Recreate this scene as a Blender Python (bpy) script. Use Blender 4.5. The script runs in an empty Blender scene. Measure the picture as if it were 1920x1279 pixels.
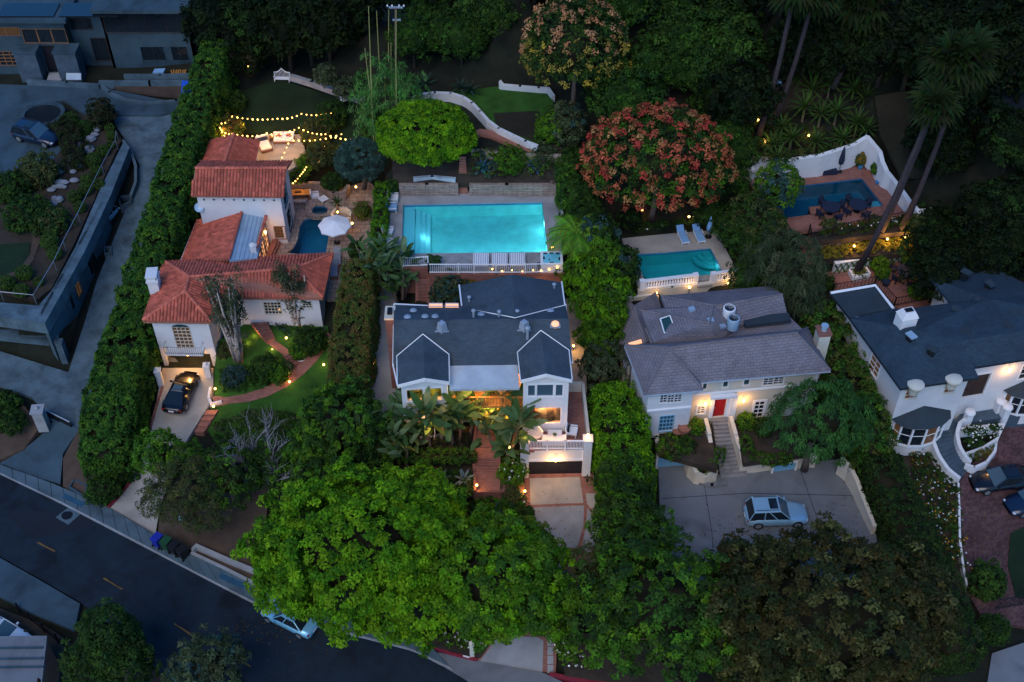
import bpy, bmesh, math, random
import numpy as np
from mathutils import Vector, Matrix
from mathutils.geometry import tessellate_polygon
random.seed(7); RNG = np.random.default_rng(7)
S = bpy.context.scene
COL = S.collection
PI = math.pi
R = math.radians

# ---------------------------------------------------------------- camera
FPX = 2300.0                                   # focal length in pixels of the 1920 wide photograph
PITCH = R(45.5)
CAM = Vector((0.0, -75.0, 76.0))
cd = bpy.data.cameras.new('camera'); cam = bpy.data.objects.new('camera', cd); COL.objects.link(cam)
cam.location = CAM; cam.rotation_euler = (R(90) - PITCH, 0, 0)
cd.sensor_width = 36.0; cd.lens = 36.0 * FPX / 1920.0; cd.clip_end = 2000; cd.clip_start = 1
S.camera = cam

# ---------------------------------------------------------------- dusk sky, weak soft sun, exposure
w = bpy.data.worlds.new('World'); S.world = w; w.use_nodes = True
nt = w.node_tree; nt.nodes.clear()
sky = nt.nodes.new('ShaderNodeTexSky'); sky.sky_type = 'NISHITA'; sky.sun_disc = False
sky.sun_elevation = R(4); sky.sun_rotation = R(200); sky.altitude = 200
sky.air_density = 1.2; sky.dust_density = 0.3; sky.ozone_density = 5.5
bg = nt.nodes.new('ShaderNodeBackground'); bg.inputs[1].default_value = 0.15
wo = nt.nodes.new('ShaderNodeOutputWorld')
nt.links.new(sky.outputs[0], bg.inputs[0]); nt.links.new(bg.outputs[0], wo.inputs[0])
sl = bpy.data.lights.new('sun', 'SUN'); sl.energy = 0.36; sl.angle = R(40); sl.color = (1.0, 0.93, 0.86)
so = bpy.data.objects.new('sun', sl); COL.objects.link(so)
so.rotation_euler = (R(38), 0, R(-20))          # high, soft, from the front
S.view_settings.view_transform = 'Standard'; S.view_settings.look = 'None'
S.view_settings.exposure = 2.15; S.view_settings.gamma = 1.0
S.view_settings.use_curve_mapping = False
S.render.engine = 'CYCLES'

# ---------------------------------------------------------------- pixel rays onto planes of the place
_F = Vector((0, math.cos(PITCH), -math.sin(PITCH))); _U = Vector((0, math.sin(PITCH), math.cos(PITCH)))
def ray(px, py):
    return Vector((1, 0, 0)) * (px - 960) / FPX + _U * (639.5 - py) / FPX + _F
def P(px, py, z):
    if callable(z): return z.hit(px, py)
    d = ray(px, py); t = (z - CAM.z) / d.z
    return CAM + d * t
def pix(p):
    v = Vector(p) - CAM; c = v.dot(_F)
    return (960 + FPX * v.x / c, 639.5 - FPX * v.dot(_U) / c)
def mpp(px, py, z):                              # metres per photo pixel at that place
    return (P(px, py, z) - CAM).dot(_F) / FPX
class Pl:                                        # a tilted ground plane through three seen points
    def __init__(s, a, b, c):
        A, B, C = P(*a), P(*b), P(*c)
        n = (B - A).cross(C - A); n.normalize()
        if n.z < 0: n = -n
        s.n = n; s.d = n.dot(A)
    def __call__(s, x, y): return (s.d - s.n.x * x - s.n.y * y) / s.n.z
    def hit(s, px, py):
        d = ray(px, py); return CAM + d * ((s.d - s.n.dot(CAM)) / s.n.dot(d))

# ---------------------------------------------------------------- materials
MATS = {}
def mat(name, col, rough=0.8, var=0.25, scale=0.6, bump=0.0, bscale=30.0, metal=0.0, attr=False, spec=0.3, emit=None, es=0.0, brick=None, stain=0.0, coat=0.0, trans=0.0, bcol=None):
    m = bpy.data.materials.new(name); m.use_nodes = True; MATS[name] = m
    n = m.node_tree; b = n.nodes['Principled BSDF']
    b.inputs['Roughness'].default_value = rough; b.inputs['Metallic'].default_value = metal
    b.inputs['Specular IOR Level'].default_value = spec
    b.inputs['Coat Weight'].default_value = coat
    def N(t): return n.nodes.new(t)
    geo = N('ShaderNodeNewGeometry')
    src = N('ShaderNodeRGB'); src.outputs[0].default_value = (*col, 1); out = src.outputs[0]
    if attr:
        a = N('ShaderNodeAttribute'); a.attribute_name = 'col'; out = a.outputs['Color']
    if brick:                                    # (width, height, mortar, mortar colour, colour2)
        uv = N('ShaderNodeUVMap'); uv.uv_map = 'UVMap'
        bt = N('ShaderNodeTexBrick'); bt.inputs['Scale'].default_value = 1
        bt.inputs['Brick Width'].default_value = brick[0]; bt.inputs['Row Height'].default_value = brick[1]
        bt.inputs['Mortar Size'].default_value = brick[2]; bt.inputs['Mortar'].default_value = (*brick[3], 1)
        bt.inputs['Color1'].default_value = (*col, 1); bt.inputs['Color2'].default_value = (*brick[4], 1)
        n.links.new(uv.outputs[0], bt.inputs['Vector']); out = bt.outputs[0]; bfac = bt.outputs['Fac']
    if var > 0:
        t = N('ShaderNodeTexNoise'); t.inputs['Scale'].default_value = scale; t.inputs['Detail'].default_value = 6; t.inputs['Roughness'].default_value = 0.65
        n.links.new(geo.outputs['Position'], t.inputs['Vector'])
        mr = N('ShaderNodeMapRange'); mr.inputs['From Min'].default_value = 0.3; mr.inputs['From Max'].default_value = 0.7
        mr.inputs['To Min'].default_value = 1 - var; mr.inputs['To Max'].default_value = 1 + var
        n.links.new(t.outputs[0], mr.inputs[0])
        mx = N('ShaderNodeVectorMath'); mx.operation = 'SCALE'
        n.links.new(out, mx.inputs[0]); n.links.new(mr.outputs[0], mx.inputs['Scale']); out = mx.outputs[0]
    if stain > 0:                                # blotches of dirt with a shape of their own
        t = N('ShaderNodeTexNoise'); t.inputs['Scale'].default_value = 0.35; t.inputs['Detail'].default_value = 9; t.inputs['Distortion'].default_value = 1.2
        n.links.new(geo.outputs['Position'], t.inputs['Vector'])
        cr = N('ShaderNodeMapRange'); cr.inputs['From Min'].default_value = 0.5; cr.inputs['From Max'].default_value = 0.68
        cr.inputs['To Min'].default_value = 1; cr.inputs['To Max'].default_value = 1 - stain
        n.links.new(t.outputs[0], cr.inputs[0])
        mx = N('ShaderNodeVectorMath'); mx.operation = 'SCALE'
        n.links.new(out, mx.inputs[0]); n.links.new(cr.outputs[0], mx.inputs['Scale']); out = mx.outputs[0]
    n.links.new(out, b.inputs['Base Color'])
    if bump > 0:
        t = N('ShaderNodeTexNoise'); t.inputs['Scale'].default_value = bscale; t.inputs['Detail'].default_value = 4
        n.links.new(geo.outputs['Position'], t.inputs['Vector'])
        bp = N('ShaderNodeBump'); bp.inputs['Strength'].default_value = bump; bp.inputs['Distance'].default_value = 0.05
        n.links.new(t.outputs[0], bp.inputs['Height']); n.links.new(bp.outputs[0], b.inputs['Normal'])
        if brick:
            b2 = N('ShaderNodeBump'); b2.inputs['Strength'].default_value = 0.6; b2.inputs['Distance'].default_value = 0.02; b2.invert = True
            n.links.new(bfac, b2.inputs['Height']); n.links.new(b2.outputs[0], bp.inputs['Normal'])
    if emit:
        b.inputs['Emission Color'].default_value = (*emit, 1); b.inputs['Emission Strength'].default_value = es
    if trans > 0:
        tl = N('ShaderNodeBsdfTranslucent'); ms = N('ShaderNodeMixShader'); ms.inputs[0].default_value = trans
        n.links.new(out, tl.inputs[0]); n.links.new(b.outputs[0], ms.inputs[1]); n.links.new(tl.outputs[0], ms.inputs[2])
        n.links.new(ms.outputs[0], n.nodes['Material Output'].inputs[0])
    return m

def water(name, tint, ripple=0.15, deep=0.9):
    m = bpy.data.materials.new(name); m.use_nodes = True; MATS[name] = m
    n = m.node_tree; n.nodes.clear(); N = n.nodes.new
    tr = N('ShaderNodeBsdfTransparent'); tr.inputs[0].default_value = (*tint, 1)
    gl = N('ShaderNodeBsdfGlossy'); gl.inputs['Roughness'].default_value = 0.03
    fr = N('ShaderNodeFresnel'); fr.inputs[0].default_value = 1.33
    mx = N('ShaderNodeMixShader'); o = N('ShaderNodeOutputMaterial')
    t = N('ShaderNodeTexNoise'); t.inputs['Scale'].default_value = 1.6; t.inputs['Detail'].default_value = 3
    g = N('ShaderNodeNewGeometry'); n.links.new(g.outputs['Position'], t.inputs['Vector'])
    bp = N('ShaderNodeBump'); bp.inputs['Strength'].default_value = ripple; bp.inputs['Distance'].default_value = 0.1
    n.links.new(t.outputs[0], bp.inputs['Height'])
    n.links.new(bp.outputs[0], gl.inputs['Normal']); n.links.new(bp.outputs[0], fr.inputs['Normal'])
    n.links.new(fr.outputs[0], mx.inputs[0]); n.links.new(tr.outputs[0], mx.inputs[1]); n.links.new(gl.outputs[0], mx.inputs[2])
    n.links.new(mx.outputs[0], o.inputs[0])
    return m

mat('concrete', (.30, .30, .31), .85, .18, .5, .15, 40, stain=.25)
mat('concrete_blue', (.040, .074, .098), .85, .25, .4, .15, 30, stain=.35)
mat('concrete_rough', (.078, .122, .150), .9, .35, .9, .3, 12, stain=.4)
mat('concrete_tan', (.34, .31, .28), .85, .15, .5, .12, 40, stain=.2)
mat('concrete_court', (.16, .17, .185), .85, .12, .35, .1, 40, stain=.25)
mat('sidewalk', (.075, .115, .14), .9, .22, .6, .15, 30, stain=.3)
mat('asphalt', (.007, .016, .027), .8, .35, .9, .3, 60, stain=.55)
mat('asphalt_patch', (.010, .014, .021), .85, .2, .5, .2, 60)
mat('soil', (.04, .030, .022), .95, .45, .8, .6, 6)
mat('dirt_bare', (.075, .05, .036), .95, .3, .7, .3, 8)
mat('terrain_soil', (.012, .014, .008), .95, .5, .5, .8, 3)
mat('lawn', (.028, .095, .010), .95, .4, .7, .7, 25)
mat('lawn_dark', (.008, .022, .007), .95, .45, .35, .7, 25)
mat('lawn_brown', (.022, .020, .012), .95, .45, .4, .7, 25)
mat('white_stucco', (.66, .65, .66), .85, .06, .5, .12, 25, stain=.08)
mat('cream_stucco', (.60, .55, .46), .85, .08, .5, .12, 25, stain=.1)
mat('white_paint', (.72, .72, .74), .6, .05, 1)
mat('white_trim', (.78, .79, .82), .5, .03, 1)
mat('white_flat_roof', (.42, .47, .52), .8, .15, .8, .1, 20, stain=.35)
mat('metal_roof', (.32, .44, .55), .5, .12, .9, .05, 20, metal=.2, stain=.15)
mat('tile', (.35, .09, .06), .8, .25, 1.5, .2, 30, attr=True)
mat('shingle_dark', (.044, .066, .088), .85, .2, .5, .3, 40, brick=(.3, .14, .006, (.026, .04, .054), (.056, .082, .106)), stain=.25)
mat('shingle_grey', (.17, .155, .175), .85, .14, .9, .25, 40, brick=(.45, .22, .02, (.115, .105, .125), (.205, .185, .205)), stain=.15)
mat('shingle_navy', (.022, .045, .068), .85, .22, .5, .3, 40, brick=(.3, .14, .006, (.010, .018, .03), (.030, .056, .082)), stain=.2)
mat('roof_felt', (.028, .042, .055), .9, .2, .6, .1, 20)
mat('brick_red', (.24, .085, .062), .85, .2, 1.2, .2, 30, brick=(.24, .08, .008, (.16, .10, .085), (.32, .12, .09)))
mat('paver_red', (.27, .11, .085), .85, .18, 1, .2, 30, brick=(.28, .14, .01, (.15, .08, .07), (.34, .15, .115)), stain=.2)
mat('paver_plum', (.075, .032, .034), .85, .3, 1, .2, 30, brick=(.24, .12, .012, (.035, .02, .025), (.15, .075, .07)), stain=.35)
mat('terracotta', (.32, .13, .09), .8, .2, 1, .15, 30)
mat('flagstone', (.27, .20, .165), .85, .25, 1.4, .2, 14, brick=(.7, .55, .03, (.15, .11, .09), (.34, .26, .21)))
mat('stone_step', (.22, .215, .22), .9, .25, 1.5, .25, 20, stain=.3)
mat('stone_slate', (.055, .085, .115), .85, .3, 1.0, .2, 20)
mat('stone_wall', (.28, .21, .18), .9, .3, 1.5, .4, 8, brick=(.9, .18, .02, (.12, .09, .08), (.38, .28, .22)))
mat('boulder', (.20, .22, .25), .9, .35, 1.2, .5, 5)
mat('wood', (.22, .10, .045), .65, .25, 2)
mat('wood_orange', (.48, .22, .06), .6, .2, 2)
mat('wood_deck', (.22, .10, .07), .75, .25, 2)
mat('wood_dark', (.05, .03, .025), .7, .25, 2)
mat('door_red', (.42, .012, .015), .4, .05, 1)
mat('door_blue', (.18, .42, .62), .5, .06, 1)
mat('door_dark', (.018, .018, .025), .4, .2, 2)
mat('glass_dark', (.012, .018, .024), .08, .1, .5, spec=.6)
mat('glass_blue', (.05, .10, .14), .1, .1, .5, spec=.6)
mat('glass_green', (.02, .06, .06), .08, .2, .6, spec=.6)
mat('shade_black', (.012, .012, .014), .9, .2, 1)
mat('iron', (.012, .012, .016), .5, .1, 1, metal=.3)
mat('steel', (.35, .38, .42), .4, .1, 1, metal=.6)
mat('vent_metal', (.30, .35, .42), .5, .15, 1, metal=.2)
mat('navy_cloth', (.015, .022, .05), .8, .2, 2)
mat('white_cloth', (.78, .77, .78), .85, .05, 2)
mat('blue_cloth', (.20, .38, .62), .8, .05, 2)
mat('grey_cloth', (.22, .23, .26), .85, .1, 2)
mat('tarp_blue', (.015, .10, .62), .5, .1, 2)
mat('bin_blue', (.015, .03, .34), .5, .1, 2)
mat('bin_green', (.015, .07, .03), .5, .1, 2)
mat('plastic_black', (.012, .013, .016), .45, .1, 2)
mat('rubber', (.015, .015, .016), .8, .1, 2)
mat('car_black', (.004, .005, .010), .25, 0, 1, spec=.5, coat=.35)
mat('car_navy', (.006, .016, .045), .28, 0, 1, spec=.5, coat=.35)
mat('car_silver_blue', (.28, .50, .68), .35, 0, 1, metal=.3, coat=.8)
mat('car_light_blue', (.22, .52, .72), .3, 0, 1, metal=.3, coat=.8)
mat('car_white', (.55, .62, .70), .3, 0, 1, coat=.8)
mat('headlight_glass', (.5, .55, .6), .1, 0, 1, spec=.8)
mat('taillight_red', (.30, .01, .01), .3, 0, 1)
mat('pool_plaster', (.20, .62, .62), .7, .16, 1.1)  # tone noise imitates rippling light on the basin floor
mat('pool_plaster_teal', (.04, .42, .42), .7, .12, .6)
mat('pool_plaster_navy', (.02, .16, .23), .7, .15, .6)
mat('pool_step', (.34, .72, .78), .7, .05, 1)
mat('tub_water', (.18, .60, .75), .1, .1, 3, spec=.6)
mat('blue_pot', (.06, .22, .40), .3, .1, 1)
mat('green_pot', (.02, .07, .10), .4, .1, 1)
mat('paint_yellow', (.16, .085, .02), .8, .5, 5)
mat('paint_blue', (.02, .075, .13), .8, .2, 1)
mat('kerb_red', (.22, .02, .035), .8, .25, 2)
mat('bark', (.14, .10, .08), .95, .35, 3, .5, 20)
mat('bark_dark', (.035, .028, .022), .95, .35, 3, .5, 20)
mat('bark_pale', (.42, .34, .30), .9, .35, 2, .4, 14)
mat('bark_palm', (.045, .036, .042), .95, .4, 5, .5, 30)
mat('bark_grey', (.26, .25, .27), .95, .3, 3, .4, 20)
mat('leaf', (.05, .12, .02), .75, .30, 1.1, attr=True, spec=.15, trans=.25)
mat('bamboo_cane', (.30, .30, .10), .6, .2, 2)
mat('bulb', (1, .6, .2), .5, 0, 1, emit=(1.0, .50, .10), es=1.7)
mat('lamp_glow', (1, .6, .2), .5, 0, 1, emit=(1.0, .52, .12), es=2.2)
mat('window_glow', (.8, .4, .1), .5, 0, 1, emit=(1.0, .40, .03), es=.42)
mat('window_glow_soft', (.6, .4, .3), .5, 0, 1, emit=(1.0, .42, .16), es=.25)
mat('window_dim', (.03, .02, .015), .2, .2, 1, emit=(1.0, .50, .20), es=.012)
mat('room_wall', (.62, .50, .36), .8, .05, 1)
mat('room_floor', (.52, .33, .20), .6, .1, 1)
water('water_clear', (.55, .92, .97)); water('water_teal', (.5, .85, .95)); water('water_blue', (.5, .78, .92)); water('glass_clear', (.92, .86, .8), 0)
# ---------------------------------------------------------------- mesh and object tools
ORG = {}
class MB:
    def __init__(s): s.v = []; s.f = []; s.c = []
    def add(s, vs, fs, col=None):
        o = len(s.v); s.v.extend([tuple(v) for v in vs]); s.f.extend([tuple(i + o for i in f) for f in fs])
        s.c.extend([col] * len(fs)); return s
    def box(s, c, d, yaw=0, base=False, m=None):      # centre (or base centre), full sizes
        x, y, z = d[0] / 2, d[1] / 2, d[2] / 2; cz = c[2] + (z if base else 0)
        ca, sa = math.cos(yaw), math.sin(yaw); vs = []
        for k in (-z, z):
            for (i, j) in ((-x, -y), (x, -y), (x, y), (-x, y)):
                p = Vector((i, j, k))
                if m: p = m @ p; vs.append((c[0] + p.x, c[1] + p.y, cz + p.z))
                else: vs.append((c[0] + i * ca - j * sa, c[1] + i * sa + j * ca, cz + k))
        return s.add(vs, [(0, 3, 2, 1), (4, 5, 6, 7), (0, 1, 5, 4), (1, 2, 6, 5), (2, 3, 7, 6), (3, 0, 4, 7)])
    def prism(s, pts, th):                            # polygon in 3D extruded down by th (or to z=th if tuple)
        pts = [Vector(p) for p in pts]
        ar = sum(pts[i].x * pts[(i + 1) % len(pts)].y - pts[(i + 1) % len(pts)].x * pts[i].y for i in range(len(pts)))
        if ar < 0: pts.reverse()
        n = len(pts)
        low = [Vector((p.x, p.y, th[0])) if isinstance(th, tuple) else p - Vector((0, 0, th)) for p in pts]
        tris = tessellate_polygon([[Vector((p.x, p.y, 0)) for p in pts]])
        fs = []
        for t in tris:
            a, b, c = [pts[i] for i in t]
            cr = (b.x - a.x) * (c.y - a.y) - (b.y - a.y) * (c.x - a.x)
            t = tuple(t) if cr > 0 else tuple(reversed(t))
            fs.append(t); fs.append(tuple(i + n for i in reversed(t)))
        fs += [(i, i + n, (i + 1) % n + n, (i + 1) % n) for i in range(n)]
        return s.add(pts + low, fs)
    def tube(s, path, r, k=6, cap=True):
        path = [Vector(p) for p in path]; n = len(path); rs = r if isinstance(r, (list, tuple)) else [r] * n
        vs = []
        for i, p in enumerate(path):
            d = (path[min(i + 1, n - 1)] - path[max(i - 1, 0)])
            if d.length < 1e-6: d = Vector((0, 0, 1))
            d.normalize()
            a = d.cross(Vector((0, 0, 1)) if abs(d.z) < .95 else Vector((1, 0, 0))).normalized(); b = d.cross(a)
            for j in range(k):
                t = 2 * PI * j / k; vs.append(p + (a * math.cos(t) + b * math.sin(t)) * rs[i])
        fs = [(i * k + j, i * k + (j + 1) % k, (i + 1) * k + (j + 1) % k, (i + 1) * k + j) for i in range(n - 1) for j in range(k)]
        if cap: fs += [tuple(range(k - 1, -1, -1)), tuple(range((n - 1) * k, n * k))]
        return s.add(vs, fs)
    def lathe(s, c, prof, k=16, cap=True):            # prof [(r, z)]
        vs = []; n = len(prof)
        for (r, z) in prof:
            for j in range(k):
                t = 2 * PI * j / k; vs.append((c[0] + r * math.cos(t), c[1] + r * math.sin(t), c[2] + z))
        fs = [(i * k + j, i * k + (j + 1) % k, (i + 1) * k + (j + 1) % k, (i + 1) * k + j) for i in range(n - 1) for j in range(k)]
        if cap: fs += [tuple(range(k - 1, -1, -1)), tuple(range((n - 1) * k, n * k))]
        return s.add(vs, fs)
    def ball(s, c, r, k=10, sq=(1, 1, 1)):
        h = k // 2 + 1; vs = []; fs = []
        for i in range(h + 1):
            a = PI * i / h
            for j in range(k):
                t = 2 * PI * j / k; vs.append((c[0] + r * sq[0] * math.sin(a) * math.cos(t), c[1] + r * sq[1] * math.sin(a) * math.sin(t), c[2] + r * sq[2] * math.cos(a)))
        for i in range(h):
            for j in range(k): fs.append((i * k + j, (i + 1) * k + j, (i + 1) * k + (j + 1) % k, i * k + (j + 1) % k))
        return s.add(vs, fs)
    def quad(s, a, b, c, d, col=None): return s.add([a, b, c, d], [(0, 1, 2, 3)], col)

def mesh_of(name, mb, org=Vector((0, 0, 0))):
    me = bpy.data.meshes.new(name)
    me.from_pydata([(v[0] - org[0], v[1] - org[1], v[2] - org[2]) for v in mb.v], [], mb.f)
    nf = len(me.polygons)
    if nf:
        nl = len(me.loops); vi = np.empty(nl, np.int32); me.loops.foreach_get('vertex_index', vi)
        co = np.array(mb.v, np.float64)[vi]
        nr = np.empty(nf * 3); me.polygons.foreach_get('normal', nr); nr = nr.reshape(-1, 3)
        lt = np.empty(nf, np.int32); me.polygons.foreach_get('loop_total', lt)
        n = np.repeat(nr, lt, axis=0)
        flat = np.abs(n[:, 2]) > .995
        ac = np.stack([-n[:, 1], n[:, 0], np.zeros(nl)], 1); L = np.linalg.norm(ac, axis=1, keepdims=True); ac = ac / np.maximum(L, 1e-6)
        dn = np.cross(n, ac)
        u = (co * ac).sum(1); v = (co * dn).sum(1)
        u = np.where(flat, co[:, 0], u); v = np.where(flat, co[:, 1], v)
        uv = me.uv_layers.new(name='UVMap'); uv.data.foreach_set('uv', np.stack([u, v], 1).astype(np.float32).ravel())
        if any(c is not None for c in mb.c):
            cc = np.array([(c if c is not None else (1, 1, 1)) for c in mb.c], np.float32)
            cc = np.concatenate([cc, np.ones((len(cc), 1), np.float32)], 1)
            at = me.color_attributes.new('col', 'FLOAT_COLOR', 'CORNER'); at.data.foreach_set('color', np.repeat(cc, lt, axis=0).ravel())
    return me
def obj(name, mb, m, parent=None, smooth=False, **kw):
    org = ORG.get(parent, Vector((0, 0, 0))) if parent else Vector((0, 0, 0))
    me = mb if isinstance(mb, bpy.types.Mesh) else mesh_of(name, mb, org)
    me.materials.append(MATS[m])
    if smooth:
        me.polygons.foreach_set('use_smooth', [True] * len(me.polygons))
    o = bpy.data.objects.new(name, me); COL.objects.link(o)
    if parent: o.parent = parent; ORG[o] = org
    for k, v in kw.items(): o[k] = v
    return o
def tag(o, label, cat, group=None):
    o['label'] = label; o['category'] = cat
    if group: o['group'] = group
    return o
def thing(name, label, cat, loc=(0, 0, 0), group=None, rz=0):
    o = bpy.data.objects.new(name, None); COL.objects.link(o); o.location = loc; o.rotation_euler = (0, 0, rz)
    o.empty_display_size = .2
    ORG[o] = Vector(loc) if rz == 0 else Vector((0, 0, 0))
    return tag(o, label, cat, group)
def local(name, label, cat, group=None):              # thing built round its own origin, placed afterwards
    o = thing(name, label, cat, (0, 0, 0), group); return o
def place(o, loc, rz=0, s=1):
    o.location = loc; o.rotation_euler = (0, 0, rz); o.scale = (s, s, s); return o
def kids(o): return [c for c in CH.get(o, [])]
def dup(root, loc, rz=0, label=None, s=1, group=None):
    def cp(o, par):
        c = o.copy(); COL.objects.link(c); c.parent = par
        for ch in o.children: cp(ch, c)
        return c
    r = cp(root, None)
    r.location = loc; r.rotation_euler = (0, 0, rz); r.scale = (s, s, s)
    if label: r['label'] = label
    if group: r['group'] = group
    return r
def struct(name, mb, m, parent=None, **kw):
    o = obj(name, mb, m, parent)
    if not parent: o['kind'] = 'structure'
    for k, v in kw.items(): o[k] = v
    return o
def lamp(parent, p, energy, col=(1.0, .50, .14), r=.12, kind='POINT', name='lamp_light'):
    l = bpy.data.lights.new(name, kind); l.energy = energy * (.45 if name != 'underwater_light' else .17); l.color = col; l.shadow_soft_size = r
    o = bpy.data.objects.new(name, l); COL.objects.link(o)
    org = ORG.get(parent, Vector((0, 0, 0))) if parent else Vector((0, 0, 0))
    o.parent = parent; o.location = Vector(p) - org
    return o

# ---------------------------------------------------------------- ground sheets
SHEETS = []                                            # (xy polygon, z function, margin)
CTRL = []
def sheet(name, pts, z, m, th=.5, lift=0, reg=True, parent=None, kind='structure', **kw):
    Pp = [P(p[0], p[1], z) for p in pts]
    if lift: Pp = [p + Vector((0, 0, lift)) for p in Pp]
    o = obj(name, MB().prism(Pp, th), m, parent)
    if kind and not parent: o['kind'] = kind
    for k, v in kw.items(): o[k] = v
    if reg:
        SHEETS.append((np.array([(p.x, p.y) for p in Pp]), z if callable(z) else (lambda x, y, z=z: z + 0 * x)))
        for p in Pp: CTRL.append((p.x, p.y, p.z))
    return o
def inside(poly, X, Y):
    n = len(poly); c = np.zeros(X.shape, bool); j = n - 1
    for i in range(n):
        xi, yi = poly[i]; xj, yj = poly[j]
        if yi != yj: c ^= ((yi > Y) != (yj > Y)) & (X < (xj - xi) * (Y - yi) / (yj - yi) + xi)
        j = i
    return c
def dist_poly(poly, X, Y):
    d = np.full(X.shape, 1e9); n = len(poly)
    for i in range(n):
        a = poly[i]; b = poly[(i + 1) % n]; e = b - a; L = max(e.dot(e), 1e-9)
        t = np.clip(((X - a[0]) * e[0] + (Y - a[1]) * e[1]) / L, 0, 1)
        d = np.minimum(d, np.hypot(X - a[0] - t * e[0], Y - a[1] - t * e[1]))
    return d
def ctl(px, py, z):
    p = P(px, py, z); CTRL.append((p.x, p.y, p.z))
TG = {}
def build_terrain():
    st = .8
    xs = np.arange(-75, 78, st); ys = np.arange(-50, 62, st)
    X, Y = np.meshgrid(xs, ys); C = np.array(CTRL)
    num = np.zeros(X.shape); den = np.zeros(X.shape)
    for (x, y, z) in C:
        wt = 1 / (((X - x) ** 2 + (Y - y) ** 2) + .6) ** 1.7; num += wt * z; den += wt
    Z = num / den - .25
    for (poly, zf, *mg_) in SHEETS:
        ins = inside(poly, X, Y); d = dist_poly(poly, X, Y)
        mk = ins | (d < (mg_[0] if mg_ else 1.15)); zz = zf(X, Y) - .32
        Z = np.where(mk, np.minimum(Z, zz), Z)
    TG['x'], TG['y'], TG['Z'] = xs, ys, Z
    ny, nx = X.shape
    me = bpy.data.meshes.new('ground')
    v = np.stack([X, Y, Z], -1).reshape(-1, 3)
    # outer ring far away
    i = np.arange(ny * nx).reshape(ny, nx)
    f = np.stack([i[:-1, :-1], i[:-1, 1:], i[1:, 1:], i[1:, :-1]], -1).reshape(-1, 4)
    me.from_pydata(v.tolist(), [], f.tolist()); me.materials.append(MATS['terrain_soil'])
    me.polygons.foreach_set('use_smooth', [True] * len(me.polygons))
    o = bpy.data.objects.new('ground', me); COL.objects.link(o); o['kind'] = 'structure'
    # far sheet, below everything
    b = MB(); z0 = float(Z.min()) - 1.5
    b.quad((-900, -900, z0), (900, -900, z0), (900, 900, z0), (-900, 900, z0))
    struct('far_ground', b, 'terrain_soil')
def gz(x, y):
    xs, ys, Z = TG['x'], TG['y'], TG['Z']
    i = min(max(int((x - xs[0]) / .8), 0), len(xs) - 2); j = min(max(int((y - ys[0]) / .8), 0), len(ys) - 2)
    return float(Z[j, i])

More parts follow.
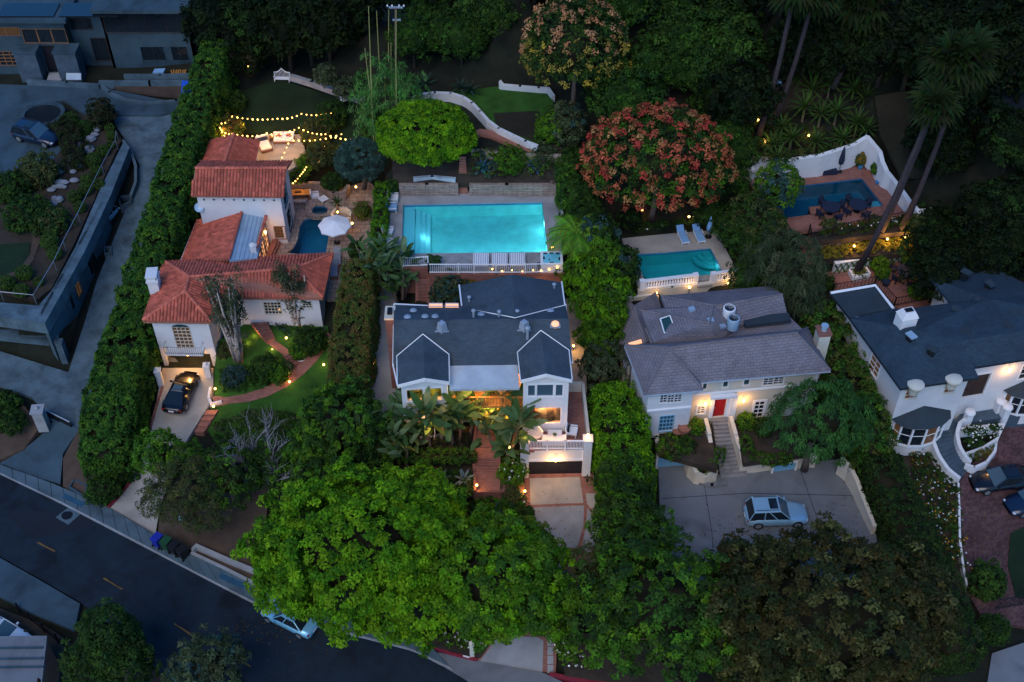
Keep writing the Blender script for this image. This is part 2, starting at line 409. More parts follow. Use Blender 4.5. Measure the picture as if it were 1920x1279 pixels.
# ---------------------------------------------------------------- walls with real openings, windows, doors
class Wall:
    def __init__(s, a, b, z0, z1, th=.25):            # seen from outside, a is left, b is right
        s.a = Vector((a[0], a[1], 0)); s.b = Vector((b[0], b[1], 0)); s.z0, s.z1, s.th = z0, z1, th
        s.L = (s.b - s.a).length; s.d = (s.b - s.a).normalized(); s.n = Vector((s.d.y, -s.d.x, 0)); s.holes = []
    def uv(s, px, py):
        d = ray(px, py); t = (s.a - CAM).dot(s.n) / d.dot(s.n); p = CAM + d * t
        return ((p - s.a).dot(s.d), p.z)
    def pt(s, u, z, out=0): return s.a + s.d * u + s.n * out + Vector((0, 0, z))
    def rect(s, x0, y0, x1, y1):
        u0 = s.uv(x0, (y0 + y1) / 2)[0]; u1 = s.uv(x1, (y0 + y1) / 2)[0]
        v0 = s.uv((x0 + x1) / 2, y1)[1]; v1 = s.uv((x0 + x1) / 2, y0)[1]
        u0, u1 = max(min(u0, u1), .05), min(max(u0, u1), s.L - .05); v0, v1 = max(min(v0, v1), s.z0 + .02), min(max(v0, v1), s.z1 - .05)
        return (u0, u1, v0, v1)
    def slab(s, mb, u0, u1, v0, v1, o0, o1):
        vs = [s.pt(u, z, o) for o in (o1, o0) for (u, z) in ((u0, v0), (u1, v0), (u1, v1), (u0, v1))]
        return mb.add(vs, [(0, 1, 2, 3), (7, 6, 5, 4), (0, 4, 5, 1), (1, 5, 6, 2), (2, 6, 7, 3), (3, 7, 4, 0)])
    def build(s, parent, m, name='wall'):
        us = sorted({0, s.L} | {h[0] for h in s.holes} | {h[1] for h in s.holes}); vs = sorted({s.z0, s.z1} | {h[2] for h in s.holes} | {h[3] for h in s.holes})
        mb = MB()
        def hole(u, v): return any(h[0] < u < h[1] and h[2] < v < h[3] for h in s.holes)
        for i in range(len(us) - 1):
            j = 0
            while j < len(vs) - 1:
                if us[i + 1] - us[i] < 1e-4 or hole((us[i] + us[i + 1]) / 2, (vs[j] + vs[j + 1]) / 2): j += 1; continue
                k = j
                while k + 1 < len(vs) - 1 and not hole((us[i] + us[i + 1]) / 2, (vs[k + 1] + vs[k + 2]) / 2): k += 1
                s.slab(mb, us[i], us[i + 1], vs[j], vs[k + 1], -s.th, 0); j = k + 1
        return obj(name, mb, m, parent)
    def window(s, parent, rc, nx=2, ny=3, glass='glass_dark', frame='white_trim', ft=.06, mt=.03, name='window', sill=True, label=None):
        u0, u1, v0, v1 = rc; s.holes.append((u0 + .01, u1 - .01, v0 + .01, v1 - .01))
        f = MB()
        s.slab(f, u0 - ft, u1 + ft, v1, v1 + ft, -.1, .04); s.slab(f, u0 - ft, u1 + ft, v0 - ft, v0, -.1, .06 if sill else .04)
        s.slab(f, u0 - ft, u0, v0, v1, -.1, .04); s.slab(f, u1, u1 + ft, v0, v1, -.1, .04)
        w = obj(name, f, frame, parent)
        if label: w['label'] = label
        mu = MB()
        for i in range(1, nx):
            u = u0 + (u1 - u0) * i / nx; s.slab(mu, u - mt / 2, u + mt / 2, v0, v1, -.07, -.02)
        for j in range(1, ny):
            v = v0 + (v1 - v0) * j / ny; s.slab(mu, u0, u1, v - mt / 2, v + mt / 2, -.068, -.022)
        if nx * ny > 1: obj('glazing_bars', mu, frame, w)
        g = MB(); s.slab(g, u0, u1, v0, v1, -.12, -.075); obj('pane', g, glass, w)
        return w
    def door(s, parent, rc, m, frame='white_trim', panels=2, name='door', ft=.12, label=None, handle=True, rows=3):
        u0, u1, v0, v1 = rc; s.holes.append((u0 + .01, u1 - .01, v0 - .02, v1 - .01))
        f = MB(); s.slab(f, u0 - ft, u0, v0, v1 + ft, -.1, .06); s.slab(f, u1, u1 + ft, v0, v1 + ft, -.1, .06); s.slab(f, u0, u1, v1, v1 + ft, -.1, .055)
        d = MB(); s.slab(d, u0, u1, v0, v1, -.15, -.1)
        pw = (u1 - u0) / panels; ph = (v1 - v0) / rows
        for i in range(panels):
            for j in range(rows):
                s.slab(d, u0 + pw * i + pw * .12, u0 + pw * (i + 1) - pw * .12, v0 + ph * j + ph * .12, v0 + ph * (j + 1) - ph * .12, -.1, -.075)
        o = obj(name, d, m, parent); obj('door_frame', f, frame, o)
        if label: o['label'] = label
        if handle:
            h = MB(); h.ball(s.pt(u0 + .12, v0 + 1.0, -.04), .05, 8); obj('handle', h, 'steel', o)
        return o

def roof_poly(pts, th=.16):                            # pts [(px,py,z)] or Vectors -> slab following the plane
    V = [p if isinstance(p, Vector) else P(*p) for p in pts]
    return MB().prism(V, th)
def best_plane(V):
    c = sum(V, Vector()) / len(V); n = Vector()
    for i in range(len(V)): n += (V[i] - c).cross(V[(i + 1) % len(V)] - c)
    n.normalize(); return c, (n if n.z > 0 else -n)
def tile_roof(V, down=None, sp=.27, course=.38, base=(.46, .105, .066)):
    """barrel tiles laid in columns down a roof polygon (list of Vectors)"""
    c, n = best_plane(V); dn = Vector((n.x, n.y, 0))
    dn = dn.normalized() if dn.length > .02 else Vector((0, -1, 0))
    if down: dn = Vector(down).normalized()
    dn = (dn - n * dn.dot(n)).normalized(); ac = n.cross(dn).normalized()
    q = [((v - c).dot(ac), (v - c).dot(dn)) for v in V]
    mb = MB(); us = [a for a, b in q]; u = min(us) + sp / 2
    while u < max(us):
        xs = []
        for i in range(len(q)):
            (a0, b0), (a1, b1) = q[i], q[(i + 1) % len(q)]
            if (a0 <= u) != (a1 <= u): xs.append(b0 + (b1 - b0) * (u - a0) / (a1 - a0))
        xs.sort()
        for k in range(0, len(xs) - 1, 2):
            y0, y1 = xs[k], xs[k + 1]
            if y1 - y0 < .1: continue
            m = max(1, round((y1 - y0) / course)); st = (y1 - y0) / m
            for j in range(m):
                t = random.random(); k2 = .72 + .5 * random.random()
                cc = tuple(max(0, b * k2 * (1 + .1 * (t - .5))) for b in base)
                a, b = y0 + j * st, y0 + (j + 1) * st + .03
                vs = []
                ju = random.uniform(-.012, .012)
                for (yy, hh, rr) in ((a, .0, .40), (b, .03, .47)):
                    for (du, dh) in ((-1, 0), (-.62, .75), (0, 1), (.62, .75), (1, 0)):
                        vs.append(c + ac * (u + ju + du * rr * sp) + dn * yy + n * (.02 + hh + dh * sp * .36))
                fs = [(i, i + 5, i + 6, i + 1) for i in range(4)] + [(9, 8, 7, 6, 5)]
                mb.add(vs, fs, cc)
        u += sp
    return mb
def ridge_caps(path, base=(.50, .125, .08), r=.15):
    mb = MB()
    for i in range(len(path) - 1):
        a, b = Vector(path[i]), Vector(path[i + 1]); L = (b - a).length; m = max(1, round(L / .4)); d = (b - a) / m
        s = d.normalized().cross(Vector((0, 0, 1))).normalized(); up = s.cross(d.normalized())
        for j in range(m):
            p0 = a + d * j; p1 = a + d * (j + 1.08); k2 = .8 + .45 * random.random(); vs = []
            for (p, rr, h) in ((p0, r * .85, .04), (p1, r, .07)):
                for t in (0, .25, .5, .75, 1): vs.append(p + s * rr * math.cos(PI * t) + up * (rr * math.sin(PI * t) + h))
            mb.add(vs, [(i2, i2 + 1, i2 + 6, i2 + 5) for i2 in range(4)] + [(5, 6, 7, 8, 9), (4, 3, 2, 1, 0)], tuple(b2 * k2 for b2 in base))
    return mb
# ---------------------------------------------------------------- foliage
def leafmesh(name, C, Nn, rad, per, L, W, pal, org, droop=.25, spread=.9, flat=.5, core=None):
    """C clump centres (n,3), Nn outward dirs, rad clump radii, per leaves per clump; rhombic leaves"""
    C = np.asarray(C, float); Nn = np.asarray(Nn, float); n = len(C); m = n * per
    c = np.repeat(C, per, 0); o = np.repeat(Nn, per, 0); r = np.repeat(np.broadcast_to(rad, (n,)), per)
    d = RNG.normal(size=(m, 3)); d /= np.linalg.norm(d, axis=1, keepdims=True)
    d = d * spread + o * .75 + np.array([0, 0, .25]); d /= np.linalg.norm(d, axis=1, keepdims=True)
    p = c + d * (r * RNG.uniform(.55, 1.05, m))[:, None]
    nn = d * .8 + RNG.normal(size=(m, 3)) * .45 + np.array([0, 0, flat]); nn /= np.linalg.norm(nn, axis=1, keepdims=True)
    ax = d + RNG.normal(size=(m, 3)) * .7 + np.array([0, 0, -droop]); ax -= nn * (ax * nn).sum(1)[:, None]; ax /= np.linalg.norm(ax, axis=1, keepdims=True)
    sd = np.cross(nn, ax); s = RNG.uniform(.65, 1.25, m)[:, None]
    a = p - ax * L * s * .5; b = p + sd * W * s * .5 + ax * L * s * .05; t = p + ax * L * s * .5 - np.array([0, 0, 1]) * L * s * droop * .3; e = p - sd * W * s * .5 + ax * L * s * .05
    V = np.stack([a, b, t, e], 1).reshape(-1, 3)
    pal = np.array(pal, float); ci = pal[RNG.integers(0, len(pal), n)] * RNG.uniform(.75, 1.3, n)[:, None]
    cc = np.repeat(ci, per, 0) * RNG.uniform(.7, 1.3, m)[:, None]
    F = np.arange(m * 4).reshape(-1, 4)
    if core is not None:                           # lumpy inner hull behind the leaves, mostly in the dark gap tone
        cv, cf, ccol = core; F = [F, np.array(cf) + len(V)]; V = np.concatenate([V, cv]); F = np.concatenate(F); cc = np.concatenate([cc, np.tile(ccol, (len(cf), 1))])
    V = V - np.array(org)
    me = bpy.data.meshes.new(name); nf = len(F)
    me.vertices.add(len(V)); me.vertices.foreach_set('co', V.astype(np.float32).ravel())
    me.loops.add(nf * 4); me.loops.foreach_set('vertex_index', F.astype(np.int32).ravel())
    me.polygons.add(nf); me.polygons.foreach_set('loop_start', np.arange(0, nf * 4, 4, dtype=np.int32)); me.polygons.foreach_set('loop_total', np.full(nf, 4, np.int32))
    me.update(calc_edges=True)
    at = me.color_attributes.new('col', 'FLOAT_COLOR', 'CORNER')
    at.data.foreach_set('color', np.repeat(np.concatenate([cc, np.ones((nf, 1))], 1), 4, axis=0).astype(np.float32).ravel())
    return me
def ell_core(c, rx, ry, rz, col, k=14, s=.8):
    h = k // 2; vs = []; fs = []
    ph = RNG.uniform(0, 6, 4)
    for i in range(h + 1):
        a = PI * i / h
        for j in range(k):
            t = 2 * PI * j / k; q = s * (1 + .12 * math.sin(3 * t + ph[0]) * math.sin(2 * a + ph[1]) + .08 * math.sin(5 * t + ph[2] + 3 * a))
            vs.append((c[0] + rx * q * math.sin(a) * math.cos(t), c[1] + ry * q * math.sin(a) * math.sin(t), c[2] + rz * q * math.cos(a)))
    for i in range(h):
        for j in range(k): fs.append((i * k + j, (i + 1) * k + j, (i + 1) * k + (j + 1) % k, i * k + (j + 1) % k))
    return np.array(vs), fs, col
def ell_clumps(c, rx, ry, rz, cr, dens=1.0, low=-.35, lump=.16, box=0.0):
    area = 4 * PI * ((rx * ry) ** 1.6 / 3 + (rx * rz) ** 1.6 / 3 + (ry * rz) ** 1.6 / 3) ** (1 / 1.6)
    n = max(12, int(dens * area / (cr * cr * 1.5)))
    i = np.arange(n) + .5; ph = np.arccos(1 - 2 * i / n); th = PI * (1 + 5 ** .5) * i
    u = np.stack([np.cos(th) * np.sin(ph), np.sin(th) * np.sin(ph), np.cos(ph)], 1)
    u += RNG.normal(size=u.shape) * .06; u = u[u[:, 2] > low]; u /= np.linalg.norm(u, axis=1, keepdims=True)
    k = RNG.uniform(0, 6, 3)
    q = 1 + lump * (np.sin(4.1 * u[:, 0] * 2 + k[0]) * np.sin(3.7 * u[:, 1] * 2 + k[1]) + .5 * np.sin(7 * u[:, 2] + 5 * u[:, 0] + k[2])) + RNG.normal(size=len(u)) * lump * .35
    q = np.maximum(q, .85)
    if box: m = np.abs(u).max(1); q = q * (1 - box + box / np.maximum(m, .6))
    C = u * q[:, None] * np.array([rx, ry, rz]) * (1 - .5 * cr / max(rx, ry)) + np.array(c)
    nn = u / np.array([rx, ry, rz]); nn /= np.linalg.norm(nn, axis=1, keepdims=True)
    return C, nn
CORE_SHADE = (.030, .026, .014)  # twig brown, kept dark to stand in for shade between leaf clumps
GREEN_BRIGHT = [(0.0805, 0.209, 0.004), (0.115, 0.264, 0.005), (0.046, 0.1375, 0.004), (0.1437, 0.286, 0.006)]
GREEN_MID = [(0.054, 0.1418, 0.008), (0.0825, 0.1755, 0.008), (0.036, 0.1013, 0.01)]
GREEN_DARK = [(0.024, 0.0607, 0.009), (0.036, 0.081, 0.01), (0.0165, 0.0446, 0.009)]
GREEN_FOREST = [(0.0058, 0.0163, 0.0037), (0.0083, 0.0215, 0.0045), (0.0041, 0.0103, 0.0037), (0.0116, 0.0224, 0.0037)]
GREEN_OLIVE = [(0.0585, 0.075, 0.022), (0.0455, 0.0688, 0.02), (0.078, 0.0813, 0.022)]
GREEN_BROWN = [(.042, .040, .010), (.032, .038, .009), (.056, .044, .011), (.024, .038, .009), (.085, .085, .024)]
GREEN_BLUE = [(0.042, 0.0975, 0.078), (0.063, 0.13, 0.102), (0.0308, 0.0715, 0.06)]
GREEN_HEDGE = [(0.027, 0.0884, 0.01), (0.045, 0.117, 0.012), (0.018, 0.0585, 0.01), (0.0675, 0.143, 0.012)]
HEDGE_BROWN = [(0.0825, 0.1013, 0.0198), (0.135, 0.0945, 0.022), (0.0675, 0.108, 0.0165)]
GREEN_DRAB = [(0.056, 0.081, 0.0336), (0.077, 0.0945, 0.042), (0.0392, 0.0607, 0.0264)]
def trunk(name, parent, base, top, r, m='bark', limbs=5, reach=2.0, bend=.3, rng=random):
    b = Vector(base); t = Vector(top); mb = MB(); path = []
    off = Vector((rng.uniform(-bend, bend), rng.uniform(-bend, bend), 0))
    for i in range(5):
        k = i / 4; path.append(b.lerp(t, k) + off * math.sin(PI * k))
    mb.tube(path, [r * 1.25, r, r * .85, r * .7, r * .5], 8)
    for i in range(limbs):
        a = 2 * PI * i / max(limbs, 1) + rng.uniform(-.4, .4); s = path[2].lerp(path[4], rng.uniform(.1, .8))
        e = s + Vector((math.cos(a) * reach, math.sin(a) * reach, rng.uniform(.5, 1.1) * reach))
        mb.tube([s, s.lerp(e, .5) + Vector((0, 0, -.15 * reach)), e], [r * .5, r * .35, r * .12], 5)
    return obj(name, mb, m, parent, smooth=True)
def tree(px, py, rpx, zb, hc, label, pal, name='broadleaf_tree', cat='tree', rz=.8, ryr=1.0, cr=.55, per=22, L=.34, W=.2, bark='bark', dens=1., low=-.3, lump=.16, droop=.3, box=0, core=True, group=None, spread=.9, flat=.5, tr=.22, extra=None):
    """crown centre seen at (px,py), hc metres above ground level zb; rpx crown radius in photo pixels"""
    c = P(px, py, zb + hc); r = rpx * mpp(px, py, zb + hc)
    rx, ry, rzz = r, r * ryr, r * rz
    t = thing(name, label, cat, (c.x, c.y, zb), group)
    trunk('trunk', t, (c.x, c.y, zb - .4), (c.x, c.y, c.z), tr, bark, 5, r * .45)
    C, nn = ell_clumps(c, rx, ry, rzz, cr, dens, low, lump, box)
    if extra:
        for (ex, ey, er, eh) in extra:              # further lobes of the same crown
            c2 = P(ex, ey, zb + eh); r2 = er * mpp(ex, ey, zb + eh)
            C2, n2 = ell_clumps(c2, r2, r2, r2 * rz, cr, dens, low, lump, box); C = np.concatenate([C, C2]); nn = np.concatenate([nn, n2])
    me = leafmesh('crown', C, nn, cr, per, L, W, pal, ORG[t], droop, spread, flat, ell_core(c, rx, ry, rzz, CORE_SHADE, s=.60 - .4 * cr / r) if core else None)
    obj('crown', me, 'leaf', t)
    return t, c, r
def bush(px, py, rpx, zb, label, pal, name='shrub', cat='shrub', rz=.8, cr=.25, per=14, L=.2, W=.12, flowers=None, group=None, ryr=1, box=0, lump=.24, dens=1, droop=.2, fl=40, hc=None, core=True):
    hc = rpx * mpp(px, py, zb) * rz * .8 if hc is None else hc
    c = P(px, py, zb + hc); r = rpx * mpp(px, py, zb)
    t = thing(name, label, cat, (c.x, c.y, zb), group)
    C, nn = ell_clumps(c, r, r * ryr, r * rz, cr, dens, -.8, lump, box)
    obj('foliage', leafmesh('foliage', C, nn, cr, per, L, W, pal, ORG[t], droop, core=ell_core(c, r, r * ryr, r * rz, CORE_SHADE, 10, .62) if core else None), 'leaf', t)
    if flowers:
        u = RNG.normal(size=(fl, 3)); u[:, 2] = np.abs(u[:, 2]); u /= np.linalg.norm(u, axis=1, keepdims=True)
        Cf = u * np.array([r, r * ryr, r * rz]) * 1.0 + np.array(c)
        obj('blossoms', leafmesh('blossoms', Cf, u, .06, 5, .13, .12, flowers, ORG[t], 0), 'leaf', t, kind='stuff')
    return t
def mound(name, label, cat, pts, z, h, pal, cr=.3, per=12, L=.2, W=.12, flowers=None, fdens=2.0, dens=1.3, kind=None, group=None):
    """low planting filling an outline seen in the photo"""
    Pp = [P(a, b, z) for a, b in pts]; poly = np.array([(p.x, p.y) for p in Pp])
    x0, y0 = poly.min(0); x1, y1 = poly.max(0); n = int((x1 - x0) * (y1 - y0) * dens / (cr * cr))
    X = RNG.uniform(x0, x1, n); Y = RNG.uniform(y0, y1, n); k = inside(poly, X, Y); X, Y = X[k], Y[k]
    zf = z if callable(z) else (lambda x, y: z + 0 * x)
    d = dist_poly(poly, X, Y); H = h * np.clip(.35 + d / .5, 0, 1) * RNG.uniform(.55, 1.05, len(X))
    C = np.stack([X, Y, zf(X, Y) + H], 1); nn = np.tile([0, 0, 1.], (len(X), 1)); nn[:, :2] += RNG.normal(size=(len(X), 2)) * .4
    cx, cy = poly.mean(0)
    base = (cx, cy, float(zf(cx, cy)))
    if kind:
        t = obj(name, leafmesh(name, C, nn, cr, per, L, W, pal, (0, 0, 0), .1), 'leaf'); t['kind'] = kind; t['label'] = label; t['category'] = cat
        par = None
    else:
        t = thing(name, label, cat, base, group); obj('foliage', leafmesh('foliage', C, nn, cr, per, L, W, pal, ORG[t], .1), 'leaf', t)
    if flowers:
        nfl = int(len(X) * fdens * .3); ii = RNG.integers(0, len(X), nfl)
        Cf = C[ii] + np.array([0, 0, cr * .9]) + RNG.normal(size=(nfl, 3)) * np.array([cr, cr, .05])
        o = obj('blossoms', leafmesh('blossoms', Cf, np.tile([0, 0, 1.], (nfl, 1)), .05, 4, .13, .12, flowers, ORG.get(t, (0, 0, 0)), 0), 'leaf', t); o['kind'] = 'stuff'
    return t
def hedge(label, path, z, wid, h, pal, name='hedge', cat='hedge', cr=.35, per=18, L=.22, W=.13, lump=.2, dens=1.0, taper=.85, group=None, inner=True, round_=.25):
    """clipped or loose hedge along ground points [(px,py)] ; box section with lumpy leafy faces"""
    pts = [p if isinstance(p, Vector) else P(p[0], p[1], (p[2] if len(p) > 2 else z)) for p in path]
    wd = wid if isinstance(wid, (list, tuple)) else [wid] * len(pts); hh = h if isinstance(h, (list, tuple)) else [h] * len(pts)
    C = []; Nn = []; vs = []; fs = []
    ph = RNG.uniform(0, 6, 5)
    for i in range(len(pts) - 1):
        a, b = pts[i], pts[i + 1]; L0 = (b - a).length; d = (b - a).normalized(); s = Vector((d.y, -d.x, 0)).normalized()
        per_m = (wd[i] + 2 * hh[i]); n = max(4, int(L0 * per_m * dens / (cr * cr * 1.3)))
        for _ in range(n):
            k = random.random(); w2 = (wd[i] * (1 - k) + wd[i + 1] * k) / 2; hk = hh[i] * (1 - k) + hh[i + 1] * k
            q = random.uniform(0, 2 * hk + 2 * w2); p = a.lerp(b, k); dist = L0 * k + i * 7
            lm = lump * (math.sin(dist * 1.7 + ph[0]) + .7 * math.sin(dist * 3.1 + ph[1] + q) + random.uniform(-.6, .6))
            if q < hk: off, z_, no = -w2 * (1 - (1 - taper) * q / hk) - lm, q, Vector((-s.x, -s.y, .15))
            elif q < hk + 2 * w2: x = q - hk - w2; off, z_, no = x * taper, hk + lm - round_ * (x / w2) ** 4, Vector((0, 0, 1)) + s * (x / w2) * .5
            else: z_ = 2 * hk + 2 * w2 - q; off, no = w2 * (1 - (1 - taper) * z_ / hk) + lm, Vector((s.x, s.y, .15))
            C.append(p + s * off + Vector((0, 0, z_))); Nn.append(no.normalized())
        o = len(vs)
        for (pp, w2, hk) in ((a, wd[i] / 2, hh[i]), (b, wd[i + 1] / 2, hh[i + 1])):
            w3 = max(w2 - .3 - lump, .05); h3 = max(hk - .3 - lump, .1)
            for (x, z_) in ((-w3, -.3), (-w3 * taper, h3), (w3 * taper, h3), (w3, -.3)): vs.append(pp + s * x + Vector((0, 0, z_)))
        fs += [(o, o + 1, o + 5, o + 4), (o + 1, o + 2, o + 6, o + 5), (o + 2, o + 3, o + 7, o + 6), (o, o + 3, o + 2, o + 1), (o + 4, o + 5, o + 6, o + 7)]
    t = thing(name, label, cat, pts[0], group)
    for e, sg in ((0, -1), (-1, 1)):
        a = pts[e]; d = (pts[1] - pts[0] if e == 0 else pts[-1] - pts[-2]).normalized() * sg; s = Vector((d.y, -d.x, 0))
        for _ in range(int(wd[e] * hh[e] / (cr * cr))):
            C.append(a + s * random.uniform(-.5, .5) * wd[e] + Vector((0, 0, random.random() * hh[e]))); Nn.append(d)
    obj('foliage', leafmesh('foliage', [tuple(c) for c in C], [tuple(c) for c in Nn], cr, per, L, W, pal, ORG[t], .15, core=(np.array([tuple(v) for v in vs]), fs, CORE_SHADE)), 'leaf', t)
    return t
def blade(mb, base, dirv, L, W, arch, col, seg=5, fold=.15):
    """arching leaf blade from base; dirv initial direction"""
    d = Vector(dirv).normalized(); p = Vector(base); s = d.cross(Vector((0, 0, 1)))
    s = s.normalized() if s.length > .05 else Vector((1, 0, 0)); vs = []; st = L / seg
    for i in range(seg + 1):
        k = i / seg; w_ = W * .5 * math.sin(PI * min(1, .12 + k * .86)) ** .7 + .01
        up = s.cross(d).normalized()
        vs += [p - s * w_ + up * fold * w_, p, p + s * w_ + up * fold * w_]
        d = (d + Vector((0, 0, -arch / seg))).normalized(); p = p + d * st
    fs = []
    for i in range(seg): a = i * 3; fs += [(a, a + 1, a + 4, a + 3), (a + 1, a + 2, a + 5, a + 4)]
    return mb.add(vs, fs, col)
def frond(mb, base, dirv, L, arch, col, leafl=.6, n=16, droop=.6, lw=.09):
    """feather palm frond"""
    d = Vector(dirv).normalized(); p = Vector(base); st = L / n; s = d.cross(Vector((0, 0, 1))).normalized()
    for i in range(n):
        k = i / n; ll = leafl * math.sin(PI * (.15 + .8 * k)) 
        if i > 1:
            for sg in (-1, 1):
                t = (s * sg + d * .6 + Vector((0, 0, -droop))).normalized(); e = p + t * ll; ww = d * lw
                cc = tuple(c * random.uniform(.7, 1.25) for c in col); mb.add([p - ww, p + ww, e + ww * .3, e - ww * .3], [(0, 1, 2, 3)], cc)
        q = p + d * st; mb.add([p - s * .025, p + s * .025, q + s * .02, q - s * .02], [(0, 1, 2, 3)], col)
        p = q; d = (d + Vector((0, 0, -arch / n))).normalized()
    return mb
def fan(mb, c, dirv, r, col, n=14, pet=.5):
    """fan palm leaf: petiole then pleated fan of blades"""
    d = Vector(dirv).normalized(); s = d.cross(Vector((0, 0, 1))).normalized(); u = s.cross(d); p = Vector(c); q = p + d * r * pet
    mb.add([p - s * .03, p + s * .03, q + s * .02, q - s * .02], [(0, 1, 2, 3)], col)
    for i in range(n):
        a = (i / (n - 1) - .5) * 4.0; t = (d * math.cos(a) + s * math.sin(a) + Vector((0, 0, -.35))).normalized(); e = q + t * r * random.uniform(.8, 1.05)
        wv = (t.cross(u)).normalized() * r * .10; m_ = q.lerp(e, .6); cc = tuple(c * random.uniform(.65, 1.3) for c in col)
        mb.add([q, m_ - wv, e - Vector((0, 0, r * .15)), m_ + wv], [(0, 1, 2, 3)], cc)
    return mb
# ================================================================ THE SETTING: ground, street, drives, lawns
pl_street = Pl((0, 900, .9), (500, 1150, .25), (900, 1270, 0))
class Off:
    def __init__(s, pl, dz): s.pl, s.dz = pl, dz
    def __call__(s, x, y): return s.pl(x, y) + s.dz
    def hit(s, px, py):
        d = ray(px, py); n = s.pl.n; t = (s.pl.d + s.dz * n.z - n.dot(CAM)) / n.dot(d); return CAM + d * t
st_low = [(-160, 960), (0, 1043), (75, 1085), (152, 1130), (215, 1178), (281, 1242), (330, 1290), (420, 1400)]
st_up = [(-160, 820), (0, 888), (112, 942), (277, 1028), (400, 1092), (476, 1131), (560, 1166), (680, 1195), (774, 1219), (876, 1276), (960, 1400)]
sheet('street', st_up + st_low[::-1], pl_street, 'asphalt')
sheet('asphalt_repair', [(120, 957), (205, 965), (160, 990), (60, 1010), (10, 960)], pl_street, 'asphalt_patch', th=.01, lift=.006, reg=False)
walk_in = [(0, 871), (90, 903), (202, 950), (288, 1002), (356, 1040), (420, 1068), (483, 1100), (560, 1136), (700, 1170), (790, 1192), (893, 1238)]
pl_walk = Off(pl_street, .14)
pv = [(0, 888), (112, 942), (277, 1028), (400, 1092), (476, 1131), (560, 1166), (680, 1195), (774, 1219), (850, 1257)]
w_ = walk_in[:-1]
segs = 9
def lerp2(a, b, t): return (a[0] + (b[0] - a[0]) * t, a[1] + (b[1] - a[1]) * t)
def along(pl_, t):
    L = [math.dist(pl_[i], pl_[i + 1]) for i in range(len(pl_) - 1)]; d = t * sum(L)
    for i, l in enumerate(L):
        if d <= l or i == len(L) - 1: return lerp2(pl_[i], pl_[i + 1], min(1, d / l))
        d -= l
sw = bpy.data.objects.new('sidewalk', None); COL.objects.link(sw); sw['kind'] = 'structure'; ORG[sw] = Vector((0, 0, 0))
NS = 34
for i in range(NS):
    a0, a1 = along(w_, i / NS), along(w_, (i + 1) / NS - .0012); b0, b1 = along(pv, i / NS), along(pv, (i + 1) / NS - .0012)
    o = sheet('paving_slab', [a0, a1, lerp2(b1, a1, .10), lerp2(b0, a0, .10)], pl_walk, 'sidewalk', th=.25, reg=False, parent=sw)
kb = MB()
for i in range(60):
    a0, a1 = along(w_, i / 60), along(w_, (i + 1) / 60); b0, b1 = along(pv, i / 60), along(pv, (i + 1) / 60)
    kb.prism([P(*b0, pl_walk), P(*b1, pl_walk), P(*lerp2(b1, a1, .09), pl_walk), P(*lerp2(b0, a0, .09), pl_walk)], .3)
struct('kerb', kb, 'concrete')
SHEETS.append((np.array([(p.x, p.y) for p in [P(a, b, pl_walk) for a, b in w_ + pv[::-1]]]), lambda x, y: pl_street(x, y) - .05))
# sidewalk on the lower side, wall and paving down there
sheet('lower_sidewalk', [(-100, 990), (0, 1046), (75, 1088), (150, 1132), (139, 1182), (60, 1150), (0, 1118), (-100, 1060)], Off(pl_street, .1), 'concrete_blue', th=.3)
sheet('lower_pavement', [(0, 1140), (90, 1175), (160, 1225), (290, 1250), (320, 1300), (60, 1400), (-100, 1300), (-100, 1100)], Off(pl_street, -.4), 'soil', th=.3)
# manhole slab and cover, yellow dashes
sheet('manhole_slab', [(133, 948), (153, 962), (128, 984), (104, 970)], Off(pl_street, .0), 'sidewalk', th=.01, lift=.008, reg=False)
c = P(126, 966, pl_street); o = MB().lathe((c.x, c.y, c.z + .012), [(.42, 0), (.42, .012), (.36, .018)], 20); struct('manhole_cover', o, 'iron')
for (x0, y0, x1, y1) in ((70, 1017, 103, 1034), (194, 1084, 230, 1105), (327, 1169, 367, 1196), (430, 1226, 470, 1250)):
    a, b = P(x0, y0, pl_street), P(x1, y1, pl_street); s = (b - a).cross(Vector((0, 0, 1))).normalized() * .06
    m_ = MB().prism([a + s + Vector((0, 0, .008)), b + s + Vector((0, 0, .008)), b - s + Vector((0, 0, .008)), a - s + Vector((0, 0, .008))], .006)
    struct('road_marking', m_, 'paint_yellow')
sheet('painted_patch', [(122, 925), (146, 937), (163, 944), (152, 951), (135, 942), (116, 933)], pl_walk, 'paint_blue', th=.01, lift=.006, reg=False)
sheet('painted_patch', [(414, 1074), (482, 1103), (480, 1112), (445, 1100), (410, 1083)], pl_walk, 'paint_blue', th=.01, lift=.006, reg=False)

# --- modern property on the left
pl_mod = Pl((330, 195, 8.0), (215, 210, 8.0), (110, 760, 2.6))
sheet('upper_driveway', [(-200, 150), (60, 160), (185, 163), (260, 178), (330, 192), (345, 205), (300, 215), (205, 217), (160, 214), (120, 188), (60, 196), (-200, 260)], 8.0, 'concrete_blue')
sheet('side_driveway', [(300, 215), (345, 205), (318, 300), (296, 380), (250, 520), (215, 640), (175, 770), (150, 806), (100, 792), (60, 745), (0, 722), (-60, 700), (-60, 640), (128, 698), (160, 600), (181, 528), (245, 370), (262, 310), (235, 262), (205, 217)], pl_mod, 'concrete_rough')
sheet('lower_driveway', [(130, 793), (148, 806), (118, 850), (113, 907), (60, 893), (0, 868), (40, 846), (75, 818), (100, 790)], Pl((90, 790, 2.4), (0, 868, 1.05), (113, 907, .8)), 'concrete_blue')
pl_rg = 8.0
sheet('roof_garden_soil', [(-200, 262), (60, 200), (165, 216), (205, 219), (228, 262), (190, 345), (140, 455), (97, 540), (68, 563), (0, 545), (-200, 520)], pl_rg, 'soil', th=.4)
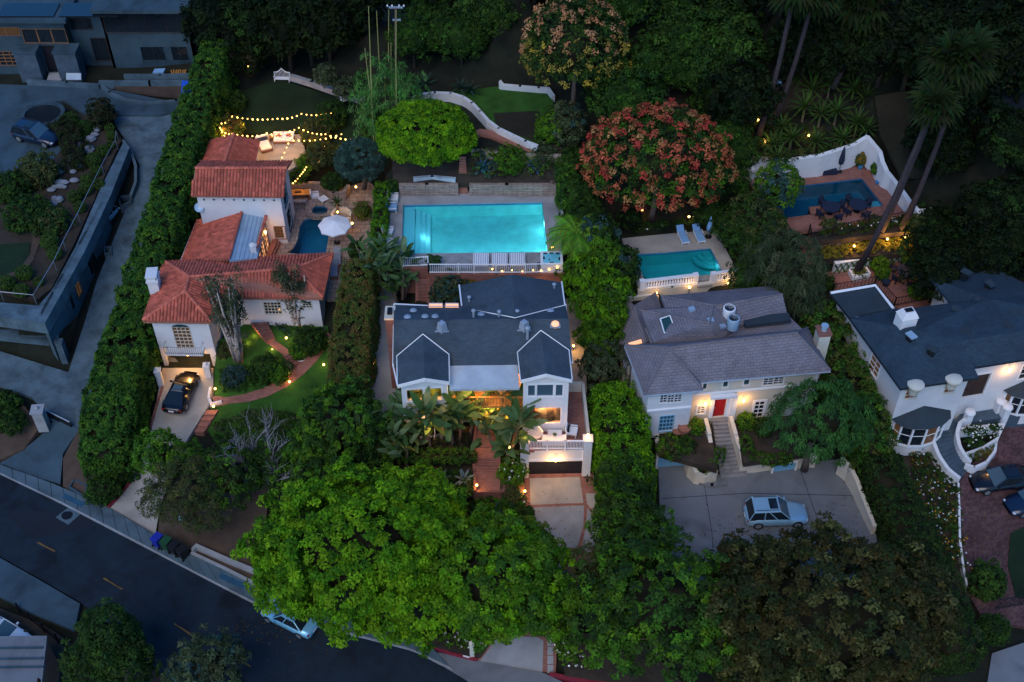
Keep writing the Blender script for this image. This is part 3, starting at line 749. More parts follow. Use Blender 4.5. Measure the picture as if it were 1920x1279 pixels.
sheet('gravel_forecourt', [(-200, 205), (50, 200), (120, 275), (100, 300), (80, 330), (0, 330), (-200, 330)], pl_rg, 'concrete_blue', th=.05, lift=.03, reg=False)
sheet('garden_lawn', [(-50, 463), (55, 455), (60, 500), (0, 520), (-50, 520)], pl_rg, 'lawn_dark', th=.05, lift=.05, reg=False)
sheet('garden_path', [(60, 425), (80, 430), (75, 455), (62, 490), (40, 515), (0, 530), (0, 520), (35, 508), (57, 478), (62, 450)], pl_rg, 'dirt_bare', th=.05, lift=.07, reg=False)
for a in ((-60, 0, 9), (0, 100, 8), (200, 60, 8.5), (400, 100, 9), (-60, 450, 8.), (0, 560, 2.6)): ctl(*a)
sheet('dirt_bank', [(188, 150), (370, 150), (362, 172), (350, 182), (280, 175), (220, 165)], 8.2, 'dirt_bare', th=.3)
sheet('dirt_bank', [(118, 860), (150, 800), (180, 850), (190, 905), (160, 935), (118, 912)], Pl((118, 912, .9), (160, 935, .8), (150, 800, 2.6)), 'dirt_bare', th=.4)
sheet('dirt_bank', [(0, 780), (45, 760), (75, 800), (45, 842), (0, 862)], Pl((0, 780, 2.6), (75, 800, 2.4), (0, 862, 1.2)), 'dirt_bare', th=.4)

# --- red tile house lot
pl_rd = Pl((310, 692, 3), (398, 692, 3), (245, 985, .55))
sheet('red_house_driveway', [(305, 690), (400, 690), (400, 745), (385, 770), (335, 850), (300, 950), (291, 1003), (203, 950), (240, 905), (284, 805)], pl_rd, 'concrete_tan')
pl_rg2 = Pl((410, 760, 2.5), (612, 640, 4.2), (430, 640, 4.4))
sheet('front_garden', [(402, 690), (410, 640), (470, 600), (560, 602), (615, 612), (622, 700), (600, 770), (520, 830), (420, 850), (385, 800), (402, 745)], pl_rg2, 'lawn')
sheet('dirt_bank', [(300, 955), (345, 860), (420, 850), (520, 850), (500, 960), (500, 1095), (470, 1086), (356, 1033), (296, 1000)], Pl((300, 990, .75), (480, 1088, .45), (420, 850, 2.3)), 'dirt_bare', th=.4)
sheet('terrace_patio', [(480, 322), (484, 268), (500, 250), (566, 248), (575, 300), (545, 318)], 8.0, 'concrete_tan')
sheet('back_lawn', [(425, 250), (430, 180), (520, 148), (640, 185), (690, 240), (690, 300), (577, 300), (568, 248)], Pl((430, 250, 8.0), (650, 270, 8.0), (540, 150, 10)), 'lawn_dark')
for a in ((395, 300, 6.6), (350, 430, 6), (300, 560, 4.5), (270, 640, 3), (700, 300, 8.5), (620, 330, 7.2), (560, 340, 7)): ctl(*a)

# --- central lot
sheet('front_terrace_soil', [(700, 820), (740, 790), (885, 800), (885, 852), (700, 860)], 5.3, 'soil')
sheet('side_patio', [(693, 540), (742, 540), (745, 800), (672, 800), (682, 700)], 5.5, 'concrete_tan')
sheet('side_passage', [(1055, 560), (1098, 560), (1100, 735), (1062, 735)], 5.6, 'concrete_tan')
sheet('planter_soil', [(740, 872), (888, 868), (890, 925), (760, 930)], 4.2, 'soil')
sheet('planter_soil', [(938, 868), (982, 868), (984, 905), (945, 900)], 4.0, 'soil')
sheet('planter_soil', [(890, 935), (985, 930), (986, 985), (890, 985)], 2.7, 'soil')
pl_cd = Pl((990, 893, 3.0), (1100, 893, 3.0), (960, 1210, .35))
sheet('brick_driveway', [(984, 889), (1112, 887), (1120, 925), (1126, 1060), (1070, 1120), (1045, 1190), (1042, 1262), (893, 1240), (935, 1185), (975, 1120), (985, 1040)], pl_cd, 'paver_red')
for pts in ([(993, 897), (1087, 895), (1094, 943), (995, 947)], [(994, 952), (1095, 948), (1094, 985), (1082, 1028), (1030, 1024), (994, 1018)],
            [(994, 1024), (1030, 1031), (1079, 1036), (1060, 1080), (1040, 1110), (990, 1110)], [(1098, 925), (1121, 926), (1123, 972), (1101, 945)],
            [(1101, 953), (1123, 980), (1124, 1034), (1089, 1034), (1099, 985)], [(935, 1192), (1008, 1195), (1019, 1202), (1017, 1262), (900, 1240)]):
    sheet('driveway_panel', pts, pl_cd, 'concrete_tan' if pts[0][1] < 950 else 'concrete', th=.03, lift=.02, reg=False)
for k in range(4):
    sheet('driveway_panel', [(1027, 1196 + 17 * k), (1038, 1196 + 17 * k), (1037, 1211 + 17 * k), (1026, 1211 + 17 * k)], pl_cd, 'concrete', th=.03, lift=.02, reg=False)
sheet('driveway_apron', [(774, 1214), (893, 1238), (1020, 1262), (1100, 1300), (1100, 1420), (960, 1400), (876, 1276)], Off(pl_street, .06), 'concrete_court', th=.2)
sheet('front_bed_soil', [(800, 1200), (935, 1160), (935, 1188), (900, 1232), (810, 1212)], Off(pl_street, .25), 'soil', th=.3)
sheet('front_bed_soil', [(1042, 1180), (1200, 1200), (1300, 1300), (1060, 1268)], Off(pl_street, .3), 'soil', th=.3)
for a in ((500, 900, 2.5), (600, 900, 3.2), (700, 950, 2.8), (800, 1000, 2.2), (700, 1100, 1.2), (900, 1050, 1.6), (560, 1100, .8)): ctl(*a)

# --- grey house lot
sheet('motor_court', [(1234, 868), (1290, 866), (1330, 890), (1400, 885), (1500, 868), (1584, 860), (1612, 905), (1640, 985), (1660, 1100), (1500, 1180), (1300, 1140), (1240, 1020)], 3.0, 'concrete_court')
sheet('house_terrace_soil', [(1236, 798), (1330, 780), (1345, 880), (1236, 850)], 5.2, 'soil')
sheet('house_terrace_soil', [(1372, 775), (1480, 770), (1520, 850), (1395, 868)], 5.0, 'soil')
for a in ((1100, 1000, 2.0), (1150, 1150, 1.0), (1300, 1250, .4), (1500, 1250, .8), (1700, 1250, 1.0), (1180, 760, 4.5), (1160, 640, 5.5), (1150, 520, 7.5), (1180, 950, 2.6)): ctl(*a)

# --- right hand house lot
pl_br = Pl((1830, 880, 3.2), (1920, 800, 3.4), (1860, 1150, .9))
sheet('brick_court', [(1796, 905), (1806, 880), (1850, 850), (1880, 800), (2050, 760), (2050, 1200), (1842, 1160), (1812, 1090), (1799, 1000)], pl_br, 'paver_plum')
sheet('entry_drive', [(1820, 1120), (1920, 1105), (1960, 1170), (1850, 1172)], Off(pl_br, .03), 'paver_plum', th=.05, reg=False)
sheet('far_sidewalk', [(1860, 1225), (1920, 1205), (2020, 1190), (2020, 1260), (1850, 1290)], Pl((1860, 1225, .7), (1920, 1205, .8), (1900, 1279, .5)), 'concrete_court')
sheet('flower_slope_soil', [(1690, 850), (1735, 835), (1800, 905), (1803, 1000), (1830, 1110), (1800, 1140), (1740, 1000), (1700, 900)], Pl((1700, 850, 3.6), (1800, 905, 3.2), (1815, 1120, 1.2)), 'soil')
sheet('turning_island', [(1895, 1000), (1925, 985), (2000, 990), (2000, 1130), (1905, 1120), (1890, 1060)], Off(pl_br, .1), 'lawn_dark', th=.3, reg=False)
for a in ((1760, 430, 9.5), (1760, 380, 11), (1850, 450, 10), (1920, 480, 9), (1480, 540, 7.5), (1540, 620, 6.5), (1620, 760, 5), (1660, 900, 3.6), (1740, 1150, 1.5)): ctl(*a)
# --- the slope behind
for a in ((450, 40, 13), (450, 120, 11), (650, 120, 12), (740, 250, 10.5), (700, 40, 15), (800, 150, 13), (900, 110, 14.5), (960, 10, 20), (1100, 200, 12.5), (1200, 160, 14), (1200, 40, 19), (1120, 330, 10.5),
          (1250, 410, 9), (1300, 440, 8.6), (1400, 180, 13.5), (1450, 60, 18), (1450, 260, 11.5), (1600, 220, 12.5), (1700, 250, 13), (1650, 60, 18), (1800, 150, 17), (1900, 60, 21), (1850, 300, 14), (200, -20, 10), (2050, 300, 15), (-100, 0, 9),
          (400, -100, 17), (960, -150, 28), (1500, -150, 28), (2100, -50, 26)): ctl(*a)
sheet('hill_road', [(1850, 140), (1920, 118), (2100, 100), (2100, 240), (1930, 205), (1890, 200)], 18.0, 'asphalt')
sheet('bare_slope', [(1440, 175), (1480, 150), (1560, 150), (1540, 185), (1480, 200), (1440, 240)], Pl((1440, 240, 12), (1480, 150, 14), (1560, 150, 14)), 'soil', th=.3)
sheet('dim_lawn', [(1640, 180), (1700, 170), (1740, 240), (1740, 330), (1690, 330), (1650, 250)], Pl((1640, 180, 14.5), (1740, 240, 13.5), (1700, 330, 11.5)), 'lawn_brown', th=.3)

# ================================================================ pools
def pool(outer, inner, z, deck, plaster, wm, label, depth=1.4, coping='concrete', wl=-.12, group=None, lights=(), deckname='pool_deck', extra=()):
    """outer, inner: photo outlines with the same number of corners; the deck is the ring between"""
    n = len(inner); A = [P(*p, z) for p in outer]; B = [P(*p, z) for p in inner]
    cx = sum(B, Vector()) / n
    Bi = [b + (cx - b).normalized() * -.3 for b in B]
    dk = bpy.data.objects.new(deckname, None); COL.objects.link(dk); dk['kind'] = 'structure'; ORG[dk] = Vector((0, 0, 0))
    for i in range(n):
        j = (i + 1) % n
        obj('deck_panel', MB().prism([A[i], A[j], Bi[j], Bi[i]], .4), deck, dk)
    SHEETS.append((np.array([(p.x, p.y) for p in A]), lambda x, y: z + 0 * x)); SHEETS.append((np.array([(p.x, p.y) for p in B]), lambda x, y: z - depth - .3 + 0 * x, .85))
    for p in A: CTRL.append((p.x, p.y, z))
    t = thing('swimming_pool', label, 'pool', (cx.x, cx.y, z - depth), group)
    cp = MB()
    for i in range(n):
        j = (i + 1) % n; up = Vector((0, 0, .03)); cp.prism([Bi[i] + up, Bi[j] + up, B[j] + up, B[i] + up], .2)
    obj('coping', cp, coping, t)
    bs = MB(); dn = Vector((0, 0, -depth)); up = Vector((0, 0, -.05))
    for i in range(n):
        j = (i + 1) % n; bs.quad(B[i] + up, B[j] + up, B[j] + dn, B[i] + dn)
    fl = tessellate_polygon([B]); o = len(bs.v); bs.v += [tuple(b + dn) for b in B]; bs.f += [tuple(i + o for i in f) for f in fl]; bs.c += [None] * len(fl)
    obj('basin', bs, plaster, t); tl = MB()
    for i in range(n):
        j = (i + 1) % n; i1, j1 = [B[k] + (cx - B[k]).normalized() * .02 for k in (i, j)]; tl.quad(i1 + Vector((0, 0, -.06)), j1 + Vector((0, 0, -.06)), j1 + Vector((0, 0, -.26)), i1 + Vector((0, 0, -.26)))
    obj('tile_line', tl, 'blue_pot', t)
    wt = MB(); o = [tuple(b + Vector((0, 0, wl))) for b in B]; wt.v += o; wt.f += [tuple(f) for f in fl]; wt.c += [None] * len(fl)
    # faces up
    me = mesh_of('water', wt, ORG[t]); 
    if me.polygons[0].normal.z < 0: me.flip_normals()
    ob = obj('water', me, wm, t); ob['kind'] = 'stuff'
    for (lx, ly, e) in lights:
        p = P(lx, ly, z - .55); l = lamp(t, p, e, (.55, .92, 1.0), .25, name='underwater_light')
    return t, A, B
big_in = [(756, 384), (1017, 379), (1027, 473), (753, 476)]
tpool, A1, B1 = pool([(735, 360), (1050, 353), (1055, 507), (722, 499)], big_in, 9.0, 'concrete', 'pool_plaster', 'water_clear',
     'large rectangular glowing turquoise pool behind the dark roofed house', lights=((1012, 468, 110), (960, 470, 40), (1016, 420, 50), (985, 384, 45), (920, 384, 45), (850, 384, 45), (850, 473, 50), (905, 473, 45), (800, 440, 25), (800, 388, 40)))
# entry steps along the left end
for k in range(4):
    a, b = P(753, 476, 9), P(756, 384, 9); e = (P(1027, 473, 9) - a).normalized(); x0 = .02 + k * .42
    q = [a + e * x0, b + e * x0, b + e * (x0 + .42), a + e * (x0 + .42)]
    if k == 0: q = [a + e * .02, b + e * .02, b + e * 1.0, a + e * 1.0]
    else: q = [a + e * (.6 + x0), b + e * (.6 + x0), b + e * (x0 + 1.02), a + e * (x0 + 1.02)]
    q = [v + Vector((0, 0, -.30 - .27 * k)) for v in q]; obj('pool_step', MB().prism(q, .27 * (4 - k) - .02), 'pool_step', tpool)
# pool of the grey house
pool2_in = [(1190, 476), (1245, 473), (1332, 465), (1357, 512), (1210, 530)]
tp2, A2, B2 = pool([(1166, 447), (1256, 438), (1343, 431), (1386, 516), (1198, 541)], pool2_in, 8.5, 'concrete_tan', 'pool_plaster_teal', 'water_teal',
     'medium trapezoid teal pool with two blue loungers at its back edge', lights=((1290, 470, 12), (1230, 525, 12), (1340, 500, 12), (1220, 480, 12)), coping='concrete_tan')
for k in range(3):
    a = P(1332, 465, 8.5); r_ = 1.5 - .4 * k; pts = [a] + [a + Vector((math.cos(t), math.sin(t), 0)) * r_ for t in np.linspace(R(185), R(292), 9)]
    obj('pool_step', MB().prism([p + Vector((0, 0, -.85 + .22 * k)) for p in pts], .2), 'pool_plaster_teal', tp2)
# deep blue pool of the right hand house
pool3_in = [(1430, 356), (1616, 334), (1657, 386), (1472, 409)]
tp3, A3, B3 = pool([(1403, 334), (1622, 297), (1712, 398), (1448, 442)], pool3_in, 10.0, 'paver_red', 'pool_plaster_navy', 'water_blue',
     'long deep blue pool inside the curved white wall at the upper right', lights=(), coping='paver_red')
obj('brick_ledge', MB().prism([P(1517, 388, 10.03), P(1618, 377, 10.03), P(1632, 395, 10.03), P(1523, 410, 10.03)], 1.3), 'paver_red', tp3)
obj('tanning_step', MB().prism([P(1618, 380, 9.75), P(1652, 376, 9.75), P(1658, 386, 9.75), P(1624, 391, 9.75)], .8), 'pool_plaster', tp3)
# dark kidney pool of the red house
kp = [(583, 408), (616, 409), (617, 440), (611, 476), (570, 478), (536, 474), (550, 466), (558, 450), (562, 425), (570, 412)]
ko = [(560, 398), (640, 396), (660, 430), (645, 500), (600, 500), (520, 500), (503, 480), (505, 445), (530, 405), (545, 398)]
tp4, A4, B4 = pool(ko, kp, 6.0, 'flagstone', 'pool_plaster_navy', 'water_blue', 'small freeform dark blue pool beside the white umbrella', lights=((600, 440, 5),), coping='flagstone')
sp = [(586, 390), (592, 386), (607, 386), (614, 390), (614, 399), (605, 402), (592, 402), (585, 399)]
so_ = [(574, 378), (590, 370), (620, 370), (630, 378), (630, 400), (615, 405), (590, 406), (572, 402)]
tp5, A5, B5 = pool(so_, sp, 6.3, 'flagstone', 'pool_plaster_navy', 'water_blue', 'tiny octagonal dark blue spa pool just behind the freeform pool', depth=.9, lights=(), coping='flagstone', deckname='spa_deck')
# flagstones round the red house pool
pt = bpy.data.objects.new('flagstone_patio', None); COL.objects.link(pt); pt['kind'] = 'structure'; ORG[pt] = Vector((0, 0, 0))
for q in ([(500, 440), (540, 352), (580, 350), (579, 398), (530, 405)], [(574, 352), (640, 352), (690, 340), (704, 350), (702, 400), (660, 430), (640, 396), (632, 372), (575, 368)],
          [(660, 430), (702, 400), (695, 480), (660, 560), (612, 560), (606, 500), (645, 500)]):
    sheet('patio_area', q, 5.97, 'flagstone', parent=pt)
    poly = q
random.seed(3)
sheet('upper_planting_soil', [(737, 343), (1054, 343), (1060, 288), (1050, 270), (885, 279), (880, 250), (800, 250), (735, 300)], Pl((750, 343, 10.2), (1050, 343, 10.2), (900, 282, 11.6)), 'soil')
sheet('upper_lawn', [(885, 168), (930, 162), (1033, 166), (1040, 210), (1012, 268), (960, 252), (925, 236), (902, 214), (885, 195), (850, 176), (862, 168)], 12.0, 'lawn')
sheet('lawn_bare_patch', [(925, 212), (1010, 208), (1020, 240), (1006, 266), (962, 250), (930, 234)], 12.0, 'lawn_brown', th=.01, lift=.008, reg=False)
sheet('pale_path', [(884, 250), (900, 242), (925, 245), (1000, 280), (1006, 286), (985, 284), (920, 256), (900, 252), (890, 262)], 12.0, 'terracotta', th=.3, lift=.04)
sheet('brick_terrace', [(1545, 512), (1600, 500), (1745, 478), (1760, 545), (1745, 575), (1690, 580), (1650, 562), (1640, 540), (1560, 552)], 7.0, 'paver_red')
sheet('bed_soil', [(1528, 470), (1745, 440), (1752, 470), (1545, 488)], 8.3, 'soil')
sheet('bed_soil', [(1520, 436), (1720, 405), (1735, 430), (1640, 440), (1520, 455)], 9.4, 'soil')
build_terrain()
# ================================================================ HOUSES
def eave_board(parent, V, m='white_trim', r=.07, dz=-.1):
    mb = MB()
    for a, b in V:
        d = (b - a).normalized(); s = d.cross(Vector((0, 0, 1))).normalized() * r; u = Vector((0, 0, .09))
        mb.add([a - s - u + Vector((0, 0, dz)), a + s - u + Vector((0, 0, dz)), a + s + u + Vector((0, 0, dz)), a - s + u + Vector((0, 0, dz)), b - s - u + Vector((0, 0, dz)), b + s - u + Vector((0, 0, dz)), b + s + u + Vector((0, 0, dz)), b - s + u + Vector((0, 0, dz))],
               [(0, 1, 2, 3), (7, 6, 5, 4), (0, 4, 5, 1), (1, 5, 6, 2), (2, 6, 7, 3), (3, 7, 4, 0)])
    return obj('eave_trim', mb, m, parent)
def inset(V, d):                                        # shrink an outline (walls inside the eaves)
    n = len(V); ar = sum(V[i].x * V[(i + 1) % n].y - V[(i + 1) % n].x * V[i].y for i in range(n)); sg = 1 if ar > 0 else -1; out = []
    for i in range(n):
        p, a, b = V[i], V[i - 1], V[(i + 1) % n]
        d1 = (p - a); d1.z = 0; d1.normalize(); d2 = (b - p); d2.z = 0; d2.normalize()
        n1 = Vector((-d1.y, d1.x, 0)) * sg; n2 = Vector((-d2.y, d2.x, 0)) * sg
        q = (n1 + n2); q = q / max(q.dot(n1), .3); out.append(p + q * d)
    return out
# ---------------------------------------------------------------- red tile house
rh = thing('tile_roofed_house', 'white stucco house with red barrel tile roofs stepping up behind the black coupe', 'house', tuple(P(440, 560, 5)))
E, RZ = 8.4, 9.75
q = lambda x, y, z=E: P(x, y, z)
FL, FR, AP, RJ, BL, IC = q(268, 601), q(396, 603), q(347, 547, RZ), q(355, 520, RZ), q(308, 490), q(411, 557)
RE, FRR, BRR = q(554, 504, RZ), q(605, 558), q(623, 477)
planes = [[FL, FR, AP], [FL, AP, RJ, BL], [FR, IC, RJ, AP], [IC, FRR, RE, RJ], [FRR, BRR, RE], [BRR, BL, RJ, RE]]
ru = MB()
for V in planes: ru.prism(V, .16)
roof = obj('roof', ru, 'terracotta', rh)
for V in planes: obj('roof_tiles', tile_roof(V), 'tile', roof, kind='stuff')
for pth in ([FL, AP], [FR, AP], [AP, RJ], [RJ, BL], [RJ, RE], [RE, FRR], [RE, BRR]): obj('ridge_tiles', ridge_caps(pth), 'tile', roof)
eave_board(rh, [(FL, FR), (IC, FRR), (FRR, BRR)], 'terracotta', .05, -.16)
base = inset([FL, FR, IC, FRR, BRR, BL], .45)
zz = E - .1
w_g = Wall(base[0], base[1], 2.7, zz); rc = w_g.rect(328, 614, 359, 652)
w_g.window(rh, (rc[0], rc[1], rc[2], rc[3]), 4, 6, 'window_dim', 'cream_stucco', mt=.05, name='french_window', label='arched french window above the garage')
fan_ = MB(); uc = (rc[0] + rc[1]) / 2; rr = (rc[1] - rc[0]) / 2
pts = [w_g.pt(uc + math.cos(t) * rr, rc[3] + .05 + math.sin(t) * rr * .45, .05) for t in np.linspace(0, PI, 11)]; fan_.add([w_g.pt(uc, rc[3] + .05, .05)] + pts, [(0, i, i + 1) for i in range(1, 11)]); 
for t in np.linspace(0, PI, 6): w_ = .0; fan_.tube([w_g.pt(uc, rc[3] + .07, .06), w_g.pt(uc + math.cos(t) * rr, rc[3] + .05 + math.sin(t) * rr * .45, .06)], .02, 4)
obj('fanlight', fan_, 'glass_green', rh)
gr = w_g.rect(313, 663, 397, 690); w_g.holes.append((gr[0], gr[1], 2.75, gr[3])); w_g.build(rh, 'white_stucco')
Wall(base[1], base[2], 2.7, zz).build(rh, 'white_stucco')
w_m = Wall(base[2], base[3], 3.9, zz)
w_m.window(rh, w_m.rect(496, 567, 527, 589), 5, 4, 'glass_dark', 'cream_stucco', mt=.05); w_m.window(rh, w_m.rect(568, 565, 584, 578), 3, 3, 'glass_dark', 'cream_stucco', mt=.05)
w_m.build(rh, 'white_stucco')
Wall(base[3], base[4], 3.9, zz).build(rh, 'white_stucco'); Wall(base[4], base[5], 4, zz).build(rh, 'white_stucco'); Wall(base[5], base[0], 2.7, zz).build(rh, 'white_stucco')
# garage room, lamp, balcony
gb = MB(); a0, a1 = w_g.pt(gr[0], 2.9, -.3), w_g.pt(gr[1], 2.9, -.3); bk = -w_g.n * 4.5; hh = Vector((0, 0, gr[3] - 2.9))
gb.quad(a0, a1, a1 + bk, a0 + bk); gb.quad(a0 + bk, a1 + bk, a1 + bk + hh, a0 + bk + hh); gb.quad(a0, a0 + bk, a0 + bk + hh, a0 + hh); gb.quad(a1, a1 + bk, a1 + bk + hh, a1 + hh); gb.quad(a0 + hh, a1 + hh, a1 + bk + hh, a0 + bk + hh)
obj('garage_recess', gb, 'concrete_court', rh)
gd = MB(); w_g.slab(gd, gr[0] + .02, gr[1] - .02, 2.8, gr[3] - .02, -2.2, -2.1)
for k in range(1, 4): w_g.slab(gd, gr[0] + .02, gr[1] - .02, 2.8 + k * .55, 2.83 + k * .55, -2.1, -2.07)
obj('garage_door', gd, 'wood', rh)
bl = MB(); u0, u1 = rc[0] - .85, rc[1] + .85; w_g.slab(bl, u0, u1, rc[2] - .18, rc[2] - .05, 0, .75); obj('balcony_floor', bl, 'white_stucco', rh)
br_ = MB()
for k in range(19): u = u0 + (u1 - u0) * k / 18; br_.tube([w_g.pt(u, rc[2] - .05, .72), w_g.pt(u, rc[2] + .75, .72)], .014, 4)
for v in (rc[2] + .75, rc[2] + .1): br_.tube([w_g.pt(u0, v, 0), w_g.pt(u0, v, .72), w_g.pt(u1, v, .72), w_g.pt(u1, v, 0)], .02, 4)
obj('balcony_railing', br_, 'iron', rh)
lm = MB().lathe(w_g.pt(uc + .1, gr[3] + .05, .25), [(.10, 0), (.13, .2), (.05, .3)], 8); obj('garage_lamp', lm, 'lamp_glow', rh); lamp(rh, w_g.pt(uc + .1, gr[3] + .12, .6), 95)
for px_ in (295, 303, 310, 386): 
    p = w_g.uv(px_, 605)
# chimney of the left wing
ch = MB(); c = P(289, 530, 9.2); ch.box((c.x, c.y, 7.2), (.8, 1.15, 2.5), .1, base=True); chm = obj('chimney', ch, 'white_stucco', rh)
cc = MB(); cc.box((c.x, c.y, 9.7), (.95, 1.3, .14), .1, base=True)
for k in range(4): cc.box((c.x, c.y - .42 + k * .28, 9.85), (.6, .12, .35), .1, base=True)
cc.box((c.x, c.y, 10.2), (.9, 1.25, .1), .1, base=True); obj('chimney_cap', cc, 'white_stucco', chm)
# middle wing: single slope of tiles falling left, blue metal roof, lit doors towards the pool
MV = [q(341, 489, 7.6), q(371, 413, 7.6), q(453, 397, 9.3), q(429, 486, 9.3)]
mr = obj('roof', MB().prism(MV, .16), 'terracotta', rh); obj('roof_tiles', tile_roof(MV), 'tile', mr, kind='stuff')
MT = [q(430, 489, 9.25), q(453, 400, 9.25), q(500, 402, 8.8), q(482, 484, 8.8)]
fr_ = obj('flat_roof', MB().prism(MT, .2), 'metal_roof', rh)
sm = MB()
for k in range(0, 7):
    a = MT[0].lerp(MT[3], k / 6); b = MT[1].lerp(MT[2], k / 6); u = Vector((0, 0, .03)); sm.tube([a + u, b + u], .025, 4)
obj('roof_seam', sm, 'metal_roof', fr_)
obj('ridge_tiles', ridge_caps([q(453, 398, 9.35), q(429, 486, 9.35)]), 'tile', fr_); obj('ridge_tiles', ridge_caps([q(500, 402, 8.95), q(482, 466, 8.95)]), 'tile', fr_)
mw = inset([MT[3], MT[2], MV[1], MV[0]], .1)
w_p = Wall((mw[0].x, mw[0].y), (mw[1].x, mw[1].y), 5.8, 8.6)
if w_p.n.x < 0: w_p = Wall((mw[1].x, mw[1].y), (mw[0].x, mw[0].y), 5.8, 8.6)
for k in range(3): w_p.window(rh, (.5 + k * 1.55, 1.7 + k * 1.55, 6.0, 8.15), 2, 4, 'window_glow_soft', 'wood_dark', mt=.04, name='french_door')
w_p.build(rh, 'cream_stucco')
Wall(MV[0], MV[1], 5, 7.4).build(rh, 'white_stucco') ; 
c = w_p.pt(3.6, 8.25, .2); obj('wall_lamp', MB().lathe(c, [(.06, 0), (.11, .12), (.1, .26), (.03, .34)], 8), 'lamp_glow', rh); lamp(rh, c + w_p.n * .4, 12)
sc_ = MB(); c = P(476, 468, 9.0); sc_.box((c.x, c.y, 8.8), (.5, .5, .7), 0, base=True); sc_.lathe((c.x, c.y, 9.5), [(.36, 0), (0.02, .28)], 4); obj('roof_vent', sc_, 'white_stucco', fr_)
st_ = MB()
for k in range(3): c = P(512 + k * 4, 466 - k * 1, 6.1); st_.box((c.x, c.y, 5.7), (.45, 2.2, .75 - .22 * k), -.15, base=True)
obj('terrace_steps', st_, 'terracotta', rh)
# tower
T1, T2, T3, T4 = q(358, 367, 11.4), q(531, 369, 11.4), q(547, 303, 11.4), q(376, 303, 11.4)
K1, K2 = q(366, 316, 12.75), q(538, 316, 12.75)
tr_ = obj('roof', MB().prism([T1, T2, K2, K1], .16).prism([K1, K2, T3, T4], .16), 'terracotta', rh)
obj('roof_tiles', tile_roof([T1, T2, K2, K1]), 'tile', tr_, kind='stuff'); obj('roof_tiles', tile_roof([K1, K2, T3, T4]), 'tile', tr_, kind='stuff'); obj('ridge_tiles', ridge_caps([K1, K2]), 'tile', tr_)
tb = inset([T1, T2, T3, T4], .35); 
tb = [Vector((v.x, v.y, 0)) for v in tb]
wf = Wall(tb[0], tb[1], 5.4, 11.3); wf.window(rh, wf.rect(516, 425, 535, 447), 4, 4, 'window_dim', 'wood', mt=.05, label='small lit window with dark bars at the foot of the tower'); wf.build(rh, 'white_stucco')
wr = Wall(tb[1], tb[2], 5.4, 11.3)
wr.window(rh, (wr.L * .25, wr.L * .6, 9.0, 10.6), 2, 3, 'glass_green', 'wood_dark'); wr.window(rh, (wr.L * .3, wr.L * .65, 6.2, 8.2), 2, 3, 'glass_green', 'wood_dark'); wr.build(rh, 'white_stucco')
Wall(tb[2], tb[3], 7, 11.3).build(rh, 'white_stucco'); Wall(tb[3], tb[0], 5.4, 11.3).build(rh, 'white_stucco')
for s_, e_, k_ in ((tb[1], tb[2], K2), (tb[3], tb[0], K1)):
    m_ = (s_ + e_) / 2; obj('gable', MB().add([(s_.x, s_.y, 11.25), (e_.x, e_.y, 11.25), (m_.x, m_.y, 12.4)], [(0, 1, 2)]), 'white_stucco', rh)
vt = MB()
for k in range(8): c = wf.pt(wf.L * (.08 + .12 * k), 10.75, .0); vt.tube([c, c + wf.n * .07], .08, 6)
obj('clay_vents', vt, 'wood_dark', rh, kind='stuff')
# back wing
W1, W2, W3, W4, J1, J2 = q(379, 308, 10.0), q(478, 303, 10.0), q(487, 264, 10.0), q(396, 262, 10.0), q(418, 314, 11.4), q(438, 253, 11.4)
bw = obj('roof', MB().prism([W1, J1, J2, W4], .16).prism([J1, W2, W3, J2], .16), 'terracotta', rh)
obj('roof_tiles', tile_roof([W1, J1, J2, W4]), 'tile', bw, kind='stuff'); obj('roof_tiles', tile_roof([J1, W2, W3, J2]), 'tile', bw, kind='stuff'); obj('ridge_tiles', ridge_caps([J1, J2]), 'tile', bw)
bb = inset([W1, W2, W3, W4], .3)
for i in range(4): Wall(bb[i], bb[(i + 1) % 4], 6.5, 9.85).build(rh, 'white_stucco')
mb = MB(); mb.add([(bb[2].x, bb[2].y, 9.8), (bb[3].x, bb[3].y, 9.8), (J2.x, J2.y - .3, 11.1)], [(0, 1, 2)]); obj('gable', mb, 'white_stucco', rh)
# satellite dish
ds = thing('satellite_dish', 'small round satellite dish on the left side of the white tower', 'satellite dish', tuple(P(373, 392, 9.5)), None)
c = P(374, 389, 9.8); m3 = Matrix.Rotation(R(50), 3, 'X'); mb = MB()
prof = [(.02, .0), (.2, .03), (.38, .1), (.42, .14)]; vs = []; 
for (r_, z_) in prof:
    for j in range(14): t = 2 * PI * j / 14; vs.append(Vector(c) + m3 @ Vector((r_ * math.cos(t), r_ * math.sin(t), z_)))
mb.add(vs, [(i * 14 + j, i * 14 + (j + 1) % 14, (i + 1) * 14 + (j + 1) % 14, (i + 1) * 14 + j) for i in range(3) for j in range(14)]); obj('dish', mb, 'metal_roof', ds)
obj('mast', MB().tube([c, c + Vector((.45, 0, -.5))], .03, 5), 'steel', ds)

# ---------------------------------------------------------------- central house, dark shingles
ch_ = thing('shingle_roofed_house', 'white two storey house with dark blue shingle roof and a brick terrace over its garage', 'house', tuple(P(900, 720, 6)))
e_ = 11.8
C1, C2, C3, C4 = q(737, 686, e_), q(1073, 681, e_), q(1060, 571, 12.7), q(739, 571, 12.7)
D1, D2 = q(738, 600, 13.9), q(1066, 598, 13.9)
G = lambda pts: MB().prism(pts, .2)
rf = G([C1, C2, D2, D1]); rf.prism([D1, D2, C3, C4], .2); roof = obj('roof', rf, 'shingle_dark', ch_)
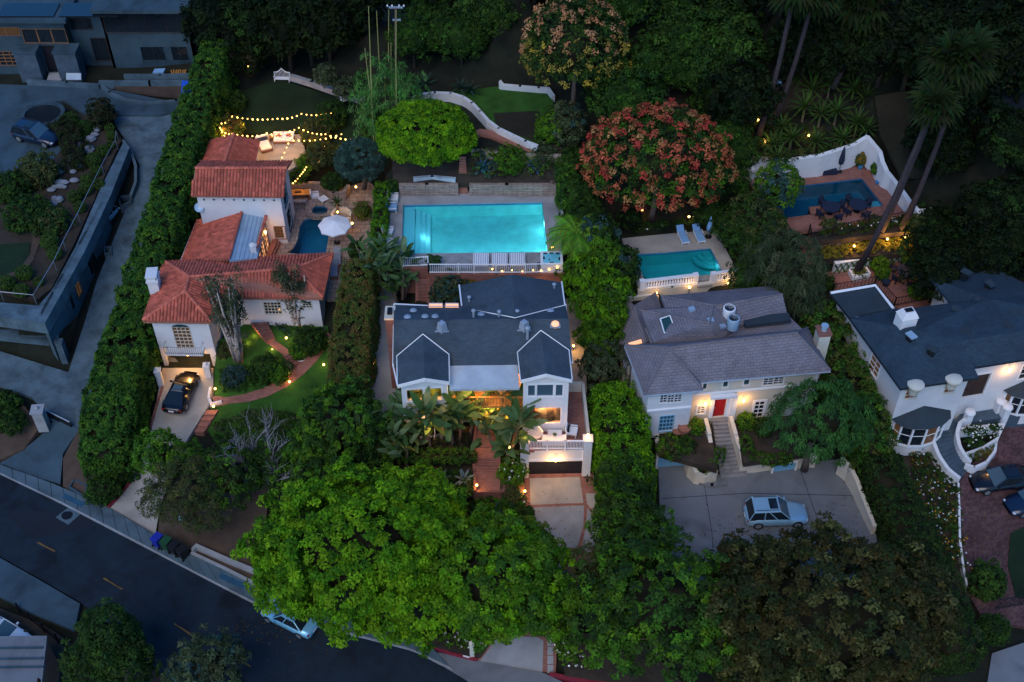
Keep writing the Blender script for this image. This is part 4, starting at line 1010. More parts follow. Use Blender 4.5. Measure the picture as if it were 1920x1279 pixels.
# back wing with ridge running back
X1, X2, X3, X4, Y1, Y2 = q(866, 578, 12.75), q(1059, 573, 12.75), q(1053, 529, 12.3), q(861, 535, 12.3), q(966, 597, 13.95), q(960, 515, 13.6)
obj('back_roof', MB().prism([X4, Y2, Y1, X1], .2).prism([Y2, X3, X2, Y1], .2), 'shingle_dark', ch_)
vf = MB().tube([X1 + Vector((0, 0, .05)), Y1 + Vector((0, 0, .06)), X2 + Vector((0, 0, .05))], .045, 4); obj('valley_flashing', vf, 'white_trim', ch_)
def cross_gable(apx, ez, rz, lv, lf, rv, rfp, pk, wins=None):
    A, LV, LF, RV, RF, PK = q(*apx, rz + .45), q(*lv, ez + .55), q(*lf, ez), q(*rv, ez + .55), q(*rfp, ez), q(*pk, rz)
    g = obj('dormer_roof', MB().prism([LV, LF, PK, A], .2).prism([A, PK, RF, RV], .2), 'shingle_dark', ch_)
    t = MB(); u = Vector((0, 0, .04)); t.tube([A + u, LV + u, LF + u, ], .042, 4); t.tube([A + u, RV + u, RF + u], .042, 4); obj('roof_flashing', t, 'white_trim', g)
    rk = MB()
    for (s, e2) in ((LF, PK), (RF, PK)):
        rk.prism([s + Vector((0, -.06, .02)), e2 + Vector((0, -.06, .02)), e2 + Vector((0, .0, .02)), s + Vector((0, .0, .02))], .3)
    obj('bargeboard', rk, 'white_trim', g)
    return LF, RF, PK
LF, RF, PK = cross_gable((1014, 620), 12.0, 12.95, (970, 661), (976, 713), (1067, 657), (1073, 712), (1024, 701))
LF2, RF2, PK2 = cross_gable((793, 627), 12.0, 12.95, (744, 668), (745, 722), (842, 665), (843, 716), (796, 709))
# right wing walls
a_, b_ = LF + Vector((.2, .35, 0)), RF + Vector((-.2, .35, 0))
ww = Wall(a_, b_, 5.9, 12.1); fw = 'white_paint'
for r_ in ((990, 722, 1003, 743), (1007, 721, 1037, 743), (1042, 721, 1055, 743)): ww.window(ch_, ww.rect(*r_), 1, 1, 'glass_blue', 'white_trim', ft=.09)
lr = ww.rect(994, 765, 1051, 792); ww.holes.append(lr); ww.build(ch_, fw)
gm = MB(); gm.add([(a_.x, a_.y, 12.05), (b_.x, b_.y, 12.05), (PK.x, a_.y, 12.85)], [(0, 1, 2)]); obj('gable', gm, fw, ch_)
ft = MB(); 
for (u0, u1, v0, v1) in ((lr[0] - .1, lr[1] + .1, lr[2] - .12, lr[2]), (lr[0] - .1, lr[0], lr[2], lr[3]), (lr[1], lr[1] + .1, lr[2], lr[3])): ww.slab(ft, u0, u1, v0, v1, -.1, .05)
wn = obj('window', ft, 'white_trim', ch_); wn['label'] = 'wide lit window onto the brick terrace'
ww_pane = MB(); ww.slab(ww_pane, lr[0], lr[1], lr[2], lr[3], -.09, -.07)
rm = MB(); p0, p1 = ww.pt(lr[0] - .1, 0, -.3), ww.pt(lr[1] + .1, 0, -.3); bk = -ww.n * 3.6; z0_, z1_ = Vector((0, 0, 6.05)), Vector((0, 0, 8.75))
rm.quad(p0 + z0_ + bk, p1 + z0_ + bk, p1 + z1_ + bk, p0 + z1_ + bk); rm.quad(p0 + z0_, p0 + z0_ + bk, p0 + z1_ + bk, p0 + z1_); rm.quad(p1 + z0_, p1 + z1_, p1 + z1_ + bk, p1 + z0_ + bk); rm.quad(p0 + z1_, p0 + z1_ + bk, p1 + z1_ + bk, p1 + z1_)
obj('room_walls', rm, 'room_wall', ch_); rfl = MB(); rfl.quad(p0 + z0_, p1 + z0_, p1 + z0_ + bk, p0 + z0_ + bk); obj('room_floor', rfl, 'room_floor', ch_)
pm = (p0 + p1) / 2 + bk * .45
lamp(ch_, pm + Vector((0, .2, 8.3)), 620, (1, .55, .2), .4, name='ceiling_light')
tbm = MB(); tbm.lathe((pm.x - .2, pm.y - .75, 6.8), [(.36, 0), (.36, .05)], 16); tbm.lathe((pm.x - .2, pm.y - .75, 6.05), [(.3, 0), (.06, .06), (.06, .75)], 10); obj('dining_table', tbm, 'white_paint', ch_)
sdm = MB(); sdm.box((pm.x - .3, pm.y - .2, 6.3), (.55, .3, .7), 0, base=True); obj('television', sdm, 'plastic_black', ch_)
obj('rug', MB().box((pm.x + .3, pm.y - .7, 6.06), (2.0, 1.3, .03), 0, base=True), 'white_cloth', ch_)
for dx9, dy9 in ((-.9, -.5), (.45, -.9), (1.2, -.3)): obj('dining_chair', MB().box((pm.x + dx9, pm.y + dy9, 6.06), (.45, .45, .45), .3, base=True).box((pm.x + dx9, pm.y + dy9 + .2, 6.5), (.45, .06, .45), 0, base=True), 'wood_dark', ch_)
obj('pane', ww_pane, 'glass_clear', wn)
side_b = Vector((C2.x - .3, C2.y + 6.5, 0))
Wall(b_, (b_.x - .25, b_.y + 7.0), 5.5, 12).build(ch_, fw); Wall((a_.x + .05, a_.y + 5), a_, 5.5, 12).build(ch_, fw)
# front of the house left of the wing: recessed balcony between the wings
fl_a, fl_b = LF2 + Vector((.2, .35, 0)), RF2 + Vector((-.2, .35, 0))
wl = Wall(fl_a, fl_b, 5.2, 12.1)
up = wl.rect(763, 729, 828, 751); wl.window(ch_, (up[0], (up[0] + up[1]) / 2 - .1, up[2], up[3]), 1, 1, 'glass_clear', 'white_trim', ft=.1); wl.window(ch_, ((up[0] + up[1]) / 2 + .1, up[1], up[2], up[3]), 1, 1, 'glass_clear', 'white_trim', ft=.1)
lo = wl.rect(786, 778, 828, 812); wl.window(ch_, (lo[0], lo[1], 5.7, 7.9), 3, 1, 'glass_clear', 'white_trim', ft=.1, mt=.06); wl.build(ch_, fw)
gm = MB(); gm.add([(fl_a.x, fl_a.y, 12.05), (fl_b.x, fl_b.y, 12.05), (PK2.x, fl_a.y, 12.85)], [(0, 1, 2)]); obj('gable', gm, fw, ch_)
lside = Vector((C4.x + .2, C4.y - .3, 0))
Wall(lside, fl_a, 5.2, 11.8).build(ch_, fw)
yb = max(fl_b.y, a_.y) + 1.6
wc = Wall((fl_b.x, yb), (a_.x, yb), 5.2, 11.8)
for i in range(4): L4 = wc.L / 4; wc.window(ch_, (i * L4 + .12, (i + 1) * L4 - .12, 8.95, 10.7), 1, 1, 'glass_clear', 'wood', ft=.07)
wc.door(ch_, (wc.L * .42, wc.L * .58, 5.45, 7.7), 'wood_orange', 'wood', rows=3, name='front_door'); wc.window(ch_, (wc.L * .63, wc.L * .9, 5.5, 7.7), 2, 1, 'window_glow', 'wood'); wc.window(ch_, (wc.L * .08, wc.L * .36, 5.5, 7.7), 2, 1, 'window_glow', 'wood')
wc.build(ch_, 'cream_stucco')
Wall(fl_b, (fl_b.x, yb), 5.2, 11.8).build(ch_, fw)
pf = MB().prism([Vector((fl_b.x, yb + .1, 8.55)), Vector((a_.x, yb + .1, 8.55)), Vector((a_.x, a_.y + .25, 8.55)), Vector((fl_b.x, a_.y + .25, 8.55))], .22); obj('balcony_floor', pf, 'wood_orange', ch_)
bk_ = MB()
for k in range(26): x = fl_b.x + (a_.x - fl_b.x) * k / 25; bk_.box((x, a_.y + .3, 8.6), (.05, .05, .85), 0, base=True)
bk_.box(((fl_b.x + a_.x) / 2, a_.y + .3, 9.45), (a_.x - fl_b.x, .1, .08), 0); obj('balcony_railing', bk_, 'wood_orange', ch_)
# white flat porch roof
wr_ = [q(842, 683, 11.75), q(970, 680, 11.75), q(974, 727, 11.3), q(843, 729, 11.3)]
obj('porch_roof', MB().prism(wr_, .25), 'white_flat_roof', ch_)
lamp(ch_, ((fl_b.x + a_.x) / 2 - 1, yb - .8, 10.9), 160, (1, .5, .12), .3); lamp(ch_, ((fl_b.x + a_.x) / 2, yb - .9, 8.1), 200, (1, .5, .12), .3)
lamp(ch_, (fl_a.x + 2.2, fl_a.y - 1.0, 8.4), 90, (1, .5, .12), .3)
y3 = fl_a.y + 3.3
rw = MB(); rw.box(((fl_a.x + fl_b.x) / 2, y3, 8.7), (fl_b.x - fl_a.x, .1, 3.3), 0, base=True); obj('partition', rw, 'room_wall', ch_)
obj('partition', MB().box(((fl_b.x + a_.x) / 2, yb + 2.8, 5.4), (a_.x - fl_b.x + .6, .1, 6.3), 0, base=True), 'room_wall', ch_)
for z9 in (5.4, 8.45): obj('room_floor', MB().box(((fl_a.x + fl_b.x) / 2, (fl_a.y + y3) / 2 + .1, z9), (fl_b.x - fl_a.x, y3 - fl_a.y, .2), 0, base=True), 'room_floor', ch_)
obj('room_floor', MB().box(((fl_b.x + a_.x) / 2, yb + 1.5, 8.45), (a_.x - fl_b.x, 2.4, .2), 0, base=True), 'room_floor', ch_)
for x9, y9, z9, w9, d9, h9, m9 in ((fl_a.x + 1.2, fl_a.y + 1.8, 8.65, 1.4, 1.8, .6, 'white_cloth'), (fl_b.x - .6, fl_a.y + 2.6, 8.65, .6, .5, 1.7, 'wood_dark'), (fl_a.x + 2.4, y3 - .15, 9.9, .9, .08, .7, 'wood_dark'), (fl_b.x + 1.2, yb + 1.6, 8.65, 1.4, .7, .8, 'wood'), (a_.x - 1.0, yb + 2.6, 9.6, .9, .1, .8, 'glass_blue')): obj('furniture', MB().box((x9, y9, z9), (w9, d9, h9), 0, base=True), m9, ch_)
for x9, y9, z9, e9 in ((fl_a.x + 2.0, fl_a.y + 1.5, 11.2, 330), (fl_a.x + 2.6, fl_a.y + 1.5, 7.9, 220), (fl_b.x + 1.5, yb + 1.3, 11.0, 260), (a_.x - 1.5, yb + 1.3, 11.0, 260)): lamp(ch_, (x9, y9, z9), e9, (1, .50, .13), .25, name='ceiling_light')
# side and back walls
Wall((C3.x - .3, C3.y - 4.5), (C3.x - .3, C3.y - .3), 5.5, 12.6).build(ch_, fw); bkw = Wall((C3.x - .3, C3.y - .3), lside, 5.5, 12.5); bkw.build(ch_, fw)
xb = [X4 + Vector((.3, -.3, 0)), X3 + Vector((-.3, -.3, 0))]
Wall(xb[1], xb[0], 6, 12.2).build(ch_, fw); Wall(xb[0], (xb[0].x, xb[0].y - 3), 6, 12.4).build(ch_, fw); Wall((xb[1].x, xb[1].y - 3), xb[1], 6, 12.4).build(ch_, fw)
eave_board(ch_, [(C1, C4), (X4, X1), (X3, X2), (C3, C2), (C1, LF2), (C4, X1)], 'white_trim', .05, .0)
for (x0, x1) in ((804, 830), (835, 860)):
    V = [q(x0, 577, 12.95), q(x1, 577, 12.95), q(x1, 571.5, 12.8), q(x0, 571.5, 12.8)]; s = obj('skylight', MB().prism([v + Vector((0, 0, .12)) for v in V], .2), 'window_glow_soft', ch_); cf = MB(); cf.tube([v + Vector((0, 0, .14)) for v in V + V[:1]], .05, 4); obj('skylight_frame', cf, 'vent_metal', s)
# brick chimney at the left
c = P(731, 583, 13.2); mb = MB().box((c.x, c.y - .1, 5.3), (.62, 1.2, 7.7), 0, base=True); chm = obj('chimney', mb, 'brick_red', ch_)
mb = MB().box((c.x, c.y - .1, 13.0), (.75, 1.35, .16), 0, base=True); obj('chimney_cap', mb, 'cream_stucco', chm); mb = MB().box((c.x, c.y - .1, 13.15), (.34, .55, .25), 0, base=True); obj('chimney_flue', mb, 'iron', chm)
def mroof(px, py): # point on the main roof
    for V in ([C1, C2, D2, D1], [D1, D2, C3, C4], [X4, Y2, Y1, X1], [Y2, X3, X2, Y1]):
        cc, n = best_plane(V); d = ray(px, py); p = CAM + d * ((cc - CAM).dot(n) / n.dot(d))
        if inside(np.array([(v.x, v.y) for v in V]), np.array([p.x]), np.array([p.y]))[0]: return p
    return P(px, py, 13)
for (x, y) in ((829, 617), (983, 615)):
    p = mroof(x, y); mb = MB().lathe((p.x, p.y, p.z - .1), [(.42, 0), (.30, .75), (.0, .78)], 4); mb.box((p.x, p.y - .25, p.z), (1.0, .1, .08)); obj('roof_cowl', mb, 'vent_metal', ch_)
p = mroof(989, 636); mb = MB().tube([p, p + Vector((0, 0, 1.15))], .1, 8).lathe((p.x, p.y, p.z + 1.1), [(.2, 0), (.2, .1), (.02, .2)], 8); obj('flue_pipe', mb, 'vent_metal', ch_)
for (x, y, h) in ((888, 595, .7), (936, 594, .55), (970, 590, .4), (880, 566, .5), (1039, 540, .4)):
    p = mroof(x, y); mb = MB().tube([p - Vector((0, 0, .1)), p + Vector((0, 0, h))], .09, 8).lathe((p.x, p.y, p.z + h - .05), [(.16, 0), (.16, .08), (.02, .16)], 8); obj('vent_pipe', mb, 'vent_metal', ch_)
for (x, y) in ((764, 595), (797, 594), (816, 594), (902, 590), (1032, 583), (775, 583)):
    p = mroof(x, y); mb = MB().lathe((p.x, p.y, p.z), [(.28, -.05), (.26, .06), (.12, .14), (.02, .15)], 12); obj('dome_vent', mb, 'vent_metal', ch_)
p = mroof(1041, 609); o = obj('round_skylight', MB().lathe((p.x, p.y, p.z), [(.28, -.1), (.28, .16), (.2, .24), (.02, .28)], 14), 'window_glow_soft', ch_)
o = obj('skylight_curb', MB().box((p.x, p.y, p.z), (.75, .6, .12)), 'vent_metal', o)
# garage and terrace
g0, g1 = P(985, 848, 5.75), P(1101, 846, 5.75)
wg = Wall(g0, g1, 2.7, 5.9)
gdr = wg.rect(990, 864, 1092, 889); gdr = (gdr[0], gdr[1], 2.98, gdr[3]); wg.holes.append((gdr[0], gdr[1], 2.9, gdr[3])); wg.build(ch_, fw)
gd = MB(); wg.slab(gd, gdr[0], gdr[1], 2.95, gdr[3], -.2, -.14)
for i in range(8):
    for j in range(4):
        pw = (gdr[1] - gdr[0]) / 8; ph = (gdr[3] - 2.98) / 4; wg.slab(gd, gdr[0] + pw * i + .05, gdr[0] + pw * (i + 1) - .05, 2.98 + ph * j + .05, 2.98 + ph * (j + 1) - .05, -.14, -.12)
obj('garage_door', gd, 'door_dark', ch_)
fm = MB(); wg.slab(fm, gdr[0] - .2, gdr[0], 2.9, gdr[3] + .2, -.05, .07); wg.slab(fm, gdr[1], gdr[1] + .2, 2.9, gdr[3] + .2, -.05, .07); wg.slab(fm, gdr[0], gdr[1], gdr[3], gdr[3] + .2, -.05, .065); obj('door_frame', fm, 'white_trim', ch_)
c = wg.pt((gdr[0] + gdr[1]) / 2, gdr[3] + .18, .22); obj('garage_lamp', MB().lathe(c, [(.05, 0), (.12, .1), (.12, .28), (.03, .38)], 8), 'lamp_glow', ch_); lamp(ch_, c + Vector((0, -.35, -.05)), 42)
ter = [P(980, 845, 5.95), P(1104, 842, 5.95), P(1092, 733, 5.95), P(1066, 733, 5.95), Vector((b_.x + .0, b_.y + .1, 5.95)), Vector((a_.x - .3, a_.y + .1, 5.95))]
obj('terrace_floor', MB().prism(ter, .25), 'paver_red', ch_)
gs = MB().prism([ter[0] + Vector((.15, .2, -.26)), ter[1] + Vector((-.15, .2, -.26)), ter[2] + Vector((-.1, 0, -.26)), ter[3] + Vector((0, 0, -.26)), ter[4] + Vector((0, 0, -.26)), ter[5] + Vector((.1, 0, -.26))], (2.7,)); obj('garage_walls', gs, fw, ch_)
pr = MB()
def para(mb, a, b, h, th=.22, z=5.95):
    d = (b - a); d.z = 0; d.normalize(); s = Vector((d.y, -d.x, 0)) * th / 2; mb.prism([Vector((v.x, v.y, z + h)) for v in (a - s, b - s, b + s, a + s)], h + .2)
para(pr, ter[1], ter[2], .95); para(pr, ter[2], ter[3] + Vector((0, .01, 0)), .95); obj('terrace_parapet', pr, 'cream_stucco', ch_)
for c in (ter[0], ter[1]):
    pb = MB(); pb.box((c.x + (.15 if c == ter[0] else -.1), c.y + .1, 2.7), (.62, .62, 4.3), 0, base=True); pb.box((c.x + (.15 if c == ter[0] else -.1), c.y + .1, 7.0), (.74, .74, .1), 0, base=True); obj('corner_post', pb, fw, ch_)
for c, dx in ((ter[0], .15), (ter[1], -.1)):
    o = obj('post_lantern', MB().lathe((c.x + dx, c.y + .1, 7.12), [(.09, 0), (.13, .12), (.13, .3), (.04, .42)], 8), 'lamp_glow', ch_); lamp(ch_, (c.x + dx, c.y - .2, 7.7), 5)
rl = MB(); x0, x1, yr = ter[0].x + .5, ter[1].x - .45, ter[0].y + .08
rail = MB(); rail.box(((x0 + x1) / 2, yr, 6.95), (x1 - x0, .12, .1)); rail.box(((x0 + x1) / 2, yr, 6.1), (x1 - x0, .1, .08)); ro = obj('railing', rail, 'white_trim', ch_)
for k in range(1, 3): rl.box((x0 + (x1 - x0) * k / 3, yr, 5.95), (.14, .14, 1.05), 0, base=True)
for k in range(36): rl.box((x0 + (x1 - x0) * (k + .5) / 36, yr, 6.1), (.045, .045, .85), 0, base=True)
obj('balusters', rl, 'white_trim', ro, kind='stuff')
# ---------------------------------------------------------------- grey roofed house with the red door
gh = thing('grey_roofed_house', 'cream house with broad grey shingle roof, red front door and stone stairs', 'house', tuple(P(1350, 720, 5.5)))
EZ, RG = 10.3, 12.2
a1, a2, a3, a4 = q(1208, 741, EZ), q(1318, 731, EZ), q(1313, 716, EZ), q(1557, 695, EZ)
a5, a6, h1, h2 = q(1514, 615, EZ), q(1172, 648, EZ), q(1254, 652, RG), q(1493, 624, RG)
rg = MB()
for V in ([a1, a2, h1], [a1, h1, a6], [a2, a3, h1], [a3, a4, h2, h1], [a4, a5, h2], [a5, a6, h1, h2]): rg.prism(V, .2)
roof = obj('roof', rg, 'shingle_grey', gh)
hp = MB()
for V in ([a1, h1], [a2, h1], [h1, h2], [h2, a4], [h2, a5], [h1, a6]): hp.tube([v + Vector((0, 0, .03)) for v in V], .09, 5)
obj('ridge_cap', hp, 'shingle_grey', roof)
gt = MB()
for V in ([a6, a1, a2, a3, a4, a5],): gt.tube([v + Vector((0, 0, -.12)) for v in V], .09, 5)
obj('gutter', gt, 'vent_metal', gh)
gb_ = inset([a1, a2, a3, a4, a5, a6], .5)
gw1 = Wall(gb_[0], gb_[1], 4.8, EZ); gw1.window(gh, gw1.rect(1238, 737, 1251, 755), 2, 4); gw1.window(gh, gw1.rect(1252, 737, 1264, 755), 2, 4); gw1.window(gh, gw1.rect(1265, 737, 1278, 754), 2, 4)
gw1.window(gh, gw1.rect(1237, 780, 1262, 808), 4, 4, 'glass_blue', 'door_blue', mt=.06, name='french_door', label='pale blue french door under the left wing'); gw1.build(gh, 'white_stucco')
lg = MB(); gw1.slab(lg, 0, gw1.L, 7.9, 8.05, 0, .12); obj('string_course', lg, 'white_trim', gh)
Wall(gb_[1], gb_[2], 4.8, EZ).build(gh, 'white_stucco')
gw2 = Wall(gb_[2], gb_[3], 4.8, EZ)
for r_ in ((1318, 719, 1325, 730), (1356, 714, 1365, 726), (1395, 710, 1405, 722)): gw2.window(gh, gw2.rect(*r_), 1, 1, 'glass_green')
for r_ in ((1432, 706, 1450, 722), (1452, 704, 1469, 720)): gw2.window(gh, gw2.rect(*r_), 2, 4)
gw2.window(gh, gw2.rect(1308, 760, 1321, 775), 2, 4, ft=.12, mt=.05)
dr = gw2.rect(1338, 749, 1360, 780); dr = (dr[0], dr[1], 5.6, 7.95); dd = gw2.door(gh, dr, 'door_red', 'white_trim', 2, label='bright red front door', ft=.3)
gw2.window(gh, gw2.rect(1414, 753, 1431, 782), 2, 4, ft=.18, mt=.05)
gw2.build(gh, 'cream_stucco')
lg = MB(); gw2.slab(lg, 0, gw2.L, 8.35, 8.5, 0, .1); obj('string_course', lg, 'white_trim', gh)
lg = MB(); gw2.slab(lg, dr[0] - .5, dr[1] + .5, 8.1, 8.3, .1, .45); obj('door_hood', lg, 'white_trim', gh)
lg = MB(); gw2.slab(lg, dr[1] + .3, dr[1] + .75, 5.4, 8.1, .0, .3); obj('door_pilaster', lg, 'white_trim', gh)
for px_, u in ((1330, dr[0] - .75), (1380, dr[1] + 1.25)):
    c = gw2.pt(u, 7.25, .2); obj('wall_lamp', MB().lathe(c, [(.05, 0), (.1, .1), (.1, .3), (.03, .4)], 8), 'lamp_glow', gh); lamp(gh, c + gw2.n * .3 + Vector((0, 0, .1)), 24)
Wall(gb_[3], gb_[4], 4.8, EZ).build(gh, 'white_stucco'); Wall(gb_[4], gb_[5], 4.8, EZ).build(gh, 'white_stucco'); Wall(gb_[5], gb_[0], 4.8, EZ).build(gh, 'white_stucco')
# back block
b1, b2, b3, b4, b5 = q(1201, 582, 11), q(1224, 641, 11), q(1380, 632, 11), q(1330, 606, 12.5), q(1247, 577, 11)
k1, k2, k3, k4, k5, k6 = q(1239, 555, 11), q(1443, 536, 11), q(1467, 552, 12.3), q(1338, 573, 12.5), q(1476, 588, 11.1), q(1390, 609, 11.1)
bk2 = MB()
for V in ([b1, b2, q(1345, 638, 11), b4], [b1, b4, k4, b5], [k1, k2, k3, k4], [k1, k4, b5], [k4, k3, k5, k6], [b4, k4, k6, q(1345, 638, 11)]): bk2.prism(V, .2)
rb = obj('back_roof', bk2, 'shingle_grey', gh)
hp = MB()
for V in ([b1, b4], [b4, q(1345, 638, 11)], [b4, k4], [k4, k3], [k1, k4]): hp.tube([v + Vector((0, 0, .03)) for v in V], .08, 5)
obj('ridge_cap', hp, 'shingle_grey', rb)
fl_ = [q(1201, 584, 10.75), q(1224, 643, 10.75), q(1380, 634, 10.75), q(1505, 618, 10.75), q(1476, 589, 10.75), q(1466, 556, 10.75), q(1443, 540, 10.75), q(1239, 558, 10.75), q(1247, 580, 10.75)]
obj('lower_roof', MB().prism(fl_, .2), 'shingle_grey', gh)
obj('flat_roof', MB().prism([q(1390, 595, 11.3), q(1478, 586, 11.3), q(1484, 600, 11.3), q(1398, 610, 11.3)], .3), 'roof_felt', gh)
fi = inset(fl_, .4)
for i in range(len(fi)): Wall(fi[i], fi[(i + 1) % len(fi)], 5.5, 10.7).build(gh, 'white_stucco')
V = [q(1238, 598, 11.75), q(1256, 592, 11.85), q(1266, 618, 11.4), q(1246, 625, 11.35)]
s = obj('skylight', MB().prism(V, .35), 'glass_green', gh); obj('skylight_frame', MB().tube([v + Vector((0, 0, .02)) for v in V + V[:1]], .06, 4), 'white_trim', s)
# low roof of the left annex, lit gap
L1, L2, L3, L4, L5 = q(1168, 556, 9), q(1228, 547, 9), q(1240, 582, 9), q(1232, 645, 8.4), q(1166, 660, 8.2)
obj('annex_roof', MB().prism([q(1166, 556, 8.6), q(1190, 572, 9.6), q(1212, 640, 9.4), q(1172, 690, 8.4), q(1160, 650, 8.2)], .2).prism([q(1190, 572, 9.6), q(1230, 547, 8.8), q(1243, 585, 8.6), q(1218, 640, 9.2), q(1212, 640, 9.4)], .2), 'shingle_grey', gh)
ai = [q(1172, 560, 8.3), q(1228, 553, 8.3), q(1236, 600, 8.3), q(1215, 640, 8.3), q(1176, 680, 8.3)]
for i in range(5): Wall(ai[i], ai[(i + 1) % 5], 5, 8.3).build(gh, 'cream_stucco')
obj('porch_glow', MB().prism([q(1178, 643, 9.6), q(1202, 636, 9.6), q(1204, 642, 9.6), q(1186, 647, 9.6)], .1), 'window_glow_soft', gh)  # glowing slab stands in for the light in the gap
# chimney right
c = P(1541, 634, 11.0); chm = obj('chimney', MB().box((c.x, c.y, 5.5), (.85, 1.0, 6.2), .1, base=True), 'cream_stucco', gh)
obj('chimney_cap', MB().box((c.x, c.y, 11.7), (1.0, 1.15, .15), .1, base=True), 'brick_red', chm); obj('chimney_flue', MB().lathe((c.x, c.y, 11.85), [(.22, 0), (.22, .35), (.28, .36), (.28, .5)], 10), 'metal_roof', chm)
def on_gh(px, py, z=11.9): return P(px, py, z)
for (x, y, z, h, m_) in ((1297, 580, 12.2, .25, 'metal_roof'), (1299, 621, 11.6, .2, 'plastic_black'), (1332, 600, 12.4, .2, 'metal_roof'), (1355, 612, 12, .2, 'vent_metal')):
    p = P(x, y, z); obj('roof_vent', MB().box((p.x, p.y, p.z), (.45, .35, h), .3), m_, gh)
# air conditioners: standing on the roof, things of their own
def ac(px, py, label, m_, r=.48, h=.95, sq=True):
    p = P(px, py, 12.6); t = thing('air_conditioner', label, 'air conditioner', (p.x, p.y, 11.6), None)
    obj('casing', MB().lathe((p.x, p.y, 11.6), [(r, 0), (r, h), (r * .96, h + .05), (r * .8, h + .06)], 12, cap=False) , m_, t)
    f = MB(); f.lathe((p.x, p.y, 11.6 + h - .15), [(r * .8, 0), (r * .78, .01)], 14)
    for k in range(5):
        a = k * 2 * PI / 5; f.box((p.x + .2 * math.cos(a), p.y + .2 * math.sin(a), 11.6 + h - .08), (.34, .12, .02), a)
    obj('fan', f, 'plastic_black', t)
    g = MB()
    for rr in (.12, .24, .36): g.lathe((p.x, p.y, 11.6 + h + .03), [(rr, 0), (rr + .012, .01)], 16, cap=False)
    for k in range(8): a = k * PI / 4; g.tube([(p.x, p.y, 11.64 + h), (p.x + r * .8 * math.cos(a), p.y + r * .8 * math.sin(a), 11.64 + h)], .01, 3)
    obj('grille', g, 'steel', t); return t
ac(1368, 577, 'tall round air conditioner with a white top on the grey roof', 'white_paint'); ac(1376, 596, 'dark round air conditioner in front of the white topped one', 'metal_roof', r=.46)
# stairs up to the door: every step its own piece
sx = thing('stone_stairway', 'broad flight of grey stone steps climbing to the red door', 'stairs', tuple(P(1375, 890, 3.0)))
NS_ = 14
top_l, top_r, bot_l, bot_r = P(1336, 782, 5.5), P(1362, 782, 5.5), P(1350, 898, 3.05), P(1400, 892, 3.05)
land = MB().prism([P(1333, 772, 5.5), P(1366, 770, 5.5), P(1366, 788, 5.5), P(1336, 790, 5.5)], .6); obj('landing', land, 'stone_step', sx)
l0, l1, r0, r1 = P(1336, 788, 5.5), P(1351, 898, 3.0), P(1366, 787, 5.5), P(1402, 893, 3.0)
for k in range(NS_):
    t0, t1 = k / NS_, (k + 1) / NS_; z_ = 5.5 - (k + 1) * 2.5 / (NS_ + 1); u = Vector((0, 0, z_))
    f2 = lambda a, b, t: Vector((a.x + (b.x - a.x) * t, a.y + (b.y - a.y) * t, 0)) + u
    obj('step', MB().prism([f2(l0, l1, t0), f2(r0, r1, t0), f2(r0, r1, t1 + .012), f2(l0, l1, t1 + .012)], .5), 'stone_step', sx)
def low_wall(name, label, pts, m, th=.3, h=.5, cat='wall', zb=None, cap=None, group=None):
    """pts: [(px,py,ztop)] wall following its seen top line"""
    V = [P(*p) for p in pts]; t = thing(name, label, cat, (V[0].x, V[0].y, V[0].z - h), group); mb = MB(); cp = MB()
    for i in range(len(V) - 1):
        a, b = V[i], V[i + 1]; d = b - a; d.z = 0
        if d.length < .01: continue
        d.normalize(); s = Vector((d.y, -d.x, 0)) * th / 2; e = d * (th * .35)
        mb.prism([a - s - e * (i > 0), b - s + e, b + s + e, a + s - e * (i > 0)], h + .3)
        if cap: s2 = s * 1.25; u = Vector((0, 0, .06)); cp.prism([a - s2 - e * 0 + u, b - s2 + e * .5 + u, b + s2 + e * .5 + u, a + s2 + u], .07)
    obj('wall_body', mb, m, t)
    if cap: obj('coping', cp, cap, t)
    return t
low_wall('stair_wall', 'cream wall stepping down the left side of the stone stairs', [(1323, 784, 6.1), (1330, 812, 5.6), (1334, 838, 5.0), (1340, 862, 4.5)], 'cream_stucco', h=1.2)
low_wall('stair_wall', 'cream wall stepping down the right side of the stone stairs', [(1370, 780, 6.1), (1379, 812, 5.5), (1388, 840, 4.9), (1393, 862, 4.5)], 'cream_stucco', h=1.4)
low_wall('retaining_wall', 'cream retaining wall between the right planting and the motor court', [(1394, 863, 4.4), (1420, 861, 4.4), (1455, 856, 4.4), (1530, 852, 4.4)], 'cream_stucco', h=1.4)
low_wall('retaining_wall', 'curved cream planter wall left of the stone stairs', [(1290, 850, 4.6), (1296, 868, 4.6), (1306, 884, 4.3), (1320, 893, 3.9), (1342, 880, 4.3)], 'cream_stucco', h=1.5)
low_wall('court_wall', 'tall curving cream wall along the right side of the motor court', [(1578, 858, 4.8), (1594, 873, 4.7), (1608, 902, 4.5), (1622, 940, 4.2), (1640, 985, 3.9)], 'cream_stucco', h=1.6, th=.3)
kb_ = low_wall('kerb_wall', 'low blue grey kerb round the planter foot of the stairs', [(1304, 888, 3.25), (1314, 903, 3.25), (1335, 909, 3.25), (1360, 905, 3.25)], 'concrete_court', h=.25)
gg = thing('lower_garage', 'cream garage front with blue door below the terrace left of the stairs', 'garage', tuple(P(1262, 878, 3)))
wgx = Wall(P(1228, 878, 3), P(1290, 874, 3), 2.8, 5.1); rr_ = wgx.rect(1233, 856, 1287, 876); wgx.door(gg, (rr_[0], rr_[1], 3.0, rr_[3]), 'door_blue', 'white_trim', 4, handle=False, name='garage_door'); wgx.build(gg, 'cream_stucco')
obj('roof_slab', MB().prism([wgx.pt(0, 5.1), wgx.pt(wgx.L, 5.1), wgx.pt(wgx.L, 5.1) - wgx.n * 3, wgx.pt(0, 5.1) - wgx.n * 3], .2), 'cream_stucco', gg)
